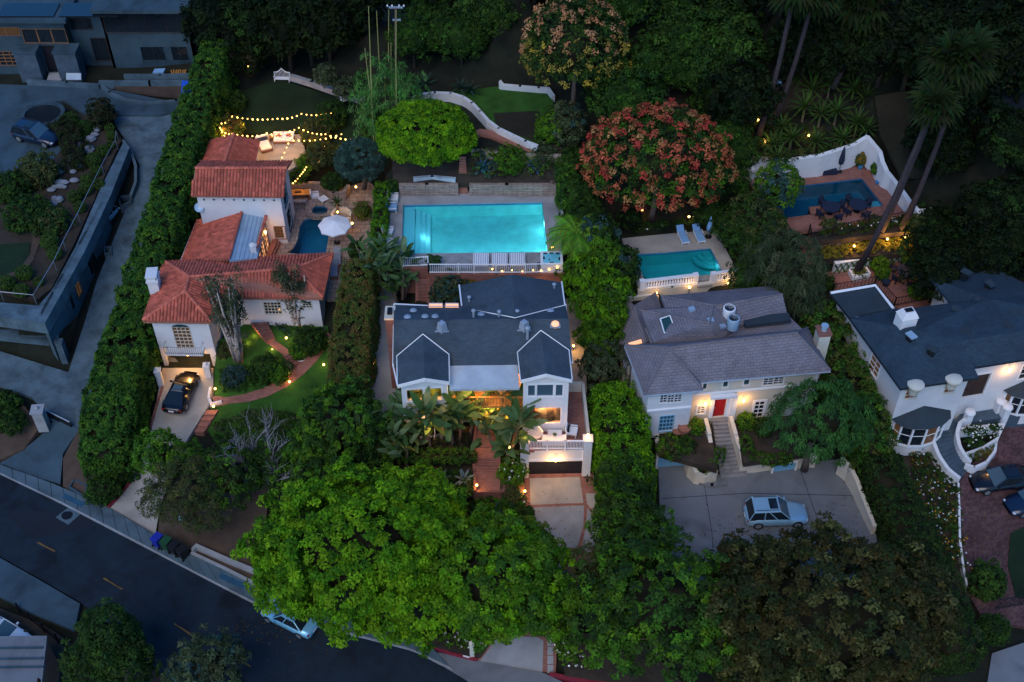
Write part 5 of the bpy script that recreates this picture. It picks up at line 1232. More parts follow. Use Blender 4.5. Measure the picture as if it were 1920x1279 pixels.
wgy = Wall(P(1446, 887, 3), P(1492, 881, 3), 2.8, 4.2); gy = thing('lower_garage', 'low blue door set in the cream wall under the big willow like tree', 'garage', tuple(P(1470, 885, 3)))
wgy.door(gy, (.1, wgy.L - .1, 3.0, 3.95), 'door_blue', 'white_trim', 4, handle=False, name='garage_door', rows=1); wgy.build(gy, 'cream_stucco')

# ---------------------------------------------------------------- white house on the right
wh = thing('white_house', 'large white house with dark blue roof at the right edge', 'house', tuple(P(1780, 700, 3.5)))
EW, RW = 10.8, 12.3
m1, m2, m3, m4 = q(1594, 597, EW), q(1689, 729, EW), q(1836, 708, EW), q(1824, 689, EW)
m5, m6, m7 = q(1925, 673, EW), q(2080, 650, EW), q(2060, 560, EW)
r1_, r2_ = q(1727, 620, RW), q(1745, 575, RW)
n1, n2, n3, n4, n5 = q(1557, 550, EW), q(1641, 536, EW), q(1675, 579, EW), q(1716, 577, EW), q(1783, 568, EW)
n6, n7, n8 = q(1744, 521, EW), q(1870, 504, EW), q(1960, 552, EW)
wr2 = MB()
rr1, rr2 = q(1800, 640, RW), q(1990, 610, RW)
for V in ([m1, m2, q(1722, 620, RW)], [m2, m3, rr1, q(1722, 620, RW)], [m3, m4, rr1], [m4, m5, m6, rr2, rr1], [m1, q(1722, 620, RW), n4, n3], [q(1722, 620, RW), rr1, q(1850, 560, RW + .2), n5, n4],
          [rr1, rr2, q(1960, 580, RW), q(1850, 560, RW + .2)], [n5, q(1850, 560, RW + .2), n7, n6], [q(1850, 560, RW + .2), q(1960, 580, RW), n8, n7], [rr2, m6, m7, n8, q(1960, 580, RW)]): wr2.prism(V, .2)
roof = obj('roof', wr2, 'shingle_navy', wh)
obj('flat_roof', MB().prism([n1, m1 + Vector((0, .1, -.02)), n3 + Vector((0, .1, -.02)), n2], .25), 'roof_felt', wh)
ev = MB(); ev.tube([n1 + Vector((0, 0, .05)), n2 + Vector((0, 0, .05)), n3 + Vector((0, 0, .05))], .14, 4); obj('roof_edge', ev, 'white_trim', wh)
ev = MB(); ev.tube([v + Vector((0, 0, -.1)) for v in (n1, m1, m2, m3, m4, m5, m6)], .1, 5); obj('gutter', ev, 'plastic_black', wh)
hw = inset([n1, m1, m2, m3, m4, m5, m6, m7, n8, n7, n6, n5, n4, n3, n2], .45)
Wall(hw[0], hw[1], 4.5, EW - .3).build(wh, 'white_stucco')
wlft = Wall(hw[1], hw[2], 3.2, EW); wlft.window(wh, (wlft.L * .42, wlft.L * .6, 8.3, 10.2), 2, 4, 'window_dim'); wlft.build(wh, 'white_stucco')
wfr = Wall(hw[2], hw[3], 3.0, EW)
for r_ in ((1699, 728, 1720, 747), (1773, 716, 1791, 736)): wfr.window(wh, wfr.rect(*r_), 2, 3, 'window_dim', 'cream_stucco')
wfr.build(wh, 'white_stucco')
Wall(hw[3], hw[4], 3.0, EW).build(wh, 'white_stucco')
wrt = Wall(hw[4], hw[5], 3.0, EW); 
wrt.door(wh, (.4, 2.6, 6.9, 9.3), 'wood_dark', 'white_trim', 2, handle=False, name='balcony_door'); wrt.build(wh, 'white_stucco')
w6 = Wall(hw[5], hw[6], 3.0, EW); w6.window(wh, (.4, 1.5, 8, 9.6), 2, 3); w6.build(wh, 'white_stucco')
for i in range(6, 15): Wall(hw[i], hw[(i + 1) % 15], 5, EW - .3).build(wh, 'white_stucco')
c = wrt.pt(3.9, 9.3, .2); obj('wall_lamp', MB().lathe(c, [(.06, 0), (.12, .1), (.12, .3), (.03, .4)], 8), 'lamp_glow', wh); lamp(wh, c + wrt.n * .35, 26)
# bay window with fan roof
u0, v0 = wfr.uv(1687, 790); u1, _ = wfr.uv(1762, 780); um = (u0 + u1) / 2; rb_ = (u1 - u0) / 2 * 1.0
def bay(uc, r_, z0, z1, w_, m_='white_stucco', nwin=6):
    def ring(k, rr, z): t = PI * k / nwin; return w_.pt(uc - rr * math.cos(t), z, rr * .62 * math.sin(t))
    b = MB()
    for k in range(nwin): b.quad(ring(k, r_, z0 - 1.1), ring(k + 1, r_, z0 - 1.1), ring(k + 1, r_, z0), ring(k, r_, z0)); b.quad(ring(k, r_, z1), ring(k + 1, r_, z1), ring(k + 1, r_, z1 + .35), ring(k, r_, z1 + .35))
    b.add([ring(k, r_, z0 - 1.1) for k in range(nwin + 1)], [tuple(range(nwin, -1, -1))])
    ob = obj('bay_window', b, m_, wh); fr = MB()
    sl = MB().prism([ring(k, r_ + .12, z0 + .08) for k in range(nwin + 1)], .16); obj('sill', sl, 'white_trim', ob)
    for k in range(nwin + 1): p = ring(k, r_, z0); fr.box((p.x, p.y, z0), (.14, .14, z1 - z0), 0, base=True)
    fr.tube([ring(k, r_ + .02, (z0 + z1) / 2 + .2) for k in range(nwin + 1)], .03, 4); obj('window_frame', fr, 'white_trim', ob)
    for k in range(nwin): g = MB().quad(ring(k, r_ - .04, z0), ring(k + 1, r_ - .04, z0), ring(k + 1, r_ - .04, z1), ring(k, r_ - .04, z1)); obj('pane', g, 'glass_dark' if k % 3 else 'window_dim', ob)
    rf_ = MB()
    ap = w_.pt(uc, z1 + 1.3, 0)
    for k in range(nwin): rf_.add([ring(k, r_ + .35, z1 + .3), ring(k + 1, r_ + .35, z1 + .3), ap], [(0, 1, 2)])
    rf_.add([ring(k, r_ + .35, z1 + .28) for k in range(nwin + 1)], [tuple(range(nwin, -1, -1))]); obj('bay_roof', rf_, 'roof_felt', ob)
bay(um, 2.0, 4.7, 6.6, wfr); bay(1.6, 1.7, 4.9, 6.7, w6)
# eave caps, chimney, vents
for (x, y) in ((1717, 722), (1788, 711)):
    c = P(x, y, 10.9); obj('eave_cap', MB().lathe((c.x, c.y, 10.0), [(.3, 0), (.42, .5), (.62, .9), (.62, 1.02), (.3, 1.12), (.02, 1.14)], 12), 'cream_stucco', wh)
c = P(1699, 598, 12.4); cm = MB(); cm.box((c.x, c.y, 10.5), (1.25, 1.0, 2.3), .25, base=True); chm = obj('chimney', cm, 'white_paint', wh)
tp_ = MB(); vs = []
for (sx_, sy_, z_) in ((.68, .55, 12.8), (.42, .3, 13.3)):
    for (i, j) in ((-1, -1), (1, -1), (1, 1), (-1, 1)):
        x, y = i * sx_, j * sy_; vs.append((c.x + x * math.cos(.25) - y * math.sin(.25), c.y + x * math.sin(.25) + y * math.cos(.25), z_))
tp_.add(vs, [(0, 1, 5, 4), (1, 2, 6, 5), (2, 3, 7, 6), (3, 0, 4, 7), (4, 5, 6, 7), (3, 2, 1, 0)]); obj('chimney_cap', tp_, 'white_paint', chm); obj('chimney_flue', MB().box((c.x, c.y, 13.3), (.6, .38, .06), .25, base=True), 'iron', chm)
for k, (x, y) in enumerate(((1707, 635), (1747, 660), (1810, 627), (1886, 614), (1834, 569), (1792, 585), (1855, 538), (1810, 516), (1902, 590))):
    p = P(x, y, 12.0); a = .5 + .3 * (k % 3); mb = MB().box((p.x, p.y, 11.7), (.45, .5, .6), a, base=True); 
    mb2 = MB().box((p.x, p.y, 12.3), (.55, .75, .1), a, base=True); v = obj('roof_vent', mb, 'plastic_black', wh); obj('vent_hood', mb2, 'roof_felt' if k else 'metal_roof', v)
# balcony over the entry, entry terrace, curved stair
by = [P(1812, 742, 7.6), P(1886, 735, 7.6), P(1900, 716, 7.6), P(1835, 724, 7.6)]
ba = obj('balcony', MB().prism([P(1809, 741, 6.8), P(1890, 733, 6.8), P(1890, 712, 6.8), P(1835, 716, 6.8)], .3), 'white_trim', wh)
dk_ = MB()
A_, B_, C_, D_ = P(1813, 738, 6.86), P(1887, 730, 6.86), P(1888, 716, 6.86), P(1838, 719, 6.86)
for k in range(7):
    t0, t1 = k / 7, (k + .92) / 7; obj('deck_board', MB().prism([A_.lerp(D_, t0), B_.lerp(C_, t0), B_.lerp(C_, t1), A_.lerp(D_, t1)], .05), 'wood_deck', ba)
et = MB().prism([P(1793, 792, 4.9), P(1814, 745, 4.9), P(1925, 738, 4.9), P(2000, 735, 4.9), P(2000, 765, 4.9), P(1888, 782, 4.9), P(1815, 792, 4.9)], 1.6); obj('entry_terrace', et, 'stone_slate', wh)
cs = thing('curved_stairway', 'curving slate stairway with white side walls down to the brick court', 'stairs', tuple(P(1790, 850, 3.2)))
inn = [(1816, 790, 4.9), (1797, 800, 4.75), (1791, 822, 4.4), (1796, 845, 4.0), (1806, 862, 3.7), (1818, 874, 3.35)]
out = [(1776, 783, 4.9), (1752, 800, 4.75), (1745, 830, 4.4), (1757, 862, 4.0), (1775, 888, 3.7), (1797, 905, 3.35)]
def spl(L, t):
    x = t * (len(L) - 1); i = min(int(x), len(L) - 2); f = x - i; return P(*[L[i][k] * (1 - f) + L[i + 1][k] * f for k in range(3)])
for k in range(15):
    t0, t1 = k / 15, (k + 1.05) / 15; z_ = 4.85 - 1.55 * k / 15; pp = [spl(inn, t0), spl(out, t0), spl(out, min(1, t1)), spl(inn, min(1, t1))]
    obj('step', MB().prism([Vector((p.x, p.y, z_)) for p in pp], .5), 'stone_slate', cs)
for L_, nm in ((inn, 1), (out, 0)):
    mb = MB()
    for k in range(14):
        a, b = spl(L_, k / 14) + Vector((0, 0, .55)), spl(L_, (k + 1.02) / 14 if k < 13 else 1) + Vector((0, 0, .55)); d = b - a; d.z = 0; d.normalize(); s = Vector((d.y, -d.x, 0)) * .14; mb.prism([a - s, b - s, b + s, a + s], 1.4)
    obj('side_wall', mb, 'white_stucco', cs)
for (x, y) in ((1814, 786), (1872, 766), (1884, 776)):
    c = P(x, y, 5.2); t = thing('gate_post', {1814: 'white post at the head of the curved stairs', 1872: 'rear white post of the pair by the entry steps', 1884: 'front white post of the pair by the entry steps'}[x], 'post', (c.x, c.y, 4.6)); obj('shaft', MB().box((c.x, c.y, 4.0), (.5, .5, 2.0), .2, base=True), 'white_paint', t); obj('cap', MB().lathe((c.x, c.y, 6.0), [(.42, 0), (.36, .12), (.1, .2), (.02, .22)], 12), 'white_paint', t)
low_wall('planter_wall', 'upper white rim of the half round flower bed by the curved stairs', [(1802, 803, 5.0), (1882, 795, 5.0), (1870, 822, 4.4), (1845, 838, 4.2), (1812, 850, 4.2)], 'white_stucco', th=.2, h=.7)
low_wall('planter_wall', 'lower white rim of the half round flower bed by the curved stairs', [(1868, 826, 4.0), (1866, 845, 3.9), (1850, 866, 3.9), (1828, 876, 3.9), (1812, 870, 3.9)], 'white_stucco', th=.2, h=.9)
low_wall('court_kerb', 'white kerb between the flower slope and the brick court', [(1797, 905, 3.5), (1799, 960, 3.1), (1800, 1010, 2.7), (1806, 1060, 2.2), (1813, 1095, 1.8)], 'white_stucco', th=.15, h=.3)

# ---------------------------------------------------------------- modern property at the left
mg = thing('concrete_garage_building', 'blue grey concrete building under the roof garden on the left', 'building', tuple(P(100, 640, 3)))
topz = 8.35
# long outer wall following the drive
wpts = [(84, 607), (108, 560), (153, 480), (200, 392), (232, 300)]
WV = [P(x, y, topz - .9) for x, y in wpts]
zb_ = [2.4, 3.2, 4.3, 5.4, 6.6]
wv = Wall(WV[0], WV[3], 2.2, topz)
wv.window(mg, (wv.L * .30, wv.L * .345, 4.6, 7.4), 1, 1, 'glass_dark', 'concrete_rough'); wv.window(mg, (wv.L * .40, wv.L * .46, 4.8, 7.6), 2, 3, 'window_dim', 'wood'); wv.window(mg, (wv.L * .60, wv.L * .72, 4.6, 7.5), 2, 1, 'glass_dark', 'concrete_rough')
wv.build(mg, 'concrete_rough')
pp_ = MB()
edge = [P(-60, 562, topz), P(72, 573, topz), P(97, 545, topz), P(142, 462, topz), P(190, 350, topz), P(233, 263, topz)]
edo = [P(-60, 585, topz), P(84, 606, topz), P(112, 556, topz), P(157, 475, topz), P(208, 365, topz), P(243, 276, topz)]
for i in range(len(edge) - 1): pp_.prism([edo[i], edo[i + 1], edge[i + 1], edge[i]], 1.2)
obj('parapet', pp_, 'concrete_rough', mg)
fa, fb = P(-60, 592, 7.1), P(88, 612, 7.1)
fa2 = Wall((fa.x, fa.y + .9), (fb.x, fb.y + .9), 5.2, 7.2)
for k in range(6): L6 = fa2.L / 6; fa2.window(mg, (k * L6 + .1, (k + 1) * L6 - .1, 5.3, 7.1), 1, 1, 'glass_green' if k % 2 else 'window_dim', 'wood_dark')
fa2.build(mg, 'concrete_rough')
obj('beam', MB().prism([P(-60, 624, 5.2), P(106, 641, 5.2), P(110, 628, 5.2), P(-60, 612, 5.2)], .6), 'concrete_rough', mg)
c = P(118, 660, 4.0); obj('corner_pier', MB().box((c.x, c.y, 2.2), (.5, .8, 3.0), .1, base=True), 'concrete_rough', mg)
obj('carport_back', MB().prism([P(-60, 640, 3.2), P(100, 655, 3.2), P(100, 650, 3.2), P(-60, 636, 3.2)], 1.2), 'shade_black', mg)  # near-black colour stands in for the shade under the carport
obj('ceiling_slab', MB().prism([P(-60, 612, 5.15), P(104, 630, 5.15), P(130, 580, 5.15), P(0, 560, 5.15)], .1), 'concrete_rough', mg)
# curved ramp wall and small planter
low_wall('ramp_wall', 'curved concrete wall rounding the sunken parking bay', [(230, 262, 7.9), (246, 285, 7.6), (254, 310, 7.4), (254, 340, 7.0), (245, 366, 6.6)], 'concrete_rough', th=.25, h=2.0)
low_wall('planter_box', 'small concrete planter box at the end of the curved ramp wall', [(222, 368, 6.4), (242, 366, 6.4), (246, 376, 6.4), (226, 386, 6.4), (222, 368, 6.4)], 'concrete_rough', th=.12, h=.6)
low_wall('planter_box', 'small square concrete planter beside the long concrete wall', [(196, 462, 5.4), (208, 462, 5.4), (208, 474, 5.4), (196, 474, 5.4), (196, 462, 5.4)], 'concrete_rough', th=.1, h=.6)
obj('sunken_bay', MB().prism([P(180, 420, 4.9), P(195, 375, 5.6), P(228, 375, 5.6), P(205, 440, 4.9), P(190, 470, 4.6)], .1), 'asphalt', mg)
# wire rail on the roof garden
wr3 = thing('garden_railing', 'thin cable railing along the edge of the roof garden', 'railing', tuple(P(145, 400, 8.3)))
tops = [(217, 245, 9.2), (216, 262, 9.2), (190, 310, 9.2), (145, 400, 9.2), (118, 452, 9.2), (100, 490, 9.2), (62, 553, 9.2), (0, 547, 9.2), (-60, 543, 9.2)]
for k in range(len(tops)): p = P(*tops[k]); obj('post', MB().tube([p, p - Vector((0, 0, 1.1))], .03, 4), 'steel', wr3)
obj('top_cable', MB().tube([P(*p) for p in tops], .03, 4), 'steel', wr3)
# round basin
c = P(82, 219, 8.1); rbs = thing('round_basin', 'round dark water basin with a pale concrete rim in the forecourt', 'basin', (c.x, c.y, 8.0))
rx_ = 40 * mpp(82, 219, 8.1)
obj('rim', MB().lathe((c.x, c.y, 8.0), [(rx_, 0), (rx_ + .02, .5), (rx_ - .35, .5), (rx_ - .38, .1)], 36, cap=False), 'concrete_blue', rbs); o = obj('water', MB().lathe((c.x, c.y, 8.3), [(rx_ - .36, 0), (rx_ - .37, .01)], 36), 'glass_dark', rbs)
# the big modern house behind
mh = thing('modern_house', 'dark modern concrete house with flat roofs in the top left corner', 'house', tuple(P(180, 130, 8)))
def block(x0, x1, yb, zb, zt, depth, m_='concrete_blue', roofm='roof_felt', over=.0, nm='wall_block'):
    a, b = P(x0, yb, zb), P(x1, yb, zb); y = (a.y + b.y) / 2
    w_ = Wall((a.x, y), (b.x, y), zb - .3, zt); return w_, a.x, b.x, y
w1, xa, xb2, y1_ = block(213, 371, 126, 8.0, 14.6, 12)
for r_ in ((266, 88, 309, 114), (323, 88, 352, 114)): w1.window(mh, w1.rect(*r_), 2, 1, 'glass_dark', 'concrete_blue')
w1.window(mh, (.25, w1.L - .25, 11.9, 14.2), 4, 1, 'glass_dark', 'wood_dark'); w1.build(mh, 'concrete_blue')
Wall((xb2, y1_), (xb2, y1_ + 12), 7.7, 14.6).build(mh, 'concrete_blue'); Wall((xa, y1_ + 12), (xa, y1_), 7.7, 14.6).build(mh, 'concrete_blue')
obj('roof_slab', MB().box(((xa + xb2) / 2, y1_ + 5.5, 14.6), (xb2 - xa + .8, 13.2, .35), 0, base=True), 'concrete_blue', mh)
obj('roof_kerb', MB().box(((xa + xb2) / 2 - .6, y1_ + 3, 14.95), (xb2 - xa - 2.0, .25, .25), 0, base=True), 'concrete_rough', mh)
obj('roof_box', MB().box((xa + 4.6, y1_ + 7, 14.95), (5.5, 3.4, 1.6), 0, base=True), 'concrete_blue', mh)
w2, xc, xd, y2_ = block(150, 226, 118, 8.2, 13.5, 10); y2_ += .0
w2.window(mh, (w2.L * .42, w2.L * .78, 8.4, 11.0), 2, 1, 'glass_dark', 'wood_dark'); w2.window(mh, (.1, w2.L * .55, 12.0, 13.2), 3, 1, 'glass_dark', 'wood_dark'); w2.build(mh, 'concrete_blue')
obj('roof_slab', MB().box(((xc + xd) / 2, y2_ + 4.6, 13.5), (xd - xc + .3, 9.8, .3), 0, base=True), 'concrete_blue', mh)
w3, xe, xf, y3_ = block(-60, 145, 135, 8.0, 13.9, 10)
w3.window(mh, w3.rect(44, 55, 137, 80), 3, 1, 'glass_dark', 'wood', mt=.12); w3.window(mh, w3.rect(-40, 52, 36, 66), 3, 1, 'window_dim', 'wood', mt=.12); w3.window(mh, w3.rect(-50, 97, 44, 122), 8, 4, 'glass_dark', 'wood', mt=.08)
w3.door(mh, (w3.rect(85, 92, 112, 135)[0], w3.rect(85, 92, 112, 135)[1], 8, 11.0), 'door_dark', 'concrete_blue', 2, handle=False); w3.build(mh, 'concrete_blue')
obj('roof_slab', MB().box(((xe + xf) / 2, y3_ + 5, 13.9), (xf - xe + 1.2, 11.6, .35), 0, base=True), 'concrete_blue', mh)
for (x0, x1) in ((45, 85), (118, 158)):
    a, b = P(x0, 145, 8), P(x1, 145, 8); obj('stone_pier', MB().box(((a.x + b.x) / 2, y3_ - .8, 7.8), (b.x - a.x, 1.6, 3.3), 0, base=True), 'stone_slate', mh); obj('pier_rim', MB().box(((a.x + b.x) / 2, y3_ - .8, 11.1), (b.x - a.x + .2, 1.8, .12), 0, base=True), 'concrete_blue', mh)
for (x0, x1, y0_, z_) in ((0, 105, 15, 14.3), (115, 225, 15, 14.3)):
    a, b = P(x0, y0_ + 8, z_), P(x1, y0_ + 8, z_); obj('solar_panel', MB().box(((a.x + b.x) / 2, a.y + .3, z_), (b.x - a.x, 2.4, .12), 0, base=True), 'glass_dark', mh)
obj('front_step', MB().prism([P(88, 150, 8.25), P(115, 150, 8.25), P(118, 136, 8.25), P(92, 136, 8.25)], .3), 'concrete', mh)
for pts, h_ in (([(50, 150, 8.5), (125, 154, 8.5), (183, 158, 8.5)], .4), ([(232, 140, 9.0), (300, 140, 9.0), (368, 138, 9.0)], .7), ([(185, 152, 8.7), (280, 152, 8.7), (350, 152, 8.7)], .5)):
    low_wall('garden_wall', {.4: 'low concrete wall before the entry of the modern house', .7: 'rear low concrete wall on the dirt by the modern house', .5: 'front low concrete wall on the dirt by the modern house'}[h_], pts, 'concrete_rough', th=.3, h=h_)
low_wall('curved_kerb', 'curved concrete kerb bounding the dirt bank by the drive', [(188, 158, 8.3), (205, 172, 8.3), (235, 186, 8.3), (275, 192, 8.2), (330, 188, 8.2), (350, 184, 8.2)], 'concrete_rough', th=.3, h=.4)
# ---------------------------------------------------------------- roof at the bottom left corner
bh = thing('corner_house', 'dark house with a grey flat roof cut off by the bottom left corner', 'house', tuple(P(40, 1270, 0)))
z_ = 3.2
obj('roof', MB().prism([P(-150, 1195, z_), P(88, 1192, z_), P(72, 1340, z_), P(-150, 1350, z_)], .25), 'concrete_court', bh)
for k, yy in enumerate((1212, 1232, 1248)): obj('roof_batten', MB().prism([P(-150, yy + 6, z_ + .12), P(80, yy + 3, z_ + .12), P(80, yy, z_ + .12), P(-150, yy + 3, z_ + .12)], .12), 'concrete_blue', bh)
Wall(P(-140, 1345, z_), P(70, 1335, z_), -1, z_).build(bh, 'terracotta'); Wall(P(70, 1335, z_), P(86, 1197, z_), -1, z_).build(bh, 'terracotta'); Wall(P(86, 1197, z_), P(-140, 1199, z_), -1, z_).build(bh, 'terracotta')
# ================================================================ VEGETATION
def H(px, py, zt, zb): p = P(px, py, zt); return Vector((p.x, p.y, zb))
# --- the big trees at the street
tree(665, 1028, 178, 1.0, 6.5, 'huge bright green tree spreading over the street below the planters', GREEN_BRIGHT, rz=.62, ryr=.80, cr=.52, per=44, dens=1.5, L=.28, W=.16, low=-.45, lump=.2, tr=.35, extra=[(560, 1075, 80, 5), (780, 960, 85, 6.5), (770, 1110, 95, 4.5)])
tree(925, 1085, 130, 1.0, 5.5, 'green tree leaning over the lower end of the brick edged driveway', GREEN_BRIGHT[:3] + GREEN_MID, rz=.7, ryr=.85, cr=.5, per=44, dens=1.5, L=.28, W=.16, low=-.45, lump=.22, tr=.28, extra=[(985, 1030, 55, 4.5), (1000, 1130, 60, 4)])
tree(1240, 1135, 125, .8, 6.5, 'dark green tree with bright leaf tips right of the driveway mouth', GREEN_MID + GREEN_DARK + [(.06, .17, .01)], rz=.8, ryr=.95, cr=.5, per=34, L=.32, W=.15, low=-.5, lump=.24, tr=.28, extra=[(1130, 1160, 75, 4.5), (1330, 1190, 70, 4.5)])
tree(1550, 1160, 208, .8, 6.8, 'wide brown green tree covering the front of the motor court', GREEN_BROWN, rz=.55, ryr=.8, cr=.6, per=38, dens=1.5, L=.34, W=.17, low=-.45, lump=.22, tr=.35, extra=[(1410, 1085, 75, 5.5), (1690, 1115, 85, 5.5), (1500, 1230, 130, 4.5)])
for (x, y, r_, h) in ((1168, 905, 48, 4), (1180, 965, 46, 4), (1215, 1000, 46, 4), (1145, 985, 38, 3.6), (1178, 1040, 52, 4)):
    tree(x, y, r_, 2.2, h, 'dense dark evergreen in the clump below the clipped green block', GREEN_DARK + GREEN_MID[:1], 'evergreen_tree', rz=1.25, cr=.4, per=26, L=.26, W=.12, low=-.5, lump=.25, group='evergreens below the clipped green block')
tree(1100, 1075, 48, 1.4, 3.6, 'small grey green tree at the foot of the two crowns by the driveway', GREEN_OLIVE, rz=1.0, cr=.4, per=24, L=.26, W=.1)
hedge('tall clipped bright green ficus block between driveway and motor court', [H(1150, 715, 8.6, 3.6), H(1168, 790, 8.2, 3.2), H(1180, 880, 7.6, 2.6)], 0, [3.0, 3.7, 3.4], [4.6, 4.8, 4.8], GREEN_BRIGHT[:3], cr=.42, per=26, L=.22, W=.13, lump=.14, round_=.7, dens=1.3)
# --- canopy trees behind
tree(798, 252, 90, 9.8, 4.2, 'round bright green umbrella shaped tree behind the turquoise pool', GREEN_BRIGHT, rz=.62, ryr=.75, cr=.4, per=48, dens=1.6, L=.22, W=.13, low=-.4, lump=.05, tr=.25)
t, c, r_ = tree(1232, 305, 128, 9.0, 5.8, 'broad dark green tree covered with coral pink seed clusters', GREEN_DARK + GREEN_MID[:1], rz=.68, ryr=.8, cr=.55, per=26, L=.3, W=.16, lump=.12)
PINK = [(.42, .085, .045), (.52, .13, .06), (.32, .09, .035), (.42, .05, .035), (.36, .17, .06)]
def clusters(t, c, rx, ry, rz, pal, n, low=-.3, split=None):
    i = np.arange(n) + .5; ph = np.arccos(1 - 2 * i / n); th = PI * (1 + 5 ** .5) * i
    u = np.stack([np.cos(th) * np.sin(ph), np.sin(th) * np.sin(ph), np.cos(ph)], 1) + RNG.normal(size=(n, 3)) * .08
    u = u[u[:, 2] > low]; u /= np.linalg.norm(u, axis=1, keepdims=True)
    C = u * np.array([rx, ry, rz]) * (1 + RNG.normal(size=(len(u), 1)) * .05 + .06) + np.array(c)
    if split:
        k = u[:, 2] + u[:, 1] * .5 + RNG.normal(size=len(u)) * .2 > .1
        for m_, pl_ in ((k, pal), (~k, split)): obj('blossoms', leafmesh('blossoms', C[m_], u[m_], .4, 22, .24, .13, pl_, ORG[t], -.2, spread=1.0), 'leaf', t, kind='stuff')
    else: obj('blossoms', leafmesh('blossoms', C, u, .42, 26, .26, .14, pal, ORG[t], -.2, spread=1.0), 'leaf', t, kind='stuff')
clusters(t, c, r_ * .98, r_ * .8, r_ * .72, PINK, 460)
t, c, r_ = tree(1078, 92, 92, 12.5, 6.5, 'tall tree topped with salmon and yellow seed clusters at the top edge', GREEN_DARK, rz=1.0, ryr=.85, cr=.55, per=24, L=.3, W=.16, lump=.12)
clusters(t, c, r_ * .98, r_ * .85, r_ * 1.0, [(.46, .20, .09), (.38, .18, .07), (.50, .26, .12)], 300, split=[(.36, .26, .03), (.30, .22, .04), (.20, .18, .03)])
tree(676, 303, 47, 7.2, 2.6, 'round blue green dragon tree beside the hanging lights', GREEN_BLUE, 'dragon_tree', rz=.75, cr=.35, per=40, L=.55, W=.045, lump=.05, droop=-.1, flat=0, spread=.7)
tree(1532, 792, 90, 4.0, 5.0, 'large mid green weeping tree in front of the grey roof', [(.036, .11, .022), (.05, .14, .026), (.028, .085, .022)], rz=.75, ryr=.85, cr=.5, per=44, L=.34, W=.07, lump=.16, droop=1.2, tr=.25)
tree(1472, 500, 68, 6.5, 4.8, 'feathery grey green pepper tree beside the brick steps', GREEN_DRAB, rz=.8, ryr=1.0, cr=.6, per=46, L=.6, W=.05, lump=.22, droop=.8, tr=.25, extra=[(1496, 556, 44, 3.5)])
tree(1458, 350, 42, 8.6, 4.0, 'rounded deep green citrus like tree before the left end of the white wall', GREEN_MID + GREEN_BLUE[2:], rz=1.0, cr=.42, per=28, L=.26, W=.15)
tree(1414, 408, 50, 8.4, 3.0, 'broad olive brown green tree left of the deep blue pool', GREEN_OLIVE + GREEN_DARK, rz=.8, cr=.45, per=26, L=.26, W=.13, extra=[(1440, 432, 36, 2.6)])
# --- left garden and street side
tree(640, 800, 78, 2.8, 5.0, 'dense dark green bushy tree in front of the brown hedge', GREEN_MID + GREEN_DARK, rz=1.0, cr=.42, per=28, L=.28, W=.16, lump=.2, extra=[(585, 850, 50, 3.5), (700, 850, 40, 3.0), (610, 900, 60, 2.5)])
tree(350, 915, 62, 1.6, 4.0, 'spreading olive green pine by the lower end of the red house drive', GREEN_OLIVE, 'pine_tree', rz=.7, cr=.42, per=40, L=.3, W=.06, lump=.3, bark='bark_dark', extra=[(385, 965, 38, 2.6), (300, 940, 36, 3.0)])
tree(298, 850, 44, 2.2, 3.2, 'round mid green tree at the foot of the concrete drive', GREEN_MID, rz=.85, cr=.4, per=28, L=.26, W=.15, extra=[(350, 865, 36, 2.6)])
tree(430, 895, 60, 1.8, 3.2, 'dark green tree behind the bare branches', GREEN_DARK + GREEN_MID[:1], rz=.8, cr=.45, per=26, L=.26, W=.14, extra=[(520, 870, 50, 3.0)])
t = thing('bare_tree', 'leafless grey tree with twisting branches below the curved brick path', 'tree', tuple(P(510, 900, 2.2)))
rb2 = random.Random(6)
b0 = P(505, 905, 2.2)
def limb(mb, p, d, L, r, n):
    pts = [p]; rs = [r]; q2 = Vector(p)
    for i in range(4): d = (d + Vector((rb2.uniform(-.3, .3), rb2.uniform(-.3, .3), rb2.uniform(-.05, .25)))).normalized(); q2 = q2 + d * L / 4; pts.append(q2.copy()); rs.append(r * (1 - .18 * (i + 1)))
    mb.tube(pts, rs, 5)
    if n > 0:
        for k in range(3 if n > 1 else 4):
            i = rb2.randint(1, 4); limb(mb, pts[i], (d + Vector((rb2.uniform(-.9, .9), rb2.uniform(-.9, .9), rb2.uniform(-.2, .6)))).normalized(), L * rb2.uniform(.55, .8), r * .55, n - 1)
for k in range(5):
    mb = MB(); a = 2.2 + k * .9; limb(mb, b0, Vector((math.cos(a) * .8, math.sin(a) * .8, .95)), 3.4, .12, 3); obj('branch', mb, 'bark_grey', t, smooth=True)
obj('trunk', MB().tube([b0 - Vector((0, 0, .3)), b0 + Vector((0, 0, .5))], [.2, .12], 7), 'bark_grey', t)
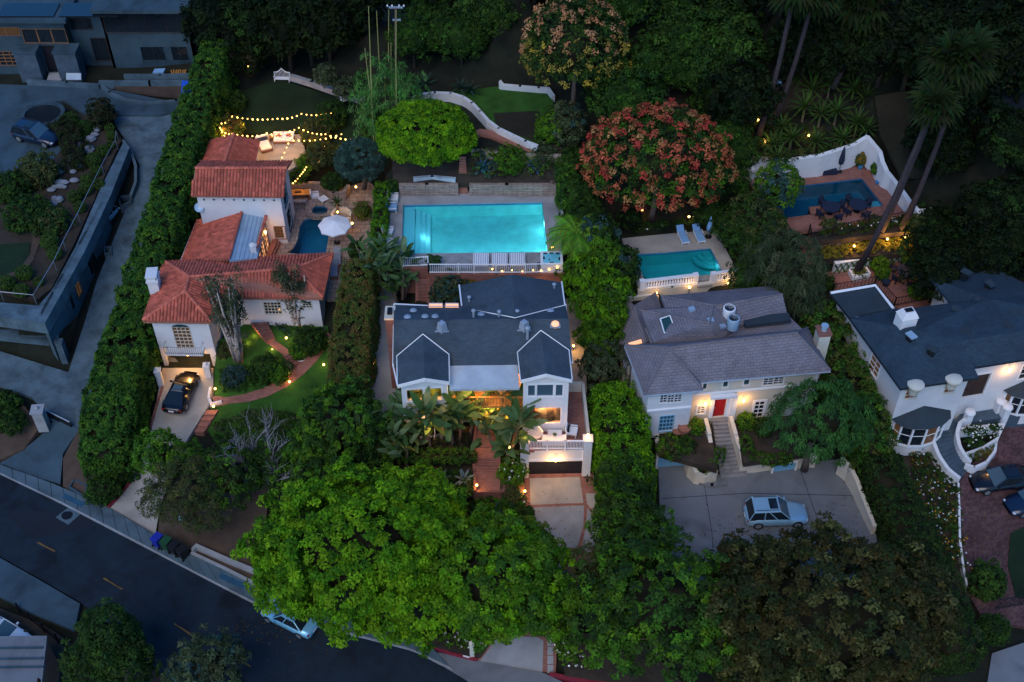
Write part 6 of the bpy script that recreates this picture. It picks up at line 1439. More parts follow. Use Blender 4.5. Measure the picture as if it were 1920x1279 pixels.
def multi(px, py, zb, ht, n, label, spread_, crn, seed):
    """pale many stemmed paperbark: stems fan upward, loose tufts near the top"""
    rr = random.Random(seed); b = P(px, py, zb); t = thing('paperbark_tree', label, 'tree', tuple(b)); C = []; N_ = []
    for i in range(n):
        a = 2 * PI * i / n + rr.uniform(-.4, .4); rd = rr.uniform(.1, .3); p0 = b + Vector((math.cos(a) * rd, math.sin(a) * rd, -.3)); e = spread_ * rr.uniform(.3, 1.0); pts = [p0]
        for k in range(1, 5): f = k / 4; pts.append(p0 + Vector((math.cos(a) * e * f + rr.uniform(-.15, .15), math.sin(a) * e * f + rr.uniform(-.15, .15), ht * rr.uniform(.85, 1) * f)))
        obj('trunk', MB().tube(pts, [.17, .14, .11, .08, .04], 6), 'bark_pale', t, smooth=True)
        for k in range(crn):
            f = rr.uniform(.45, 1.06); p = pts[0].lerp(pts[4], f) + Vector((rr.uniform(-.5, .5), rr.uniform(-.5, .5), rr.uniform(-.4, .4))); C.append(tuple(p)); N_.append((0, 0, 1.))
        if i % 3 == 0: p = pts[1]; C.append(tuple(p)); N_.append((0, 0, 1.))
    obj('crown', leafmesh('crown', C, N_, .5, 34, .26, .09, GREEN_DRAB + [(.05, .05, .03)], ORG[t], .5, spread=1.2), 'leaf', t); return t
multi(448, 672, 4.0, 9.0, 10, 'tall pale many stemmed tree before the left end of the tiled roof', 1.25, 12, 3)
multi(560, 612, 4.4, 6.3, 8, 'pale many stemmed tree in front of the right hand windows of the tiled house', 1.1, 12, 11)
tree(205, 1195, 48, -.4, 5.5, 'dark green conical tree below the street at the bottom left', GREEN_DARK + [(.03, .06, .01)], 'conifer_tree', rz=1.7, cr=.42, per=26, L=.26, W=.14, low=-.6, lump=.24, extra=[(230, 1235, 50, 3.6), (165, 1250, 40, 3.0)])
tree(392, 1250, 62, .2, 4.0, 'blue green soft tree at the bottom edge of the street', GREEN_BLUE[2:] + GREEN_DRAB, rz=.8, cr=.45, per=30, L=.34, W=.1, lump=.22, extra=[(350, 1270, 40, 3)])
bush(192, 918, 28, 1.0, 'round dark shrub at the kerb end of the long hedge', GREEN_DARK, rz=.8)
# --- hedges
hedge('very long tall ficus hedge running beside the concrete drive from street to hilltop', [H(402, 75, 14.5, 10.0), H(372, 170, 12.8, 8.4), H(345, 250, 11.8, 7.4), H(322, 330, 10.8, 6.2), H(296, 420, 9.6, 5.2), H(265, 520, 8.2, 4.2), H(236, 620, 7.0, 3.2), H(212, 700, 6.2, 2.4), H(196, 780, 5.4, 1.7), H(192, 850, 4.6, 1.2)], 0, [2.4, 2.9, 3.0, 3.0, 3.1, 3.3, 3.6, 4.0, 4.2, 3.2], [4.5, 4.4, 4.4, 4.6, 4.4, 4.0, 3.8, 3.8, 3.7, 3.4], GREEN_HEDGE, cr=.36, per=26, L=.24, W=.14, lump=.13, dens=1.5, taper=.8)
hedge('tall loose brownish green hedge between the tiled house and the shingled house', [H(672, 490, 10.2, 5.8), H(664, 560, 9.8, 5.2), H(656, 640, 9.2, 4.6), H(648, 720, 8.6, 4.0)], 0, [2.3, 2.7, 2.9, 2.9], [4.4, 4.6, 4.6, 4.6], HEDGE_BROWN, cr=.3, per=28, L=.22, W=.08, lump=.1, dens=1.3)
hedge('narrow clipped bright green hedge along the left side of the turquoise pool', [H(716, 345, 10.4, 8.6), H(710, 420, 10.4, 8.4), H(704, 478, 10.4, 8.0)], 0, 1.0, 1.9, GREEN_MID + GREEN_BRIGHT[:1], cr=.25, per=18, L=.16, W=.1, lump=.06)
hedge('tall hedge sloping along the right side of the turquoise pool garden', [H(1062, 300, 12.2, 9.6), H(1070, 370, 11.6, 9.0)], 0, 1.4, 2.4, GREEN_HEDGE, cr=.3, per=18, L=.2, W=.12, lump=.1)
hedge('dark green hedge rising between the grey roof and the white house', [H(1538, 575, 9.8, 6.8), H(1565, 625, 9.4, 6.0), H(1592, 690, 8.8, 5.2), H(1625, 760, 8.2, 4.6), H(1650, 830, 7.4, 3.8)], 0, [2.6, 2.9, 2.8, 2.7, 2.6], [3.2, 3.5, 3.6, 3.6, 3.6], GREEN_HEDGE + HEDGE_BROWN[:1] + [(.05, .075, .01)], cr=.4, per=24, L=.24, W=.14, lump=.18, dens=1.3)
hedge('broad clipped dark hedge between the motor court and the flower slope', [H(1655, 850, 6.8, 3.4), H(1690, 930, 6.2, 2.8), H(1730, 1020, 5.2, 2.0), H(1775, 1120, 4.4, 1.4), H(1810, 1215, 4.0, .9)], 0, [2.6, 3.0, 3.2, 3.2, 3.0], [3.2, 3.3, 3.2, 3.0, 3.0], [(.020, .048, .008), (.030, .058, .010), (.014, .036, .008)], cr=.32, per=20, L=.18, W=.1, lump=.08)
hedge('low clipped green hedge on the wall before the bird of paradise plants', [P(752, 862, 5.3), P(890, 862, 5.3)], 0, .9, .8, GREEN_HEDGE, cr=.2, per=12, L=.12, W=.08, lump=.03)
hedge('rounded clipped green hedge in the planter left of the stone stairs', [P(1300, 862, 4.3), P(1320, 880, 4.3), P(1343, 872, 4.5), P(1350, 850, 4.6)], 0, .7, .7, GREEN_HEDGE, cr=.18, per=12, L=.12, W=.08, lump=.02)
hedge('clipped green hedge in the planter right of the stone stairs', [P(1396, 828, 5.0), P(1404, 860, 4.6), P(1440, 868, 4.4), P(1480, 866, 4.4)], 0, .7, .7, GREEN_HEDGE, cr=.18, per=12, L=.12, W=.08, lump=.02)
# --- strip of tall plants right of the central house
for i, (x, y, r_, zb, h, pl_) in enumerate(((1092, 520, 36, 6.5, 3.4, 0), (1125, 480, 36, 7.2, 3.2, 1), (1120, 440, 34, 7.8, 3.4, 2), (1145, 545, 34, 6.0, 3.6, 0), (1110, 575, 36, 5.6, 3.6, 0), (1140, 600, 34, 5.4, 3.4, 0), (1128, 640, 34, 5.2, 2.8, 1), (1160, 500, 36, 7.0, 2.6, 2), (1135, 685, 40, 4.8, 2.6, 3), (1105, 630, 24, 5.2, 2.6, 0))):
    tree(x, y, r_, zb, h, ['drooping bright green tree between the dark and grey roofs', 'mixed green tree between the dark and grey roofs', 'dark leafy tree left of the teal pool', 'drab grey green tree just above the clipped ficus block'][pl_], [GREEN_MID + GREEN_BRIGHT[:2], GREEN_MID, GREEN_DARK + GREEN_BLUE[2:], GREEN_DRAB][pl_], rz=1.1, cr=.38, per=24, L=.3, W=.13, droop=.9, lump=.25, group='trees crowding the strip between the dark and the grey roof')
for i, (x, y) in enumerate(((1100, 505), (1128, 560))):
    c = P(x, y, 9.8); t = thing('bare_shrub', ['upper tuft of bare pale twigs in the strip of trees', 'lower and larger tuft of bare pale twigs in the strip of trees'][i], 'shrub', (c.x, c.y, 7)); mb = MB()
    for k in range(16): a = k * 2 * PI / 16; mb.tube([c + Vector((0, 0, -1.5)), c + Vector((math.cos(a) * .5, math.sin(a) * .5, -.2)), c + Vector((math.cos(a) * random.uniform(.7, 1.4), math.sin(a) * random.uniform(.7, 1.4), random.uniform(0, .8)))], [.06, .04, .015], 4)
    obj('branches', mb, 'bark_grey', t, kind='stuff')
# --- bamboo, bird of paradise, palms
c = P(735, 195, 13.0); t = thing('bamboo_clump', 'tall bamboo clump with pale canes left of the round green tree', 'bamboo', (c.x, c.y, 10.2))
C, nn = ell_clumps(c + Vector((0, -1, 0)), 2.9, 2.4, 4.4, .5, 1, -.6, .3); obj('foliage', leafmesh('foliage', C, nn, .55, 30, .4, .07, [(.05, .17, .03), (.08, .24, .04), (.10, .22, .05)], ORG[t], .9), 'leaf', t)
for (x0, y0, x1, y1) in ((700, 205, 691, 12), (712, 80, 706, 20), (728, 75, 729, 18), (742, 160, 743, 20), (734, 140, 733, 80), (703, 190, 684, 90), (696, 160, 694, 110), (744, 210, 742, 90), (722, 140, 722, 120)):
    b = P(x0, y0 + 60, 11.0); d = ray(x1, y1); tt = (b.y - CAM.y) / d.y; e = CAM + d * tt; obj('cane', MB().tube([Vector((b.x, b.y, 10.4)), b.lerp(e, .5), e], [.06, .05, .03], 5), 'bamboo_cane', t)
def leafvar(L, W, arch, col, seg=6):
    mb = MB(); blade(mb, (0, 0, 0), (1, 0, .25), L, W, arch, col, seg); m = mesh_of('leaf', mb); m.materials.append(MATS['leaf']); m.polygons.foreach_set('use_smooth', [True] * len(m.polygons)); return m
BOP = [leafvar(1.45, .46, a, c_) for a, c_ in ((.4, (.055, .12, .03)), (.9, (.08, .15, .05)), (1.0, (.04, .09, .03)), (.5, (.13, .20, .10)), (1.8, (.10, .12, .03)))]
def paradise(px, py, zb, ht, n, label, rr, sc=1.0, group=None):
    b = P(px, py, zb); t = thing('bird_of_paradise', label, 'plant', tuple(b), group)
    for k in range(7):
        a = k * .9 + rr.uniform(-.4, .4); rd = .25 + 1.0 * rr.random(); p0 = b + Vector((math.cos(a) * rd, math.sin(a) * rd, -.2)); hh = (ht + .9) * rr.uniform(.3, 1); top = p0 + Vector((math.cos(a) * .5, math.sin(a) * .5, hh)); obj('stem', MB().tube([p0, p0.lerp(top, .5), top], [.13, .11, .08], 6), 'bark', t)
        for j in range(int(n * .6)):
            a2 = rr.uniform(0, 2 * PI); el = rr.uniform(.55, 1.45); pet = rr.uniform(.4, 1.2); d = Vector((math.cos(a2) * math.cos(el), math.sin(a2) * math.cos(el), math.sin(el))); q2 = top - Vector((0, 0, rr.uniform(0, .8))) 
            o = bpy.data.objects.new('leaf', BOP[rr.choice((0, 1, 2, 3, 0, 1, 3, 4 if j % 6 == 0 else 1))]); COL.objects.link(o); o.parent = t; o.location = q2 + d * pet - ORG[t]; o.rotation_euler = (rr.uniform(-.7, .7), -el * .95 + .2, a2); s = sc * rr.uniform(.7, 1.1); s *= 1.12; o.scale = (s, s, s)
            if j % 4 == 0: obj('stalk', MB().tube([q2, q2 + d * pet], .03, 4), 'bamboo_cane', t)
rp = random.Random(9)
for (x, y, h, n, lb) in ((776, 812, 4.2, 24, 'leftmost tall bird of paradise before the lit upper windows'), (815, 822, 4.2, 28, 'second tall bird of paradise from the left before the lit windows'), (855, 820, 4.4, 28, 'bird of paradise just left of the brick entry path'), (950, 835, 4.2, 28, 'bird of paradise between the entry path and the garage terrace'), (905, 790, 3.4, 12, 'smaller bird of paradise close to the lit entry')):
    paradise(x, y, 5.2, h, n, lb, rp)
for (x, y, zb, h, n, lb) in ((722, 850, 4.8, 2.8, 24, 'grey green banana like plant at the left front corner of the house'), (752, 848, 5.0, 2.2, 16, 'low banana like plant beside the hedge end'), (722, 545, 6.6, 3.4, 24, 'banana plant with broad leaves at the left end of the pool railing'), (748, 552, 6.6, 2.6, 16, 'lower banana plant by the red pool steps'), (705, 520, 6.8, 2.8, 14, 'banana plant rising out of the brown hedge top')):
    paradise(x, y, zb, h, n, lb, rp, .8)
def feather_palm(px, py, zb, ht, n, L, label, col, tr=.14, arch=1.5, el0=.9, leafl=.6):
    b = P(px, py, zb); t = thing('palm_tree', label, 'palm tree', tuple(b)); top = b + Vector((0, 0, ht)); obj('trunk', MB().tube([b - Vector((0, 0, .3)), top], [tr * 1.2, tr * .8], 8), 'bark_palm', t)
    for k in range(n):
        a = k * 2.4; el = el0 - .75 * k / n; mb = MB(); frond(mb, top, (math.cos(a) * math.cos(el), math.sin(a) * math.cos(el), math.sin(el)), L * random.uniform(.85, 1.1), arch, col, leafl); obj('frond', mb, 'leaf', t)
    return t
feather_palm(1078, 505, 7.8, 3.8, 20, 3.1, 'feather palm leaning over the right end of the turquoise pool', (.12, .26, .02), leafl=.85)
feather_palm(814, 498, 9.0, .7, 8, .8, 'small potted feather palm by the pool railing', (.03, .07, .02), .06, leafl=.3)
def fan_crown(t, top, r, n, col, skirt=True):
    for k in range(n):
        a = k * 2.4; el = 1.3 - 1.9 * k / n; mb = MB(); fan(mb, top, (math.cos(a) * math.cos(el), math.sin(a) * math.cos(el), math.sin(el)), r * random.uniform(.8, 1.1), col); obj('fan_leaf', mb, 'leaf', t)
def tall_palm(bx, by, zb, tx, ty, r, label, tr=.22, n=24, col=(.018, .034, .008)):
    b = P(bx, by, zb); d = ray(tx, ty); tt = (b.y + .5 - CAM.y) / d.y; e = CAM + d * tt; t = thing('fan_palm', label, 'palm tree', tuple(b)); mid = b.lerp(e, .5) + Vector((.25, 0, 0))
    pts = [b.lerp(mid, .0), b.lerp(mid, .5) + Vector((.1, 0, 0)), mid, mid.lerp(e, .5), e]; obj('trunk', MB().tube(pts, [tr * 1.5, tr, tr * .9, tr * .85, tr * .8], 9), 'bark_palm', t, smooth=True); fan_crown(t, e, r, n, col); return t
tall_palm(1605, 512, 7.2, 1752, 195, 1.6, 'tall fan palm growing from the square white planter'); tall_palm(1652, 432, 9.5, 1785, 110, 2.0, 'tall fan palm behind the tables of the deep blue pool'); tall_palm(1692, 428, 9.5, 1815, 105, 1.9, 'rightmost tall fan palm standing on the round planted bank')
tall_palm(1420, 258, 12.0, 1493, -30, 2.0, 'tall fan palm with its foot lit beside the agaves'); tall_palm(1440, 168, 13.6, 1502, -22, 2.0, 'slimmer fan palm behind the lit one'); tall_palm(1448, 232, 12.5, 1530, -18, 1.9, 'reddish slim fan palm right of the small blue feeder'); tall_palm(1562, 165, 14.5, 1618, 12, 2.2, 'fan palm standing alone on the dark slope', n=20); tall_palm(1590, 75, 16, 1600, -60, 2, 'distant fan palm at the top edge', n=14)
def spiky(px, py, zb, ht, r, label, col, n=22, group=None, name='yucca', lw=.1):
    b = P(px, py, zb); t = thing(name, label, 'plant', tuple(b), group); top = b + Vector((0, 0, ht))
    if ht > .5: obj('trunk', MB().tube([b - Vector((0, 0, .2)), top], [.12, .08], 6), 'bark', t)
    mb = MB()
    for k in range(n): a = k * 2.4; el = 1.35 - 1.35 * k / n; blade(mb, top, (math.cos(a) * math.cos(el), math.sin(a) * math.cos(el), math.sin(el)), r * random.uniform(.8, 1.1), lw, .5, tuple(c_ * random.uniform(.7, 1.3) for c_ in col), 3)
    obj('leaves', mb, 'leaf', t); return t
for i, (x, y, h, r_) in enumerate(((1418, 215, 1.2, .9), (1445, 268, 1.0, 1.0), (1462, 245, 1.6, .9), (1455, 288, .6, 1.0), (1480, 262, 1.4, .9), (1500, 225, 2.6, 1.1), (1512, 200, 3.0, 1.2), (1530, 235, 2.4, 1.0), (1545, 190, 3.2, 1.2), (1560, 230, 2.4, 1.0), (1590, 195, 2.8, 1.1), (1600, 240, 1.8, 1.0), (1575, 260, 1.2, .9), (1620, 245, 1.4, .9), (1525, 265, 1.2, .9), (1490, 175, 3.0, 1.2), (1545, 110, 3, 1.2), (1528, 135, 3, 1.1), (1558, 155, 2.6, 1.1), (1612, 200, 2.2, 1.0))):
    spiky(x, y + 22, 11.4, h, r_ * 1.5, 'spiky headed palm like plant above the white pool wall', (.05, .10, .02), 34, 'spiky plants on the bank above the white wall', lw=.13)
for (x, y, l) in ((906, 312, 'large blue agave at the left of the planted bank'), (933, 300, 'smaller blue agave between the two larger ones'), (1004, 308, 'large blue agave at the right of the planted bank')): spiky(x, y + 6, 10.9, .15, .95, l, (.05, .16, .20), 24, name='agave', lw=.2)
spiky(870, 905, 4.4, .3, .9, 'silver agave left of the lower brick steps', (.20, .24, .20), 14, name='agave', lw=.22); spiky(828, 905, 4.4, .3, .85, 'darker silver agave further left below the hedge', (.11, .15, .13), 14, name='agave', lw=.22)
for (x, y) in ((798, 165), (862, 172), (880, 175)): spiky(x, y, 12.2, .3, 1.2, 'dark broad bladed plant at the back of the white path wall', (.03, .06, .04), 14, 'broad bladed plants behind the white path wall', name='flax', lw=.2)
spiky(505, 612, 4.6, .2, .8, 'dark spiky rosette at the foot of the white wall by the steps', (.02, .05, .015), 22);
spiky(633, 395, 6.4, .9, .7, 'small lit palm in the round planter beside the spa', (.05, .08, .02), 20)
# --- shrubs
for (x, y, r_, z_, lb, pl_, rz) in (
    (958, 300, 25, 10.8, 'round green shrub on the bank between the agaves', GREEN_MID, 1.0), (1060, 235, 34, 11.4, 'feathery dark shrub right of the upper lawn', GREEN_BLUE[2:] + GREEN_DRAB, 1.2), (1032, 240, 26, 12, 'mid green shrub at the right edge of the upper lawn', GREEN_MID, 1.1), (1020, 290, 20, 11, 'small grey green shrub at the end of the white path wall', GREEN_DRAB, .9),
    (840, 548, 28, 6.8, 'feathery blue green shrub behind the lit skylights', GREEN_BLUE[2:] + GREEN_DRAB, 1.1), (880, 545, 26, 6.8, 'brownish shrub under the pool railing', HEDGE_BROWN, .8), (940, 528, 28, 7.6, 'brownish shrub glowing under the hanging lamps', HEDGE_BROWN, .5), (485, 590, 13, 4.6, 'round bright green potted shrub by the steps of the tiled house', GREEN_BRIGHT[:1] + GREEN_MID, 1.0),
    (497, 690, 26, 3.6, 'dark green shrub in the lawn between the path and the drive', GREEN_DARK, .7), (440, 705, 22, 3.2, 'blue green low shrub under the many stemmed tree', GREEN_BLUE[2:], .6), (520, 700, 20, 3.4, 'rounded green shrub left of the lower brick steps', GREEN_MID, .8), (580, 640, 26, 4.2, 'dark shrub under the right hand windows', GREEN_DARK, .8), (560, 655, 18, 4.0, 'green shrub beside the upper brick steps', GREEN_MID, .8),
    (420, 660, 16, 3.4, 'olive shrub beside the garage lamp wall', GREEN_OLIVE, 1.0), (600, 640, 14, 4.2, 'small dark shrub at the right corner of the tiled house', GREEN_DARK, .9),
    (960, 885, 24, 4.0, 'white flowered shrub left of the garage', GREEN_MID, .8), (915, 940, 22, 2.9, 'leafy shrub under the lower brick landing', GREEN_MID, .8), (955, 925, 20, 2.9, 'olive green shrub beside the wooden steps', GREEN_OLIVE, .9), (940, 955, 22, 2.6, 'blue green shrub above the curved bed edge', GREEN_BLUE[:1] + GREEN_MID, .7), (890, 965, 22, 2.6, 'dark shrub behind the bright green tree', GREEN_DARK, .8),
    (985, 965, 16, 2.4, 'dark upright shrub beside the concrete driveway', GREEN_DARK, 1.2), (1306, 800, 13, 5.3, 'yellow green shrub by the terracotta urn', GREEN_MID + [(.12, .14, .01)], 1.3), (1255, 838, 26, 5.0, 'vine covered low shrub on top of the blue garage door', GREEN_OLIVE + GREEN_MID, .4), (1285, 836, 18, 5.0, 'dark vine clump at the corner above the blue garage door', GREEN_DARK, .6),
    (1400, 790, 16, 5.2, 'leafy green shrub under the right hand window', GREEN_MID, .8), (1432, 800, 18, 5.2, 'leafy dark green shrub before the weeping tree', GREEN_DARK, .8), (1180, 530, 22, 6.8, 'dark leafy shrub with white flowers at the left of the teal pool', GREEN_DARK, 1.2),
    (1555, 425, 14, 9.4, 'yellow green shrub at the front edge of the deep blue pool', GREEN_OLIVE + [(.08, .10, .01)], 1.1), (1640, 415, 12, 9.4, 'small green shrub among the palm trunks', GREEN_OLIVE, .9), (1720, 420, 18, 9.6, 'lit olive shrub on the round planted bank', GREEN_OLIVE + [(.08, .08, .01)], .9), (1650, 497, 14, 7.2, 'green shrub at the edge of the lower brick terrace', GREEN_MID, 1.1), (1655, 512, 12, 7.1, 'spiky green potted plant on the lower brick terrace', GREEN_MID, 1.1),
    (1550, 530, 14, 7.0, 'dark green shrub at the foot of the brick steps', GREEN_DARK, .9), (1722, 545, 16, 7.2, 'white wall climbing shrub beside the blue roof', GREEN_MID, .7), (1760, 500, 40, 8, 'dark shrub mass behind the blue roof', GREEN_DARK, .9), (1820, 490, 45, 8.4, 'wide dark shrub behind the right hand roof', GREEN_FOREST, .9), (1880, 495, 40, 8.4, 'far right dark shrub behind the right hand roof', GREEN_FOREST, .9),
    (1490, 395, 0, 0, '', [], 0), (190, 212, 24, 8.2, 'dark rounded shrub at the bend of the upper drive', [(.03, .028, .012), (.02, .03, .01)], 1.1), (135, 265, 0, 0, '', [], 0), (70, 320, 34, 8.1, 'sparse olive shrub beside the parked dark car', GREEN_OLIVE, .8),
    (52, 400, 40, 8.1, 'large dark shrub mass in the roof garden', GREEN_DARK, .5), (95, 415, 32, 8.1, 'dark yellowish shrub above the roof lawn', GREEN_OLIVE + GREEN_DARK, .5), (20, 350, 34, 8.1, 'dark shrub at the left edge of the roof garden', GREEN_DARK, .6), (160, 240, 14, 8.1, 'small shrub among the pale rocks', GREEN_DARK, .8), (130, 225, 16, 8.1, 'dark shrub beside the round basin', GREEN_DARK, .6),
    (20, 790, 26, 2.8, 'dark round hedge shrub inside the entrance gate', GREEN_DARK, .6), (0, 760, 30, 2.8, 'dark shrub cut by the left edge near the gate', GREEN_DARK, .6), (455, 95, 42, 11, 'dark shrubby tree wound with fairy lights', GREEN_FOREST + [(.03, .03, .015)], .9), (440, 190, 20, 9, 'green shrub at the left edge of the back lawn', GREEN_DARK, .9), (432, 240, 22, 8.4, 'warm lit shrub at the end of the bulb strings', HEDGE_BROWN, 1.0),
    (590, 250, 26, 8.2, 'olive tree crown beneath the bulb strings', GREEN_OLIVE, .9), (600, 290, 24, 8.0, 'lit grey green shrub next to the dragon tree', GREEN_OLIVE, .9), (575, 305, 18, 7.6, 'green shrub at the terrace steps', GREEN_MID, .7), (625, 340, 20, 7.0, 'low green shrub inside the curved stone wall', GREEN_DARK, .5), (560, 330, 16, 7.4, 'low shrub above the dining table', GREEN_DARK, .6), (645, 290, 18, 8, 'dark shrub left of the dragon tree', GREEN_DARK, .8),
    (680, 395, 14, 6.2, 'drab shrub beside the narrow clipped hedge', HEDGE_BROWN, 1.3), (668, 470, 14, 6.0, 'slim shrub behind the second lounge chair', GREEN_DARK, 1.3), (620, 215, 26, 9, 'dark shrub on the back lawn', GREEN_DARK, .8), (650, 165, 22, 11, 'grey bare looking shrub near the white statue', GREEN_DRAB, .8), (610, 140, 20, 12, 'grey shrub behind the garden wall', GREEN_DRAB, .8),
    (1850, 1090, 30, 1.0, 'dark rounded shrub beside the entrance gate of the brick court', GREEN_DARK, 1.2), (1862, 1180, 26, .8, 'dark shrub at the kerb near the entrance gate', GREEN_DARK, 1.0)):
    if r_: bush(x, y, r_, z_, lb, pl_, rz=rz, cr=.26 if r_ < 30 else .4, per=20 if r_ < 30 else 26, L=.2 if r_ < 30 else .3, W=.11 if r_ < 30 else .15, flowers=[(.7, .7, .7)] if 'white flower' in lb else None, fl=30)
for i, (x, y, r_) in enumerate(((206, 240, 9), (209, 255, 9), (207, 272, 8), (192, 283, 11), (175, 300, 14), (180, 320, 10), (163, 337, 11), (160, 355, 12), (140, 368, 12), (150, 388, 11), (92, 452, 16), (102, 475, 13), (45, 512, 15), (72, 528, 9), (40, 545, 14), (12, 530, 15), (185, 345, 10))):
    bush(x, y, r_, 8.1, 'clipped ball shrub beside the cable railing of the roof garden', [(.035, .075, .012), (.045, .09, .014)], name='ball_shrub', rz=.85, cr=.16, per=14, L=.12, W=.08, group='clipped balls along the roof garden edge', lump=.03)
hedge('curved clipped dark hedge behind the parked car in the roof garden', [P(112, 245, 8.1), P(135, 262, 8.1), P(144, 290, 8.1), P(140, 320, 8.1)], 0, 1.7, 1.2, [(.02, .035, .01), (.03, .032, .012)], cr=.26, per=18, L=.16, W=.1)
# boulders of the dry stream
for i in range(34):
    k = i / 33; x = 178 - 85 * k + random.uniform(-14, 14); y = 238 + 150 * k + random.uniform(-10, 10); p = P(x, y, 8.15); s = random.uniform(.2, .55); o = obj('boulder', MB().ball((p.x, p.y, 8.2), s, 7, (1.2 * random.uniform(.7, 1.2), random.uniform(.6, 1.1), .6)), 'boulder'); tag(o, 'pale rock lying in the dry stream of the roof garden', 'rock', 'rocks of the dry stream')
# --- planting beds
WH = [(.75, .75, .72)]
mound('flower_bed', 'yellow flower bed lit gold between two clipped edges', 'flower bed', [(1530, 468), (1640, 455), (1745, 442), (1748, 462), (1640, 476), (1545, 486)], 8.35, .3, [(.16, .13, .015), (.10, .11, .012), (.22, .17, .02)], cr=.22)
mound('flower_bed', 'rose bed with white flowers under the railing of the deep blue pool', 'flower bed', [(1560, 425), (1700, 410), (1715, 428), (1630, 438), (1530, 445)], 9.5, .4, GREEN_DARK, flowers=WH, fdens=.8)
mound('flower_bed', 'white and gold flower slope along the brick court', 'flower bed', [(1700, 840), (1735, 838), (1770, 890), (1797, 915), (1800, 1000), (1810, 1080), (1775, 1070), (1745, 990), (1715, 910)], Pl((1700, 850, 3.65), (1800, 905, 3.25), (1815, 1120, 1.25)), .4, GREEN_DARK + [(.07, .06, .01)], flowers=[(.6, .62, .66), (.6, .62, .66), (.45, .22, .03)], fdens=1.5)
mound('flower_bed', 'half round bed of white flowers beside the curved stairs', 'flower bed', [(1800, 806), (1878, 797), (1868, 820), (1842, 836), (1810, 846)], 4.6, .4, GREEN_DARK, flowers=WH, fdens=1.8)
mound('flower_bed', 'lower crescent of green and gold plants beside the curved stairs', 'flower bed', [(1862, 828), (1862, 845), (1845, 862), (1815, 868), (1812, 856), (1845, 842)], 3.8, .3, [(.05, .06, .01), (.10, .08, .01)])
mound('flower_bed', 'bed with white flowers below the lower brick landing', 'flower bed', [(880, 940), (985, 932), (984, 965), (930, 985), (885, 975)], 2.75, .5, GREEN_MID + GREEN_DARK, flowers=WH, fdens=.8)
mound('flower_bed', 'white flower bed at the street left of the driveway mouth', 'flower bed', [(812, 1195), (925, 1175), (930, 1190), (898, 1226), (825, 1210)], Off(pl_street, .3), .35, GREEN_MID, flowers=WH, fdens=2)
mound('flower_bed', 'white flower bed right of the driveway mouth', 'flower bed', [(1040, 1190), (1070, 1200), (1085, 1245), (1046, 1258)], Off(pl_street, .35), .4, GREEN_MID, flowers=WH, fdens=2)
mound('ground_cover', 'dark planting with white flowers round the teal pool', 'plants', [(1190, 425), (1345, 412), (1400, 520), (1385, 520), (1346, 428), (1180, 440)], 8.5, .5, GREEN_DARK, flowers=WH, fdens=.35)
mound('ground_cover', 'low mixed planting on the bank above the turquoise pool', 'plants', [(880, 335), (1050, 335), (1055, 300), (1040, 285), (890, 285)], Pl((750, 343, 10.3), (1050, 343, 10.3), (900, 282, 11.7)), .5, GREEN_DRAB + GREEN_MID + GREEN_BLUE[2:])
mound('ground_cover', 'dark plants filling the bed of the bird of paradise', 'plants', [(745, 815), (880, 815), (880, 845), (745, 848)], 5.35, .25, [(.012, .018, .012), (.02, .03, .012)])
mound('ground_cover', 'dark plants round the silver agaves', 'plants', [(765, 885), (888, 885), (888, 925), (800, 928)], 4.25, .4, GREEN_DARK)
mound('ground_cover', 'dark low planting filling the garden between drive and curved path', 'plants', [(408, 700), (440, 690), (520, 690), (528, 705), (500, 728), (440, 742), (410, 738)], pl_rg2, .35, GREEN_DARK + GREEN_MID[2:]); mound('ground_cover', 'dark planting along the foot of the tiled house', 'plants', [(520, 612), (610, 620), (612, 650), (580, 672), (545, 640)], pl_rg2, .35, GREEN_DARK + GREEN_BLUE[2:])
mound('ground_cover', 'dark planting beneath the bare tree at the lawn edge', 'plants', [(400, 800), (480, 770), (600, 790), (620, 830), (520, 860), (400, 860)], pl_rg2, .5, GREEN_DARK + GREEN_DRAB)
mound('ground_cover', 'leafy undergrowth between the spiky plants on the bank', 'plants', [(1400, 250), (1470, 180), (1620, 190), (1640, 250), (1520, 275), (1420, 290)], 11.6, .6, GREEN_DARK + GREEN_OLIVE, cr=.4)
mound('ground_cover', 'shady ground plants left of the drive of the tiled house', 'plants', [(262, 740), (285, 740), (270, 850), (240, 905), (215, 940), (235, 850)], 2.0, .3, GREEN_FOREST + GREEN_DARK)
for nm, pts, z_ in (('shrubs under the long hedge shade beside the tiled house', [(330, 400), (365, 380), (340, 480), (290, 500), (265, 590), (255, 680), (235, 700), (270, 540)], 5.2), ):
    mound('ground_cover', nm, 'plants', pts, z_, .5, GREEN_FOREST)
mound('vine', 'dark vine hanging over the top of the long white pool wall', 'vine', [(1415, 292), (1500, 285), (1620, 262), (1622, 272), (1560, 288), (1480, 305), (1415, 308)], 12.0, .3, GREEN_OLIVE + GREEN_DARK, cr=.3)
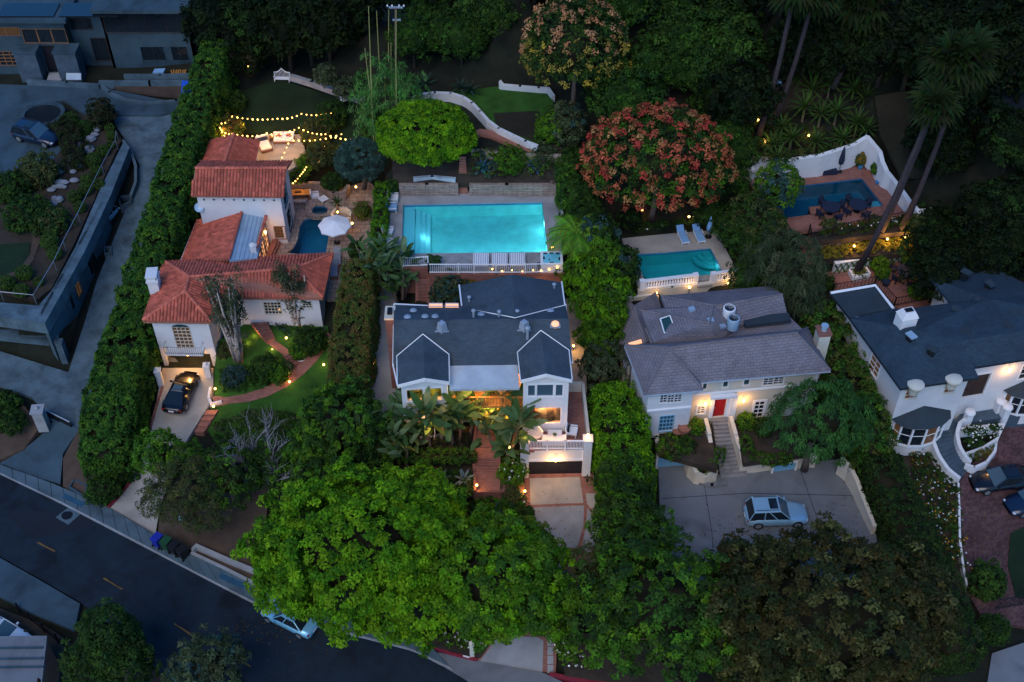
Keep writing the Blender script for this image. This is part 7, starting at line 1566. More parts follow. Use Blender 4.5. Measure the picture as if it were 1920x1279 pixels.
# --- the woods behind: each tree a copy of a few grown ones
protos = []
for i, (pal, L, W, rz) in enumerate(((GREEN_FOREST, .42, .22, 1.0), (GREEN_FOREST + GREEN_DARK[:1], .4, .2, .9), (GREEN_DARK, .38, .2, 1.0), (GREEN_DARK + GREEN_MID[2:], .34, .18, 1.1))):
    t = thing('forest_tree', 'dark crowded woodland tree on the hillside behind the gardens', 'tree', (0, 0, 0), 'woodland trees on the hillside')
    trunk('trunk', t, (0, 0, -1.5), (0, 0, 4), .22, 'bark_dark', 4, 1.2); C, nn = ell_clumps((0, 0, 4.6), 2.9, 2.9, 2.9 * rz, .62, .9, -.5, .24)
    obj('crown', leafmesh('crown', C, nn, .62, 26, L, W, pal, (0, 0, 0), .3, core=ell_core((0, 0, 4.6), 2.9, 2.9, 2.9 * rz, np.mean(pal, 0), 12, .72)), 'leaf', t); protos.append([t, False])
rf_ = random.Random(21)
def woods(pts, kinds, lab, grp):
    for (x, y, s) in pts:
        k = rf_.choice(kinds); g = P(x, y, 14); zg = gz(g.x, g.y)
        for _ in range(4): g = P(x, y, zg + 4.6 * s); zg = gz(g.x, g.y)
        pr = protos[k]; a = rf_.uniform(0, 6.3)
        if not pr[1]: pr[1] = True; o = place(pr[0], (g.x, g.y, zg), a, s); o['label'] = lab; o['group'] = grp
        else: dup(pr[0], (g.x, g.y, zg), a, lab, s, grp)
def jit(x0, x1, y0, y1, nx, ny, s0, s1):
    return [(x0 + (x1 - x0) * (i + .5 + .5 * (j % 2) + rf_.uniform(-.25, .25)) / nx, y0 + (y1 - y0) * (j + .5 + rf_.uniform(-.2, .2)) / ny, rf_.uniform(s0, s1)) for j in range(ny) for i in range(nx)]
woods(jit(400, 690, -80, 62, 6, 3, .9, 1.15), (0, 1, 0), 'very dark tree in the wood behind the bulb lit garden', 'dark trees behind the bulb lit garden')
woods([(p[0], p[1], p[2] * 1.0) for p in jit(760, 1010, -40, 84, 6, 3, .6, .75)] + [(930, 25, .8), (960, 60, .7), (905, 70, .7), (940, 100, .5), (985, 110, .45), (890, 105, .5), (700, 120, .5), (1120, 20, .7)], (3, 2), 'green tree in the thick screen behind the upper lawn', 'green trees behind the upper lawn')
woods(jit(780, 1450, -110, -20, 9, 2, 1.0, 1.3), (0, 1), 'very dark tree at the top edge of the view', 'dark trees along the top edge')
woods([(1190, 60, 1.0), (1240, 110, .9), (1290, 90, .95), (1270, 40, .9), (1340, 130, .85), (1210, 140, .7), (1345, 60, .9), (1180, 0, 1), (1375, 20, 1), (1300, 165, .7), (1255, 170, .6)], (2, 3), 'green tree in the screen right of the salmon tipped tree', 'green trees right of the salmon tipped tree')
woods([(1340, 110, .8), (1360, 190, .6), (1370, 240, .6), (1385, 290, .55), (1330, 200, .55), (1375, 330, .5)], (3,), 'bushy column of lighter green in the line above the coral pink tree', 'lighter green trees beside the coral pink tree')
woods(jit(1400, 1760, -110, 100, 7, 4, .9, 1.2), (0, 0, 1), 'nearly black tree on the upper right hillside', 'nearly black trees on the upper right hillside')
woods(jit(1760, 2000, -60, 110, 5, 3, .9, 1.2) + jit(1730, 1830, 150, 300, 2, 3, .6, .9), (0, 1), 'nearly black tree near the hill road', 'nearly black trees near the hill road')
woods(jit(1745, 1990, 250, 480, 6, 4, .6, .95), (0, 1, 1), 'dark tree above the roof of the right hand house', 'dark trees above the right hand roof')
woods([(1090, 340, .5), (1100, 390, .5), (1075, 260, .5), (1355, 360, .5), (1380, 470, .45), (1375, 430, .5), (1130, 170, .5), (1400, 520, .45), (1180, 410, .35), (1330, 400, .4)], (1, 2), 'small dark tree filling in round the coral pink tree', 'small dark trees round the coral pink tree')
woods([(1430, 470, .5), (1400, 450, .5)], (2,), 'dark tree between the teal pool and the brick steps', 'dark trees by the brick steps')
for pr in protos:
    if not pr[1]: pr[0].location = (0, 120, -40)
# ================================================================ VEHICLES
def car(label, px, py, z, yaw, L, W, H, body, kind='sedan', tilt=0, name='parked_car'):
    p = P(px, py, z); t = thing(name, label, 'car', (0, 0, 0)); h, w2 = L / 2, W / 2
    zb = H * (.56 if kind == 'suv' else .60); hood = zb * (.93 if kind == 'suv' else .88)
    # x: +front.  stations (x, half width, underside, shoulder, centre height)
    st = [(-h, w2 * .72, .32, zb * .80, zb * .86), (-h * .93, w2 * .92, .24, zb * .95, zb * .99), (-h * .6, w2, .22, zb, zb * 1.02), (-h * .1, w2 * .97, .22, zb, zb * 1.02), (h * .3, w2 * .98, .22, zb * .98, zb), (h * .62, w2 * .98, .22, hood * .92, hood), (h * .88, w2 * .88, .24, hood * .78, hood * .86), (h * .97, w2 * .70, .28, hood * .62, hood * .68), (h, w2 * .5, .34, hood * .5, hood * .55)]
    b = MB(); vs = []
    for (x, w, z0, z1, zc) in st:
        for (yy, zz2) in ((0, z0), (w * .9, z0), (w, z0 + .18), (w, z1 * .72), (w * .93, z1), (w * .55, zc), (0, zc * 1.01), (-w * .55, zc), (-w * .93, z1), (-w, z1 * .72), (-w, z0 + .18), (-w * .9, z0)): vs.append((x, yy, zz2))
    n = 12; fs = [(i * n + j, (i + 1) * n + j, (i + 1) * n + (j + 1) % n, i * n + (j + 1) % n) for i in range(len(st) - 1) for j in range(n)]
    fs += [tuple(range(n)), tuple(range((len(st) - 1) * n + n - 1, (len(st) - 1) * n - 1, -1))]; b.add(vs, fs); bo = obj('body', b, body, t, smooth=True)
    if kind == 'suv': cab = [(-h * .94, zb, .80), (-h * .80, H * .97, .74), (h * .02, H, .74), (h * .38, zb * .98, .82)]
    elif kind == 'coupe': cab = [(-h * .80, zb * .98, .74), (-h * .30, H * .97, .60), (h * .0, H, .60), (h * .38, zb * .97, .80)]
    else: cab = [(-h * .72, zb, .80), (-h * .42, H * .98, .66), (h * .08, H, .66), (h * .42, zb * .97, .82)]
    g = MB(); A, B, Cc, D = [[(x, s * w2 * k, z_) for s in (1, -1)] for x, z_, k in cab]; lw = .90 * w2
    bl, br, fl, fr_ = (cab[0][0], lw, zb * .97), (cab[0][0], -lw, zb * .97), (cab[3][0], lw, zb * .95), (cab[3][0], -lw, zb * .95)
    for nm, qd in (('rear_window', (bl, br, B[1], B[0])), ('windscreen', (fr_, fl, Cc[0], Cc[1])), ('side_window', (fl, bl, B[0], Cc[0])), ('side_window', (br, fr_, Cc[1], B[1]))): obj(nm, MB().quad(*qd), 'glass_blue' if nm == 'windscreen' and kind != 'coupe' else 'glass_dark', t)
    r_ = MB(); x0, x1 = cab[1][0], cab[2][0]; wr_ = cab[1][2] * w2; r_.add([(x0, wr_, cab[1][1]), (x0, -wr_, cab[1][1]), (x1, -wr_, H), (x1, wr_, H), (x0 + .05, wr_ * .7, cab[1][1] + .05), (x0 + .05, -wr_ * .7, cab[1][1] + .05), (x1 - .05, -wr_ * .7, H + .05), (x1 - .05, wr_ * .7, H + .05)], [(0, 3, 7, 4), (3, 2, 6, 7), (2, 1, 5, 6), (1, 0, 4, 5), (4, 7, 6, 5)]); obj('roof', r_, body, t)
    pl_ = MB()
    for s in (0, 1):
        S2 = 1 if s == 0 else -1
        for a_, b_ in ((bl if s == 0 else br, B[s]), (fl if s == 0 else fr_, Cc[s]), ((0.0 if kind != 'suv' else -.1, S2 * lw, zb), ((x0 + x1) / 2 + .1, S2 * wr_, H)), (B[s], Cc[s])) + (((( -h * .45, S2 * lw, zb), (-h * .45, S2 * wr_, H)),) if kind == 'suv' else ()): pl_.tube([a_, b_], .045, 4)
    obj('window_pillars', pl_, body, t, kind='stuff')
    if kind == 'suv':
        for s in (1, -1): obj('roof_rail', MB().tube([(x0 + .1, s * wr_ * .86, H + .09), (x1 - .1, s * wr_ * .86, H + .1)], .03, 4), 'plastic_black', t)
        obj('sunroof', MB().box((x1 - .45, 0, H + .055), (.6, wr_ * 1.3, .02)), 'glass_dark', t)
    if kind == 'coupe': obj('sunroof', MB().box(((x0 + x1) / 2, 0, H + .045), (x1 - x0 - .1, wr_ * 1.3, .02)), 'glass_blue', t)
    for x in (-h * .62, h * .62):
        for s in (1, -1):
            y = s * (w2 - .1); R_ = .34 if kind != 'suv' else .37; wh_ = MB(); vs = []
            def wheel(mb, ra, y0, y1, k=16):
                o = len(mb.v); mb.v += [(x + ra * math.cos(2 * PI * j / k), yy, R_ + ra * math.sin(2 * PI * j / k)) for yy in (y0, y1) for j in range(k)]; f = [(j, (j + 1) % k, (j + 1) % k + k, j + k) for j in range(k)] + [tuple(range(k)), tuple(range(2 * k - 1, k - 1, -1))]; mb.f += [tuple(i + o for i in q2) for q2 in f]; mb.c += [None] * len(f); return mb
            w_ = obj('wheel', wheel(MB(), R_, y - .1, y + .115), 'rubber', t); obj('rim', wheel(MB(), R_ * .62, y - .105, y + .125), 'steel', w_)
    for s in (1, -1):
        m_ = MB().box((h * .30, s * (w2 + .08), zb * 1.04), (.12, .2, .13)); obj('mirror', m_, body, t)
        obj('headlight', MB().ball((h * .90, s * w2 * .66, hood * .66), .15, 8, (1, 1.1, .6)), 'headlight_glass', t); obj('taillight', MB().box((-h * .955, s * w2 * .70, zb * .80), (.12, .30, .16)), 'taillight_red', t)
    obj('number_plate', MB().box((-h - .01, 0, .55), (.02, .45, .14)), 'white_paint', t)
    t.location = p; t.rotation_euler = (tilt, 0, yaw); return t
car('glossy black coupe parked nose up on the concrete drive of the tiled house', 342, 742, Off(pl_rd, .03), R(80), 4.4, 1.9, 1.3, 'car_black', 'coupe')
car('light blue silver estate jeep with roof rails parked in the motor court', 1453, 972, 3.02, R(2), 4.6, 1.9, 1.75, 'car_silver_blue', 'suv')
car('pale blue car half hidden under the huge green tree on the street', 545, 1165, Off(pl_street, .02), R(152), 4.3, 1.75, 1.45, 'car_light_blue')
car('dark navy sport utility car parked next to the round basin', 72, 262, 8.06, R(-20), 4.5, 1.9, 1.6, 'car_navy', 'suv')
car('black saloon car with pale windscreen reflection on the brick court', 1876, 907, Off(pl_br, .02), R(188), 4.9, 1.85, 1.4, 'car_black')
car('dark blue car cut off by the right edge on the brick court', 1935, 945, Off(pl_br, .02), R(197), 4.6, 1.85, 1.4, 'car_navy')
car('pale car hidden in the sunken bay below the concrete parapet', 203, 408, 5.1, R(70), 4.2, 1.7, 1.4, 'car_white', 'sedan')
car('white car at the very bottom left corner behind the grey roof', 8, 1196, .0, R(-25), 4.4, 1.8, 1.5, 'car_white', 'suv')

# ================================================================ POOL FURNITURE AND TERRACES
def slatbox(name, label, cat, px, py, z, d, yaw, m, legs=.0, parts=(), group=None):
    p = P(px, py, z); t = thing(name, label, cat, (0, 0, 0), group); t.location = p; t.rotation_euler = (0, 0, yaw); return t
def bxp(t, nm, c, d, m, rot=None, yaw=0): return obj(nm, MB().box(c, d, yaw, base=True, m=rot), m, t)
def daybed(px, py, z, yaw, label, fr='grey_cloth', cl='white_cloth', striped=False, W=1.6, L=2.0, group=None, back=False, pillow=None):
    t = slatbox('day_bed', label, 'lounger', px, py, z, 0, yaw, 0, group=group)
    bxp(t, 'base', (0, 0, .05), (W, L, .25), fr); bxp(t, 'mattress', (0, 0, .30), (W * .94, L * .94, .16), cl)
    for sx_ in (-1, 1):
        for sy_ in (-1, 1): bxp(t, 'leg', (sx_ * W * .45, sy_ * L * .45, -.02), (.08, .08, .07), fr)
    if striped:
        for k in range(7): bxp(t, 'stripe', (-W * .4 + W * .8 * k / 6, 0, .46), (.06, L * .92, .01), 'vent_metal')
    if back: bxp(t, 'backrest', (0, L * .46, .3), (W, .2, .42), fr if back == 1 else cl)
    if pillow:
        for k in (-1, 1): bxp(t, 'pillow', (k * W * .25, L * .3, .46), (.5, .38, .14), pillow)
    return t
for i, x in enumerate((902, 937, 970)): daybed(x, 493, 9.0, 0, ['leftmost of the three striped white day beds at the pool railing', 'middle of the three striped white day beds at the pool railing', 'rightmost striped white day bed, next to the hot tub'][i], striped=True, W=1.35, L=1.5, group='striped day beds in a row')
def chair(px, py, z, yaw, label, m='white_paint', fr='white_paint', group=None, w=.7, name='garden_chair', pil=None):
    t = slatbox(name, label, 'chair', px, py, z, 0, yaw, 0, group=group)
    bxp(t, 'seat', (0, 0, .32), (w, w, .1), m); bxp(t, 'backrest', (0, w * .48, .36), (w, .09, .55), m, Matrix.Rotation(R(-12), 3, 'X'))
    for s in (-1, 1):
        bxp(t, 'armrest', (s * w * .52, 0, .52), (.1, w * .95, .05), fr)
        for y in (-1, 1): bxp(t, 'leg', (s * w * .45, y * w * .42, 0), (.06, .06, .34), fr)
    if pil: 
        bxp(t, 'pillow', (0, w * .3, .42), (w * .7, .14, .34), pil)
        for k in range(3): bxp(t, 'pillow_stripe', (-.14 + .14 * k, w * .3 - .075, .44), (.05, .01, .3), 'white_cloth' if pil != 'white_cloth' else 'plastic_black')
    return t
chair(738, 377, 9, R(90), 'upper white armchair at the left end of the turquoise pool', w=.85); chair(735, 395, 9, R(95), 'second white armchair, with blue pattern, at the left end of the turquoise pool', 'blue_cloth', w=.85); chair(728, 440, 9, R(80), 'white armchair halfway down the left pool side', w=.8); chair(730, 462, 9, R(70), 'lowest white armchair by the banana plants', w=.7)
def lounger(px, py, z, yaw, label, m='blue_cloth', fr='white_paint', group=None):
    t = slatbox('sun_lounger', label, 'sun lounger', px, py, z, 0, yaw, 0, group=group)
    bxp(t, 'frame', (0, -.3, .24), (.68, 1.4, .07), fr); bxp(t, 'cushion', (0, -.3, .31), (.6, 1.3, .08), m)
    bxp(t, 'backrest', (0, .62, .36), (.62, .8, .08), m, Matrix.Rotation(R(42), 3, 'X'))
    for s in (-1, 1):
        bxp(t, 'armrest', (s * .36, .1, .45), (.06, .5, .04), fr)
        for y in (-.9, .3): bxp(t, 'leg', (s * .3, y, 0), (.06, .06, .26), fr)
    return t
lounger(1279, 446, 8.5, R(12), 'left light blue sun lounger behind the teal pool'); lounger(1309, 444, 8.5, R(12), 'right light blue sun lounger next to the closed parasol')
def parasol(px, py, z, h, label, m, closed=False, r=1.35):
    p = P(px, py, z); t = thing('parasol', label, 'parasol', tuple(p)); obj('pole', MB().tube([p, p + Vector((0, 0, h))], .035, 6), 'steel', t); obj('base', MB().lathe(p, [(.3, 0), (.28, .08), (.06, .12)], 12), 'plastic_black', t)
    if closed: obj('canopy', MB().lathe(p, [(.22, h * .35), (.26, h * .5), (.14, h * .85), (.03, h + .1)], 10), m, t, smooth=True)
    else:
        for k in range(8):
            a, b = k * PI / 4, (k + 1) * PI / 4; c = p + Vector((0, 0, h + .15)); A, B = p + Vector((r * math.cos(a), r * math.sin(a), h - .35)), p + Vector((r * math.cos(b), r * math.sin(b), h - .35)); M_ = (A + B) / 2 * .97 + c * .03
            obj('canopy_panel', MB().add([c, A, M_, B, A - Vector((0, 0, .12)), M_ - Vector((0, 0, .12)), B - Vector((0, 0, .12))], [(0, 1, 2), (0, 2, 3), (1, 4, 5, 2), (2, 5, 6, 3)]), m, t); obj('rib', MB().tube([c - Vector((0, 0, .05)), A - Vector((0, 0, .02))], .015, 4), 'wood', t)
    return t
parasol(632, 455, 6.0, 2.3, 'open white parasol over the edge of the freeform pool', 'white_cloth', r=1.45); parasol(1328, 444, 8.5, 2.1, 'closed pale blue parasol behind the teal pool', 'blue_cloth', True); parasol(1573, 322, 10, 2.6, 'closed black parasol by the white pool wall', 'navy_cloth', True)
# hot tub
hp_ = [P(1017, 500, 9), P(1054, 500, 9), P(1050, 474, 9.9), P(1016, 474, 9.9)]; c = P(1034, 492, 9.4); ht = thing('hot_tub', 'square hot tub with pale blue moulded seats beside the day beds', 'hot tub', (c.x, c.y, 9))
obj('cabinet', MB().box((c.x, c.y, 9), (1.75, 1.6, .82), 0, base=True), 'white_paint', ht)
rm = MB(); 
for (dx, dy, w_, d_) in ((0, .72, 1.8, .2), (0, -.72, 1.8, .2), (.8, 0, .2, 1.24), (-.8, 0, .2, 1.24)): rm.box((c.x + dx, c.y + dy, 9.82), (w_, d_, .08), 0, base=True)
obj('rim', rm, 'white_trim', ht); obj('water', MB().box((c.x, c.y, 9.83), (1.42, 1.26, .02), 0, base=True), 'tub_water', ht)
for (dx, dy, w_, d_) in ((-.5, .55, .3, .12), (0, .58, .3, .1), (.5, .55, .3, .12), (-.62, 0, .12, .3), (.62, -.1, .12, .3), (0, -.56, .3, .1), (-.2, -.2, .1, .1)): obj('headrest', MB().box((c.x + dx, c.y + dy, 9.86), (w_, d_, .05), 0, base=True), 'plastic_black', ht)
c = P(1013, 502, 9); tag(obj('storage_box', MB().box((c.x, c.y, 9), (.5, .4, .4), 0, base=True), 'navy_cloth'), 'small dark box between the day beds and the hot tub', 'box')
def pot(px, py, z, label, m, r=.35, h=.6, plant=None, pr=.5, name='plant_pot'):
    p = P(px, py, z); t = thing(name, label, 'plant pot', tuple(p)); obj('pot', MB().lathe(p, [(r * .65, 0), (r, h * .8), (r, h), (r * .85, h), (r * .8, h * .9), (.02, h * .88)], 14), m, t)
    if plant: C, nn = ell_clumps((p.x, p.y, p.z + h + pr * .6), pr, pr, pr, .15, 1, -.8, .1); obj('plant', leafmesh('plant', C, nn, .17, 14, .18, .1, plant, ORG[t], .2), 'leaf', t)
    return t
pot(737, 366, 9, 'black planter at the back left corner of the turquoise pool', 'plastic_black', .4, .7, GREEN_DARK, .5); pot(1035, 362, 9, 'black planter at the back right corner of the turquoise pool', 'plastic_black', .4, .7, [(.2, .16, .15), (.05, .06, .03)], .35); pot(820, 497, 9, 'dark pot of the small palm at the railing', 'plastic_black', .3, .4)
pot(1282, 812, 5.3, 'large terracotta urn on the terrace beside the blue french door', 'terracotta', .5, .75); pot(1270, 812, 5.3, 'round terracotta bowl next to the large urn', 'terracotta', .4, .3)
pot(1610, 310, 10, 'planter with golden leaves in the corner of the white wall', 'plastic_black', .4, .5, [(.25, .14, .01), (.06, .09, .02)], .6); pot(1612, 317, 10, 'small blue pot in front of the golden planter', 'blue_pot', .22, .35); pot(1642, 330, 10, 'black pot with a round green bush at the white wall', 'plastic_black', .35, .5, GREEN_MID, .55); pot(1644, 345, 10, 'blue pot below the round bush', 'blue_pot', .2, .3)
pot(487, 604, 4.5, 'white pot at the head of the front steps', 'white_paint', .3, .4); pot(565, 675, 3.5, 'shallow white bowl planter right of the lower front steps', 'white_paint', .42, .3, GREEN_DRAB, .35); pot(541, 696, 3.3, 'shallow white bowl planter left of the lower front steps', 'white_paint', .42, .3, GREEN_DRAB, .4)
pot(1700, 500, 7, 'tall dark pot with leaves beside the dark round dining table', 'plastic_black', .35, .5, GREEN_MID, .5); pot(1758, 500, 7, 'dark pot at the right end of the lower brick terrace', 'plastic_black', .3, .4, [(.08, .07, .02)], .4); pot(1660, 535, 7, 'dark pot standing alone on the lower brick terrace', 'navy_cloth', .35, .5)
def round_table(px, py, z, label, r=.75, m='navy_cloth', n=4, glab=''):
    p = P(px, py, z); t = thing('round_table', label, 'table', tuple(p)); obj('tabletop', MB().lathe((p.x, p.y, p.z + .7), [(r, 0), (r, .05)], 20), m, t); obj('leg', MB().lathe(p, [(.3, 0), (.06, .06), (.06, .7)], 8), 'iron', t)
    for k in range(n):
        a = k * 2 * PI / n + .5; q2 = p + Vector((math.cos(a), math.sin(a), 0)) * (r + .3); o = chair(px, py, z, 0, 'dark wrought chair ' + glab, m, 'iron', 'dark chairs ' + glab, .5); o.location = q2; o.rotation_euler = (0, 0, a - PI / 2)
    return t
round_table(1555, 400, 10.04, 'left dark round table on the brick ledge of the deep blue pool', glab='round the left table by the deep blue pool'); round_table(1606, 396, 10.04, 'right dark round table on the brick ledge of the deep blue pool', glab='round the right table by the deep blue pool'); round_table(1700, 520, 7, 'dark round dining table on the lower brick terrace', .95, n=6, glab='round the dining table of the lower brick terrace')
daybed(1551, 318, 10, R(6), 'wide black day bed with a striped pillow by the white wall', 'navy_cloth', 'navy_cloth', W=1.3, L=1.7, back=1, pillow='white_cloth'); chair(1529, 318, 10, R(20), 'black armchair left of the wide black day bed', 'navy_cloth', 'iron'); chair(1568, 314, 10, R(-20), 'black armchair right of the wide black day bed', 'navy_cloth', 'iron'); chair(1507, 322, 10, R(20), 'black armchair half hidden by the citrus like tree', 'navy_cloth', 'iron')
# red house terraces
daybed(533, 265, 8, R(2), 'white outdoor sofa with patterned pillows on the upper terrace', 'wood_deck', 'white_cloth', W=1.9, L=.95, back=2, pillow='terracotta'); daybed(496, 276, 8, R(25), 'white chaise with navy pillows beside the tiled roof', 'wood_deck', 'white_cloth', W=1.0, L=1.9, back=2, pillow='navy_cloth')
c = slatbox('side_table', 'small wooden side table between chaise and sofa', 'table', 511, 264, 8, 0, .1, 0); bxp(c, 'tabletop', (0, 0, .4), (.5, .4, .05), 'wood'); bxp(c, 'shelf', (0, 0, .15), (.45, .35, .04), 'wood'); [bxp(c, 'leg', (sx_ * .2, sy_ * .15, 0), (.05, .05, .4), 'wood') for sx_ in (-1, 1) for sy_ in (-1, 1)]
c = slatbox('dining_table', 'long orange wood dining table beside the white tower', 'table', 563, 373, 6.0, 0, R(1), 0); [bxp(c, 'table_board', (0, -.3 + .2 * k, .72), (2.1, .19, .05), 'wood_orange') for k in range(4)]; [bxp(c, 'leg', (sx_ * .95, sy_ * .3, 0), (.09, .09, .72), 'wood_orange') for sx_ in (-1, 1) for sy_ in (-1, 1)]; bxp(c, 'centrepiece', (-.1, 0, .77), (.5, .2, .12), 'wood_dark')
c = slatbox('bench', 'grey bench on the near side of the long orange table', 'bench', 560, 384, 6.0, 0, R(1), 0); bxp(c, 'seat', (0, 0, .4), (1.5, .4, .07), 'grey_cloth'); [bxp(c, 'leg', (s * .65, 0, 0), (.08, .35, .4), 'grey_cloth') for s in (-1, 1)]
c = slatbox('square_table', 'square white table turned on its corner near the spa pool', 'table', 607, 381, 6.0, 0, R(40), 0); bxp(c, 'tabletop', (0, 0, .5), (.75, .75, .06), 'white_paint'); [bxp(c, 'leg', (sx_ * .3, sy_ * .3, 0), (.06, .06, .5), 'white_paint') for sx_ in (-1, 1) for sy_ in (-1, 1)]
chair(592, 373, 6.0, R(100), 'white chair at the right end of the long orange table', 'white_cloth'); lounger(633, 487, 6.0, R(5), 'upper grey sun lounger partly under the white parasol', 'grey_cloth', 'wood_deck') ; lounger(627, 510, 6.0, R(5), 'lower grey sun lounger at the end of the freeform pool', 'grey_cloth', 'wood_deck')
t = low_wall('round_planter', 'round stone planter with a lit palm right of the spa pool', [(621, 400, 6.6), (632, 388, 6.6), (648, 388, 6.6), (658, 396, 6.6), (656, 406, 6.6), (643, 414, 6.6), (628, 411, 6.6), (621, 400, 6.6)], 'cream_stucco', th=.15, h=.5)
low_wall('stone_wall', 'curving stone retaining wall behind the long orange table', [(545, 345, 7.0), (575, 342, 7.0), (600, 342, 7.0), (612, 351, 6.9), (625, 361, 6.9), (645, 359, 6.9), (652, 347, 7.0)], 'stone_wall', th=.3, h=.9)
def garden_bench(px, py, z, yaw, label):
    t = slatbox('garden_bench', label, 'bench', px, py, z, 0, yaw, 0); W = 1.5; [bxp(t, 'seat_slat', (0, -.18 + .12 * k, .42), (W, .1, .04), 'white_trim') for k in range(4)]
    bk_ = MB(); pts = [(-W / 2, .22, .45), (-W / 2, .22, .95), (-W * .3, .22, .98), (-W * .15, .22, 1.12), (0, .22, 1.38), (W * .15, .22, 1.12), (W * .3, .22, .98), (W / 2, .22, .95), (W / 2, .22, .45)]; bk_.tube(pts, .05, 5)
    for k in range(13): x = -W / 2 + W * k / 12; bk_.tube([(x, .22, .45), (x, .22, .95 + .38 * max(0, 1 - abs(x) / (W * .35)))], .02, 4)
    obj('backrest', bk_, 'white_trim', t); [bxp(t, 'leg', (sx_ * W * .46, sy_ * .2, 0), (.07, .07, .44), 'white_trim') for sx_ in (-1, 1) for sy_ in (-1, 1)]; [bxp(t, 'armrest', (s * W * .48, 0, .66), (.07, .5, .05), 'white_trim') for s in (-1, 1)]; return t
garden_bench(530, 154, 9.7, R(-3), 'ornate white garden bench with arched back on the dark lawn'); 
p = P(645, 186, 10); t = thing('garden_statue', 'small white statue on a plinth at the path behind the lawn', 'statue', tuple(p)); obj('plinth', MB().lathe(p, [(.4, 0), (.35, .2), (.25, .5)], 8), 'white_paint', t); obj('figure', MB().lathe(p, [(.22, .5), (.3, .75), (.14, .95), (.2, 1.1), (.06, 1.3), (.11, 1.42), (.02, 1.55)], 8), 'white_paint', t, smooth=True)
# central terrace furniture
chair(1003, 822, 5.95, R(-60), 'left white armchair on the brick terrace', 'white_cloth', w=.8); chair(1072, 814, 5.95, R(-100) + PI, 'right white armchair with a black striped pillow on the brick terrace', 'white_cloth', w=.8, pil='plastic_black')
c = slatbox('coffee_table', 'white coffee table with a green bowl on the brick terrace', 'table', 1040, 818, 5.95, 0, 0, 0); bxp(c, 'tabletop', (0, 0, .4), (1.05, .5, .05), 'white_paint'); [bxp(c, 'leg', (sx_ * .45, sy_ * .2, 0), (.05, .05, .4), 'iron') for sx_ in (-1, 1) for sy_ in (-1, 1)]; p = P(1040, 815, 6.45); tag(obj('bowl', MB().lathe((p.x, p.y, 6.41), [(.08, 0), (.16, .08), (.14, .12), (.02, .14)], 10), 'bin_green'), 'small green bowl on the white coffee table', 'bowl')
c = slatbox('outdoor_sofa', 'white sofa with its back to the terrace railing', 'sofa', 1039, 831, 5.95, 0, PI, 0); bxp(c, 'seat', (0, -.1, .15), (1.75, .7, .3), 'white_cloth'); bxp(c, 'backrest', (0, .3, .15), (1.75, .18, .6), 'white_cloth'); [bxp(c, 'armrest', (s * .82, 0, .15), (.14, .75, .42), 'white_cloth') for s in (-1, 1)]
# ================================================================ STEPS, RAILINGS, WALLS
def flight(name, label, tl, tr, bl, br, z0, z1, n, m, cheek=None, group=None):
    """tl,tr top corners at z1; bl,br bottom corners at z0, photo pixels"""
    A, B, C_, D_ = P(*tl, z1), P(*tr, z1), P(*bl, z0), P(*br, z0); t = thing(name, label, 'stairs', (C_.x, C_.y, z0), group)
    for k in range(n):
        a, b = k / n, (k + 1) / n + .01; z_ = z1 - (z1 - z0) * (k + .3) / n; f = lambda U, V, s: Vector((U.x + (V.x - U.x) * s, U.y + (V.y - U.y) * s, z_)); obj('step', MB().prism([f(A, C_, a), f(B, D_, a), f(B, D_, b), f(A, C_, b)], .5), m, t)
    if cheek:
        for U, V in ((A, C_), (B, D_)): d = (V - U); s = Vector((d.y, -d.x, 0)).normalized() * .12; u = Vector((0, 0, .18)); obj('side_wall', MB().prism([U - s + u, V - s + u, V + s + u, U + s + u], .8), cheek, t)
    return t
flight('entry_path', 'long shallow brick path running from the lit door of the central house', (893, 800), (929, 800), (886, 858), (935, 858), 5.25, 5.45, 3, 'paver_red', 'brick_red')
flight('brick_steps', 'brick steps below the entry path of the central house', (888, 858), (935, 858), (890, 886), (936, 886), 4.3, 5.2, 5, 'paver_red', 'brick_red')
obj('landing', MB().prism([P(889, 885, 4.35), P(938, 885, 4.35), P(938, 921, 4.35), P(890, 923, 4.35)], 1.8), 'paver_red', None, kind='structure')
low_wall('parapet', 'low brick parapet round the lower brick landing', [(890, 886, 4.7), (891, 921, 4.7), (938, 921, 4.7)], 'brick_red', th=.2, h=.6)
t = flight('wooden_steps', 'wide wooden steps descending from the brick landing to the driveway', (940, 898), (940, 922), (984, 905), (982, 932), 3.1, 4.3, 6, 'wood_deck')
flight('pool_steps', 'red brick steps climbing to the turquoise pool behind the house', (782, 522), (805, 522), (782, 572), (803, 572), 6.2, 8.3, 8, 'paver_red', 'brick_red')
flight('upper_brick_steps', 'upper flight of brick steps leading to the tiled house door', (470, 605), (500, 603), (500, 642), (516, 634), pl_rg2.hit(508, 638).z + .12, pl_rg2.hit(485, 604).z + .3, 7, 'paver_red'); flight('lower_brick_steps', 'lower flight of brick steps in the front garden of the tiled house', (530, 664), (545, 658), (548, 688), (566, 678), pl_rg2.hit(557, 683).z + .1, pl_rg2.hit(537, 661).z + .2, 4, 'paver_red')
flight('garden_steps', 'pink brick stairway rising behind the turquoise pool', (862, 292), (873, 292), (858, 358), (877, 358), 9.3, 11.9, 14, 'terracotta'); flight('brick_stairway', 'red brick steps between the deep blue pool and the lower brick terrace', (1503, 445), (1518, 443), (1512, 492), (1532, 489), 7.6, 9.9, 8, 'paver_red', 'brick_red'); flight('pool_corner_steps', 'three small brick steps at the right end of the deep blue pool', (1617, 320), (1632, 317), (1622, 334), (1638, 331), 10.0, 10.4, 3, 'terracotta')
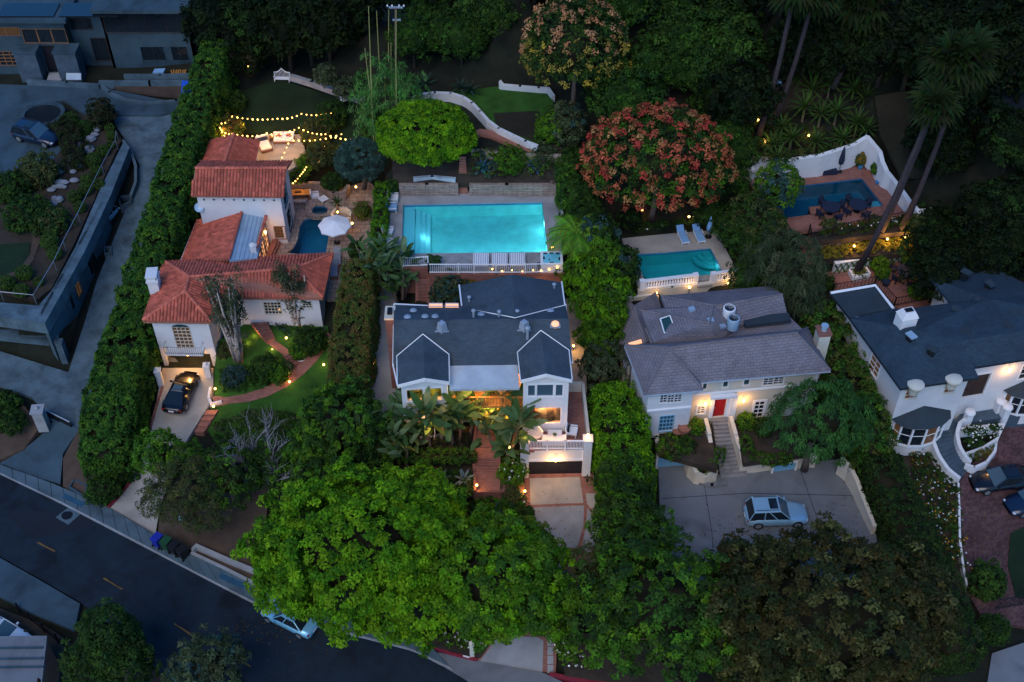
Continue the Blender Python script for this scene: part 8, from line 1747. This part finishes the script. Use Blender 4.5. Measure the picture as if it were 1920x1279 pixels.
flight('court_steps', 'brick edged steps going down right of the drive of the tiled house', (388, 768), (410, 768), (365, 810), (382, 812), 1.9, 2.5, 4, 'terracotta')
sheet('brick_path', [(514, 637), (502, 644), (532, 666), (545, 659)], Off(pl_rg2, .02), 'paver_red', th=.2, reg=False)
arc = [(398, 763), (430, 757), (466, 753), (502, 743), (538, 725), (569, 702), (595, 675), (611, 650), (619, 626)]; arc2 = [(400, 742), (425, 745), (462, 738), (495, 727), (527, 708), (555, 686), (578, 662), (595, 640), (604, 620)]
mbp = MB()
for i in range(8): mbp.prism([P(*arc[i], Off(pl_rg2, .03)), P(*arc[i + 1], Off(pl_rg2, .03)), P(*arc2[i + 1], Off(pl_rg2, .03)), P(*arc2[i], Off(pl_rg2, .03))], .25)
struct('brick_path', mbp, 'paver_red')
def pillar(px, py, z, label, h=1.9, w=.45, m='white_stucco'):
    p = P(px, py, z); t = thing('gate_pillar', label, 'pillar', (p.x, p.y, z)); obj('shaft', MB().box((p.x, p.y, z - .2), (w, w, h), .1, base=True), m, t); obj('cap', MB().box((p.x, p.y, z - .2 + h), (w * 1.25, w * 1.25, .1), .1, base=True), m, t); obj('finial', MB().lathe((p.x, p.y, z - .1 + h), [(.12, 0), (.16, .12), (.04, .3), (.01, .32)], 8), m, t)
pillar(303, 722, 2.6, 'white gate pillar on the left side of the coupe drive'); pillar(392, 706, 2.8, 'white gate pillar on the right side of the coupe drive', 1.5); pillar(83, 800, 2.4, 'broad concrete gate pillar at the modern drive entrance', 2.2, .8, 'concrete'); pillar(885, 1228, .3, 'slim pale lamp pillar at the driveway mouth', 1.6, .3, 'cream_stucco')
low_wall('drive_wall', 'low white wall curving from the right gate pillar to the brick path', [(394, 725, 3.2), (391, 745, 3.0), (396, 756, 2.8), (414, 752, 2.8)], 'white_stucco', th=.2, h=.6)
low_wall('drive_edging', 'red brick edging along the left of the coupe drive', [(305, 724, 2.75), (292, 765, 2.4), (280, 806, 2.1)], 'brick_red', th=.2, h=.3); low_wall('drive_edging', 'red kerb beside the sidewalk end of the coupe drive', [(243, 905, 1.25), (222, 930, 1.1), (203, 949, 1.0)], 'kerb_red', th=.2, h=.3)
t = thing('drive_gate', 'dark slatted sliding gate across the modern drive', 'gate', tuple(P(105, 790, 2.4))); a, b = P(78, 766, 3.2), P(131, 792, 3.0); d = b - a
for k in range(9): u = Vector((0, 0, -.16 * k)); obj('gate_slat', MB().prism([a + u, b + u, b + u + Vector((.02, .05, 0)), a + u + Vector((.02, .05, 0))], .12), 'plastic_black', t)
obj('gate_rail', MB().tube([a + Vector((0, 0, .05)), b + Vector((0, 0, .05))], .06, 4), 'vent_metal', t)
low_wall('low_planter', 'pale blue shallow planter at the kerb left of the hedge foot', [(130, 912, 1.2), (139, 899, 1.2), (163, 910, 1.2), (157, 930, 1.2), (130, 912, 1.2)], 'concrete_blue', th=.12, h=.4); low_wall('kerb_retaining_wall', 'long low concrete retaining wall along the sidewalk by the bins', [(360, 1030, 1.1), (368, 1022, 1.1), (420, 1045, 1.05), (490, 1074, 1.0), (500, 1090, .9)], 'concrete', th=.25, h=.7); low_wall('kerb_retaining_wall', 'front rim of the long low retaining wall by the bins', [(358, 1035, .8), (420, 1064, .75), (484, 1096, .7)], 'concrete', th=.2, h=.4)
for x0, y0, x1, y1, lb in ((795, 1205, 893, 1236, 'red kerb left of the driveway mouth with a white stencil'), (1030, 1262, 1180, 1285, 'red kerb right of the driveway mouth')): low_wall('red_kerb', lb, [(x0, y0, .32), ((x0 + x1) / 2, (y0 + y1) / 2 + 4, .3), (x1, y1, .28)], 'kerb_red', th=.2, h=.25)
low_wall('white_path_wall', 'sweeping curved white wall between the upper lawn and the planted bank', [(775, 183, 12.6), (790, 176, 12.6), (815, 173, 12.6), (845, 174, 12.6), (868, 181, 12.6), (885, 192, 12.6), (900, 208, 12.6), (915, 225, 12.6), (935, 240, 12.6), (962, 253, 12.6), (985, 264, 12.6), (1006, 272, 12.6)], 'white_stucco', th=.3, h=.8)
low_wall('white_lawn_wall', 'white wall at the far edge of the upper lawn', [(937, 151, 12.8), (942, 158, 12.5), (975, 161, 12.5), (1010, 164, 12.5), (1028, 165, 12.5), (1037, 178, 12.4)], 'white_stucco', th=.3, h=.6); low_wall('stone_edging', 'pale stone edging right of the pink seeded tree top', [(1165, 178, 12.8), (1220, 181, 12.8), (1285, 182, 12.8)], 'concrete', th=.3, h=.4)
low_wall('stone_wall', 'long coursed stone wall behind the turquoise pool', [(748, 345, 10.2), (800, 344, 10.2), (856, 344, 10.2)], 'stone_wall', th=.4, h=1.3); low_wall('stone_wall', 'coursed stone wall right of the pink stairway', [(880, 344, 10.2), (950, 345, 10.2), (1040, 345, 10.2)], 'stone_wall', th=.4, h=1.3); low_wall('white_side_wall', 'short white wall at the back right corner of the pool', [(1047, 348, 10.0), (1052, 372, 10.0), (1054, 400, 9.8)], 'white_stucco', th=.2, h=1.0); low_wall('bank_wall', 'thin dark edging across the planted bank', [(884, 279, 12.0), (960, 288, 12.0), (1050, 290, 12.0)], 'stone_wall', th=.25, h=.5)
low_wall('pale_roof_wall', 'white topped wall behind the stone wall left of the pink stairway', [(775, 333, 10.6), (810, 330, 10.6), (852, 334, 10.6)], 'white_flat_roof', th=.3, h=.3)
low_wall('garden_path_edge', 'pale stone path edge behind the dark back lawn', [(545, 140, 10.6), (585, 152, 10.6), (630, 168, 10.6), (680, 185, 10.4)], 'concrete', th=.4, h=.3)
# pool retaining wall and white railing
a, b = P(756, 499, 9.0), P(1056, 509, 9.0); low_wall('pool_retaining_wall', 'red brick retaining wall under the pool railing', [(804, 512, 9.0), (930, 513, 9.0), (1056, 512, 9.0)], 'brick_red', th=.3, h=2.6); low_wall('pool_retaining_wall', 'red brick wall beside the pool steps', [(752, 502, 9.0), (803, 502, 9.0)], 'brick_red', th=.3, h=2.4)
def railing(label, pts, h=.95, sp=.16, m='white_trim', posts=None, z=None):
    V = [P(*p) for p in pts]; t = thing('railing', label, 'railing', tuple(V[0])); bl_ = MB()
    for i in range(len(V) - 1):
        a, b = V[i], V[i + 1]; L_ = (b - a).length; n = max(1, int(L_ / sp)); 
        for zz_ in (h, .1): obj('rail', MB().tube([a + Vector((0, 0, zz_)), b + Vector((0, 0, zz_))], .045, 4), m, t)
        for k in range(1, n): p = a.lerp(b, k / n); bl_.tube([p + Vector((0, 0, .1)), p + Vector((0, 0, h))], .02, 4)
    for v in V: obj('post', MB().box((v.x, v.y, v.z), (.1, .1, h + .08), 0, base=True), m, t)
    obj('balusters', bl_, m, t, kind='stuff')
railing('long white railing between the turquoise pool and the shingled roof', [(804, 512, 9.0), (860, 512, 9.0), (889, 512, 9.0), (930, 512, 9.0), (985, 512, 9.0), (1020, 511, 9.0), (1054, 510, 9.0)]); railing('short white railing above the red pool steps', [(757, 500, 9.0), (803, 498, 9.0), (804, 512, 9.0)])
railing('dark iron railing beside the red brick steps', [(1516, 438, 9.9), (1518, 452, 9.5), (1560, 440, 9.9), (1625, 425, 10), (1700, 412, 10)], .9, .3, 'iron'); railing('dark railing at the edge of the flat roof terrace', [(1560, 549, 7.2), (1640, 533, 7.2), (1676, 574, 7.2), (1745, 560, 7.2)], .9, .3, 'iron')
def balustrade(label, a, b, z, n):
    A, B = P(*a, z), P(*b, z); t = thing('balustrade', label, 'balustrade', tuple(A)); d = (B - A); yaw = math.atan2(d.y, d.x); m_ = (A + B) / 2; L_ = d.length
    obj('top_rail', MB().box((m_.x, m_.y, z + .72), (L_, .3, .12), yaw, base=True), 'white_trim', t); obj('bottom_rail', MB().box((m_.x, m_.y, z), (L_, .28, .1), yaw, base=True), 'white_trim', t)
    me = None
    for k in range(n):
        p = A.lerp(B, (k + .5) / n)
        if me is None: me = mesh_of('baluster', MB().lathe((0, 0, 0), [(.06, 0), (.05, .06), (.10, .2), (.05, .42), (.07, .5), (.05, .62)], 8, cap=False)); me.materials.append(MATS['white_trim'])
        o = bpy.data.objects.new('baluster', me); COL.objects.link(o); o.parent = t; o.location = p + Vector((0, 0, .1)) - ORG[t]
    for v in (A, B): obj('end_post', MB().box((v.x, v.y, z - .1), (.4, .4, 1.0), yaw, base=True), 'white_trim', t)
balustrade('longer white balustrade in front of the teal pool', (1203, 541), (1303, 529), 8.5, 20); balustrade('shorter white balustrade right of the pool opening', (1336, 527), (1380, 519), 8.5, 9)
low_wall('pool_retaining_wall', 'cream wall under the balustrades of the teal pool', [(1196, 543, 8.45), (1260, 537, 8.45), (1336, 529, 8.45), (1388, 518, 8.45)], 'cream_stucco', th=.3, h=2.0)
obj('opening_steps', MB().prism([P(1306, 531, 8.4), P(1335, 528, 8.4), P(1336, 534, 8.4), P(1307, 537, 8.4)], .2), 'concrete_tan', None, kind='structure')
# curved white wall of the deep blue pool
wv_ = [(1398, 292, 12.2), (1412, 296, 12.0), (1480, 300, 12.0), (1540, 291, 12.2), (1600, 272, 12.4), (1626, 256, 13.0), (1636, 268, 12.8), (1650, 285, 12.5), (1654, 302, 12.1), (1662, 320, 11.7), (1672, 333, 11.3), (1690, 356, 11.3), (1706, 378, 11.2), (1724, 398, 11.0)]
low_wall('pool_garden_wall', 'tall curving white wall enclosing the deep blue pool', wv_, 'white_stucco', th=.3, h=2.2, cap='white_trim')
low_wall('wall_return', 'white wall end sloping down beside the left dark trees', [(1398, 290, 12.2), (1412, 318, 11.2)], 'white_stucco', th=.3, h=1.6)
def lattice(label, a, b, z, h, n):
    A, B = P(*a, z), P(*b, z); t = thing('trellis_wall', label, 'wall', tuple(A)); w_ = Wall(A, B, z - .6, z + h); w_.build(t, 'white_stucco'); cp = MB(); w_.slab(cp, 0, w_.L, z + h, z + h + .1, -.3, .08); obj('coping', cp, 'white_trim', t); C = []
    for k in range(n):
        u0, u1 = w_.L * k / n, w_.L * (k + 1) / n
        for s in range(9): f = s / 8; C.append(tuple(w_.pt(u0 + (u1 - u0) * f, z + .05 + (h - .1) * f, .08))); C.append(tuple(w_.pt(u1 - (u1 - u0) * f, z + .05 + (h - .1) * f, .08)))
    obj('trained_vine', leafmesh('trained_vine', C, np.tile([0, -1., 0], (len(C), 1)), .07, 5, .13, .09, GREEN_HEDGE, ORG[t], .1), 'leaf', t)
lattice('lower white wall with green diamond shaped vines behind the lower terrace', (1562, 512), (1745, 480), 7.0, 1.0, 18); lattice('upper white wall with diamond shaped vines below the pool railing', (1520, 462), (1640, 440), 8.5, .6, 14); lattice('short white wall end with diamond vines right of the palms', (1712, 418), (1742, 414), 9.6, 1.1, 3)
t = thing('square_planter', 'square white planter with golden flowers round the tall palm foot', 'planter', tuple(P(1608, 520, 7)))
V = [P(1592, 512, 7), P(1620, 508, 7), P(1628, 520, 7), P(1600, 526, 7)]
for i in range(4): a, b = V[i], V[(i + 1) % 4]; d = (b - a).normalized(); s = Vector((d.y, -d.x, 0)) * .15; obj('planter_wall', MB().prism([v + Vector((0, 0, .45)) for v in (a - s, b - s, b + s, a + s)], .6), 'white_stucco', t)
c = sum(V, Vector()) / 4; C, nn = ell_clumps((c.x, c.y, 7.3), .6, .6, .3, .2); obj('flowers', leafmesh('flowers', C, nn, .2, 12, .16, .1, [(.14, .12, .01), (.08, .10, .02)], ORG[t]), 'leaf', t)
# bins, tarp, rubble, sign
def bin_(px, py, label, m, yaw, s=1):
    p = P(px, py, pl_walk); t = thing('wheeled_bin', label, 'bin', (0, 0, 0)); b = MB(); vs = [(x * k, y * k, z_) for z_, k in ((0.08, .8), (.95, 1)) for x, y in ((-.3, -.35), (.3, -.35), (.3, .35), (-.3, .35))]; b.add(vs, [(3, 2, 1, 0), (4, 5, 6, 7), (0, 1, 5, 4), (1, 2, 6, 5), (2, 3, 7, 6), (3, 0, 4, 7)]); obj('body', b, m, t)
    obj('lid', MB().box((0, -.02, .96), (.64, .76, .07), 0, base=True), m, t); obj('handle', MB().tube([(-.25, .4, .98), (.25, .4, .98)], .025, 5), m, t)
    for s2 in (-1, 1): obj('wheel', MB().tube([(s2 * .27, .3, .12), (s2 * .33, .3, .12)], .12, 10), 'rubber', t)
    place(t, p, yaw, s)
bin_(298, 1022, 'blue wheeled bin, leftmost of the row on the sidewalk', 'bin_blue', R(150)); bin_(315, 1028, 'green wheeled bin in the middle of the row on the sidewalk', 'bin_green', R(155)); bin_(330, 1036, 'black wheeled bin right of the green one', 'plastic_black', R(150)); bin_(345, 1044, 'black wheeled bin at the right end of the row', 'plastic_black', R(140))
t = thing('tarpaulin', 'bright blue tarpaulin hanging over the bank beside the long hedge', 'tarpaulin', tuple(P(349, 170, 8.4))); g_ = MB(); vs = []
for j in range(7):
    for i in range(7): x, y = 341 + 19 * i / 6 - 2 * j / 6, 151 + 26 * j / 6; p = P(x, y, 8.95 - .5 * j / 6); vs.append(p + Vector((0, 0, .06 * math.sin(i * 1.7 + j))))
g_.add(vs, [(j * 7 + i, (j + 1) * 7 + i, (j + 1) * 7 + i + 1, j * 7 + i + 1) for j in range(6) for i in range(6)]); obj('sheet', g_, 'tarp_blue', t)
for k in range(9): a = P(322 + 3.2 * k, 135, 8.7); tag(obj('timber_plank', MB().box((a.x, a.y, 8.45 + .03 * (k % 2)), (.12, 1.3, .08), R(20 - 9 * (k % 4)), base=True), 'wood_orange'), 'loose timber plank on the dirt before the modern house', 'plank', 'loose planks before the modern house')
c = P(298, 133, 8.6); tag(obj('plastic_sheet', MB().prism([P(286, 136, 8.75), P(306, 136, 8.75), P(310, 128, 8.85), P(290, 129, 8.8)], .15), 'blue_cloth'), 'crumpled pale blue sheet beside the loose planks', 'sheet')
tag(obj('white_board', MB().prism([P(124, 149, 9.0), P(152, 149, 9.0), P(152, 137, 9.6), P(124, 137, 9.6)], .06), 'white_flat_roof'), 'pale board leaning on the right stone pier of the modern house', 'board')
p = P(342, 985, .7); t = thing('real_estate_sign', 'small pale blue sign on a post in the bare dirt by the bins', 'sign', tuple(p)); obj('post', MB().tube([p, p + Vector((0, 0, 1.1))], .04, 4), 'white_paint', t); obj('sign_board', MB().box((p.x + .1, p.y, p.z + .8), (.45, .05, .4)), 'blue_cloth', t)
p = P(1461, 160, 13.8); t = thing('bird_feeder', 'small bright blue feeder among the palm trunks', 'bird feeder', tuple(p)); obj('post', MB().tube([p - Vector((0, 0, 1.2)), p], .04, 5), 'iron', t); obj('housing', MB().lathe(p, [(.24, 0), (.24, .4), (.05, .6)], 8), 'blue_cloth', t)
# utility pole
p = P(742, 208, 11); d = ray(742, 14); e = CAM + d * ((p.y - CAM.y) / d.y); t = thing('utility_pole', 'wooden utility pole with a pale cross arm above the bamboo', 'utility pole', tuple(p)); obj('pole', MB().tube([p, e], .09, 7), 'bark', t)
for dz, w_ in ((0, 1.2), (-1.2, .7)): obj('cross_arm', MB().box((e.x, e.y, e.z + dz), (w_, .12, .14)), 'vent_metal', t)
for k in (-.7, -.3, .3, .7): obj('insulator', MB().lathe((e.x + k, e.y, e.z + .08), [(.06, 0), (.08, .1), (.02, .2)], 6), 'white_paint', t)
obj('stencil', MB().prism([P(868, 1228, .335), P(880, 1231, .335), P(880, 1234, .335), P(868, 1231, .335)], .02), 'white_paint', None, kind='structure')
# fence at the bottom left
t = thing('iron_fence', 'dark iron fence running diagonally beside the grey corner roof', 'fence', tuple(P(90, 1190, -.3))); fpts = [(38, 1148), (60, 1165), (85, 1185), (110, 1205), (140, 1225)]
for i, q2 in enumerate(fpts):
    a = P(*q2, -.3); obj('post', MB().box((a.x, a.y, -.4), (.1, .1, 1.3), 0, base=True), 'iron', t)
    if i: b = P(*fpts[i - 1], -.3); [obj('rail', MB().tube([a + Vector((0, 0, z_)), b + Vector((0, 0, z_))], .03, 4), 'iron', t) for z_ in (.15, .8)]; bb_ = MB(); [bb_.tube([a.lerp(b, k / 9), a.lerp(b, k / 9) + Vector((0, 0, .9))], .015, 3) for k in range(9)]; obj('pickets', bb_, 'iron', t, kind='stuff')
# gate at the right
t = thing('entrance_gate', 'dark iron entrance gate at the lower end of the brick court', 'gate', tuple(P(1890, 1140, 1.1))); a, b = P(1866, 1142, 1.2), P(1930, 1132, 1.2)
for z_ in (.1, 1.2): obj('gate_rail', MB().tube([a + Vector((0, 0, z_)), b + Vector((0, 0, z_))], .04, 4), 'iron', t)
for k in range(14): p = a.lerp(b, k / 13); obj('gate_bar', MB().tube([p, p + Vector((0, 0, 1.3))], .025, 4), 'iron', t)
# ================================================================ LIGHTS OF THE GARDENS
def path_light(px, py, z, label, e=5, h=.35, group=None):
    p = P(px, py, z); t = thing('garden_light', label, 'garden light', tuple(p), group); obj('post', MB().tube([p - Vector((0, 0, .2)), p + Vector((0, 0, h))], .03, 5), 'iron', t); obj('lamp_head', MB().ball(p + Vector((0, 0, h + .04)), .10, 8), 'lamp_glow', t)
    lamp(t, p + Vector((0, -.15, h + .35)), e, r=.08)
for x, y, z, e, lb in ((480, 637, 4.0, 7, 'garden light by the foot of the many stemmed tree'), (468, 650, 3.8, 5, 'garden light left of the upper brick steps'), (512, 662, 3.6, 7, 'garden light between path and lawn shrubs'), (552, 657, 3.8, 7, 'garden light right of the middle of the brick path'), (538, 640, 4.2, 7, 'garden light at the foot of the right pale tree'), (422, 680, 3.2, 6, 'garden light beside the garage corner'), (484, 690, 3.3, 5, 'garden light in the lawn shrubs left of the lower steps'), (542, 704, 3.1, 5, 'garden light under the left bowl planter'), (571, 668, 3.7, 4, 'garden light at the right bowl planter'), (608, 690, 3.3, 5, 'garden light on the lawn right of the curved path'), (544, 722, 2.8, 9, 'garden light washing the lawn below the curved path'), (405, 735, 2.8, 8, 'garden light inside the low white drive wall'), (402, 768, 2.5, 9, 'garden light on the top of the court steps'),
    (634, 404, 6.5, 8, 'garden light under the small palm in the round planter'), (661, 425, 6.2, 8, 'garden light behind the white parasol'), (668, 357, 6.4, 7, 'garden light under the dragon tree'), (1417, 950 - 73, 3.1, 22, 'ground light at the foot of the stone stairs'), (984, 927, 2.9, 18, 'glowing lantern at the left edge of the driveway'), (894, 916, 4.5, 14, 'garden light at the corner of the lower brick landing'),
    (1203, 401, 8.8, 8, 'garden light below the coral pink tree'), (1291, 413, 8.8, 8, 'garden light behind the teal pool'), (1387, 505, 8.6, 8, 'garden light at the right end of the short balustrade'), (1364, 538, 8.0, 8, 'garden light under the short balustrade'), (1292, 546, 8.0, 8, 'garden light under the long balustrade'), (1230, 556, 8.0, 5, 'garden light at the left end of the roses'), (1434, 272, 11.9, 12, 'garden light at the foot of the lit fan palm'), (1515, 261, 11.9, 14, 'garden light under the spiky bank plants'), (1420, 232, 12.2, 6, 'small garden light up the dark bank'), (1662, 455, 8.7, 50, 'left garden light behind the golden flower bed'), (1694, 451, 8.7, 50, 'right garden light behind the golden flower bed'), (1600, 468, 8.7, 45, 'garden light hidden in the golden flower bed'), (1728, 517, 7.3, 9, 'lantern beside the dark dining table'), (1501, 488, 7.8, 3, 'tiny garden light beside the brick steps'), (955, 845, 5.3, 12, 'uplight under the right bird of paradise'), (1075, 655, 5.7, 30, 'wall light in the orange lit passage right of the house'), (700, 690, 5.7, 5, 'low light on the brown side patio'), (1035, 470, 9.0, 3, 'lamp at the corner of the turquoise pool')):
    path_light(x, y, z, lb, e)
def strand(label, pts, n, sag=.5, e=0):
    """bulb string hung through the given points"""
    V = [P(*p) for p in pts]; t = thing('string_lights', label, 'string lights', tuple(V[0])); L_ = [(V[i + 1] - V[i]).length for i in range(len(V) - 1)]; tot = sum(L_); path = []
    for i in range(len(V) - 1):
        m = max(2, round(n * L_[i] / tot))
        for k in range(m): f = k / m; path.append(V[i].lerp(V[i + 1], f) - Vector((0, 0, sag * 4 * f * (1 - f) * .5)))
    path.append(V[-1]); obj('cable', MB().tube(path, .012, 3), 'plastic_black', t)
    for v in path: obj('bulb', MB().ball(v - Vector((0, 0, .1)), random.uniform(.055, .085), 6), 'bulb', t)
    if e:
        for k in range(0, len(path), 5): lamp(t, path[k] - Vector((0, 0, .8)), e, (1, .48, .1), .2)
strand('far string of warm bulbs over the dark back lawn', [(415, 230, 10.5), (435, 217, 10.5), (520, 221, 10.3), (565, 212, 10.6), (620, 210, 10.5)], 22, .4, 34); strand('near string of warm bulbs sweeping behind the tiled tower', [(415, 242, 10.3), (435, 249, 10.3), (500, 250, 10.3), (560, 238, 10.6), (610, 250, 10.2), (675, 260, 9.8)], 30, .5, 24)
strand('string of bulbs falling over the upper terrace', [(546, 250, 10.3), (537, 275, 9.8), (524, 302, 9.3)], 6, .1, 7); strand('string of bulbs dropping to the pool patio', [(574, 312, 8.6), (562, 328, 8.4), (549, 342, 8.2)], 7, .1, 14); strand('short string of bulbs in the olive tree', [(608, 272, 9.5), (598, 290, 9), (598, 302, 8.8)], 4, .1, 5)
strand('string of amber bulbs along the white pool railing', [(923, 503, 9.6), (960, 505, 9.3), (1000, 505, 9.3), (1045, 500, 9.8)], 7, .3, 9); strand('second string of amber bulbs above the back roof edge', [(945, 515, 8.8), (990, 516, 8.8), (1016, 526, 8.6), (1048, 530, 8.4)], 7, .3, 9)
strand('third string of bulbs crossing above the upper terrace', [(500, 248, 10.4), (560, 262, 10.1), (640, 250, 10.2)], 14, .5, 12); strand('added string of bulbs casting glow on the shrubs at the garden corner', [(412, 238, 10.4), (424, 258, 9.8), (450, 262, 9.6)], 6, .2, 30)  # corner string is added to put warm glow on the shrubs
strand('tangle of tiny fairy lights in the dark tree at the top left', [(423, 82, 12.6), (445, 88, 12.8), (462, 110, 12.2), (468, 130, 11.8), (475, 75, 12.8)], 12, .3, 0)

# ================================================================ SEAMS AND FALLEN LEAVES
for pts, z9 in (([(1240, 935), (1400, 925), (1630, 930)], 3.0), ([(1320, 905), (1335, 1000), (1340, 1090)], 3.0), ([(1500, 880), (1535, 980), (1550, 1080)], 3.0), ([(0, 948), (95, 1010), (200, 1085), (330, 1170), (520, 1275)], pl_street), ([(60, 1020), (200, 1110), (300, 1185)], pl_street), ([(280, 880), (330, 885)], pl_rd)):
    V = [P(*q9, z9) for q9 in pts]; mb = MB()
    for i in range(len(V) - 1): a, b = V[i], V[i + 1]; s = (b - a).cross(Vector((0, 0, 1))).normalized() * .018; mb.prism([x9 + Vector((0, 0, .012)) for x9 in (a - s, b - s, b + s, a + s)], .01)
    struct('tar_seam', mb, 'asphalt')
for cx9, cy9, rx9, ry9, n9, z9 in ((1480, 1000, 170, 40, 420, 3.0), (1600, 950, 50, 60, 80, 3.0), (520, 1180, 120, 40, 160, pl_street), (300, 860, 40, 60, 70, pl_rd), (1040, 1010, 60, 90, 70, pl_cd), (1850, 1000, 50, 100, 120, pl_br)):
    C = [tuple(P(cx9 + RNG.normal() * rx9 * .5, cy9 + RNG.normal() * ry9 * .5, z9) + Vector((0, 0, .03))) for _ in range(n9)]
    o = obj('fallen_leaves', leafmesh('fallen_leaves', C, np.tile([0, 0, .1], (n9, 1)), .02, 1, .13, .08, [(.12, .06, .02), (.08, .05, .02), (.14, .10, .03)], (0, 0, 0), 0, spread=.1, flat=4), 'leaf', kind='stuff')
# things that share a wording are told apart by their order in the view
ORD = 'first second third fourth fifth sixth seventh eighth ninth tenth eleventh twelfth thirteenth fourteenth fifteenth sixteenth seventeenth eighteenth nineteenth twentieth'.split()
ORD += ['twenty ' + o for o in ORD[:9]] + ['thirtieth'] + ['thirty ' + o for o in ORD[:9]]
by = {}
bpy.context.view_layer.update()
for o in COL.objects:
    if o.parent is None and 'label' in o and 'category' in o: by.setdefault(o['label'], []).append(o)
for lb, os_ in by.items():
    if len(os_) > 1 and len(os_) <= len(ORD):
        def cx_(o):
            return pix(o.location if o.type == 'EMPTY' else o.matrix_world @ Vector(o.bound_box[0]))[0]
        for k, o in enumerate(sorted(os_, key=cx_)): o['label'] = lb + ', ' + ORD[k] + ' from left'
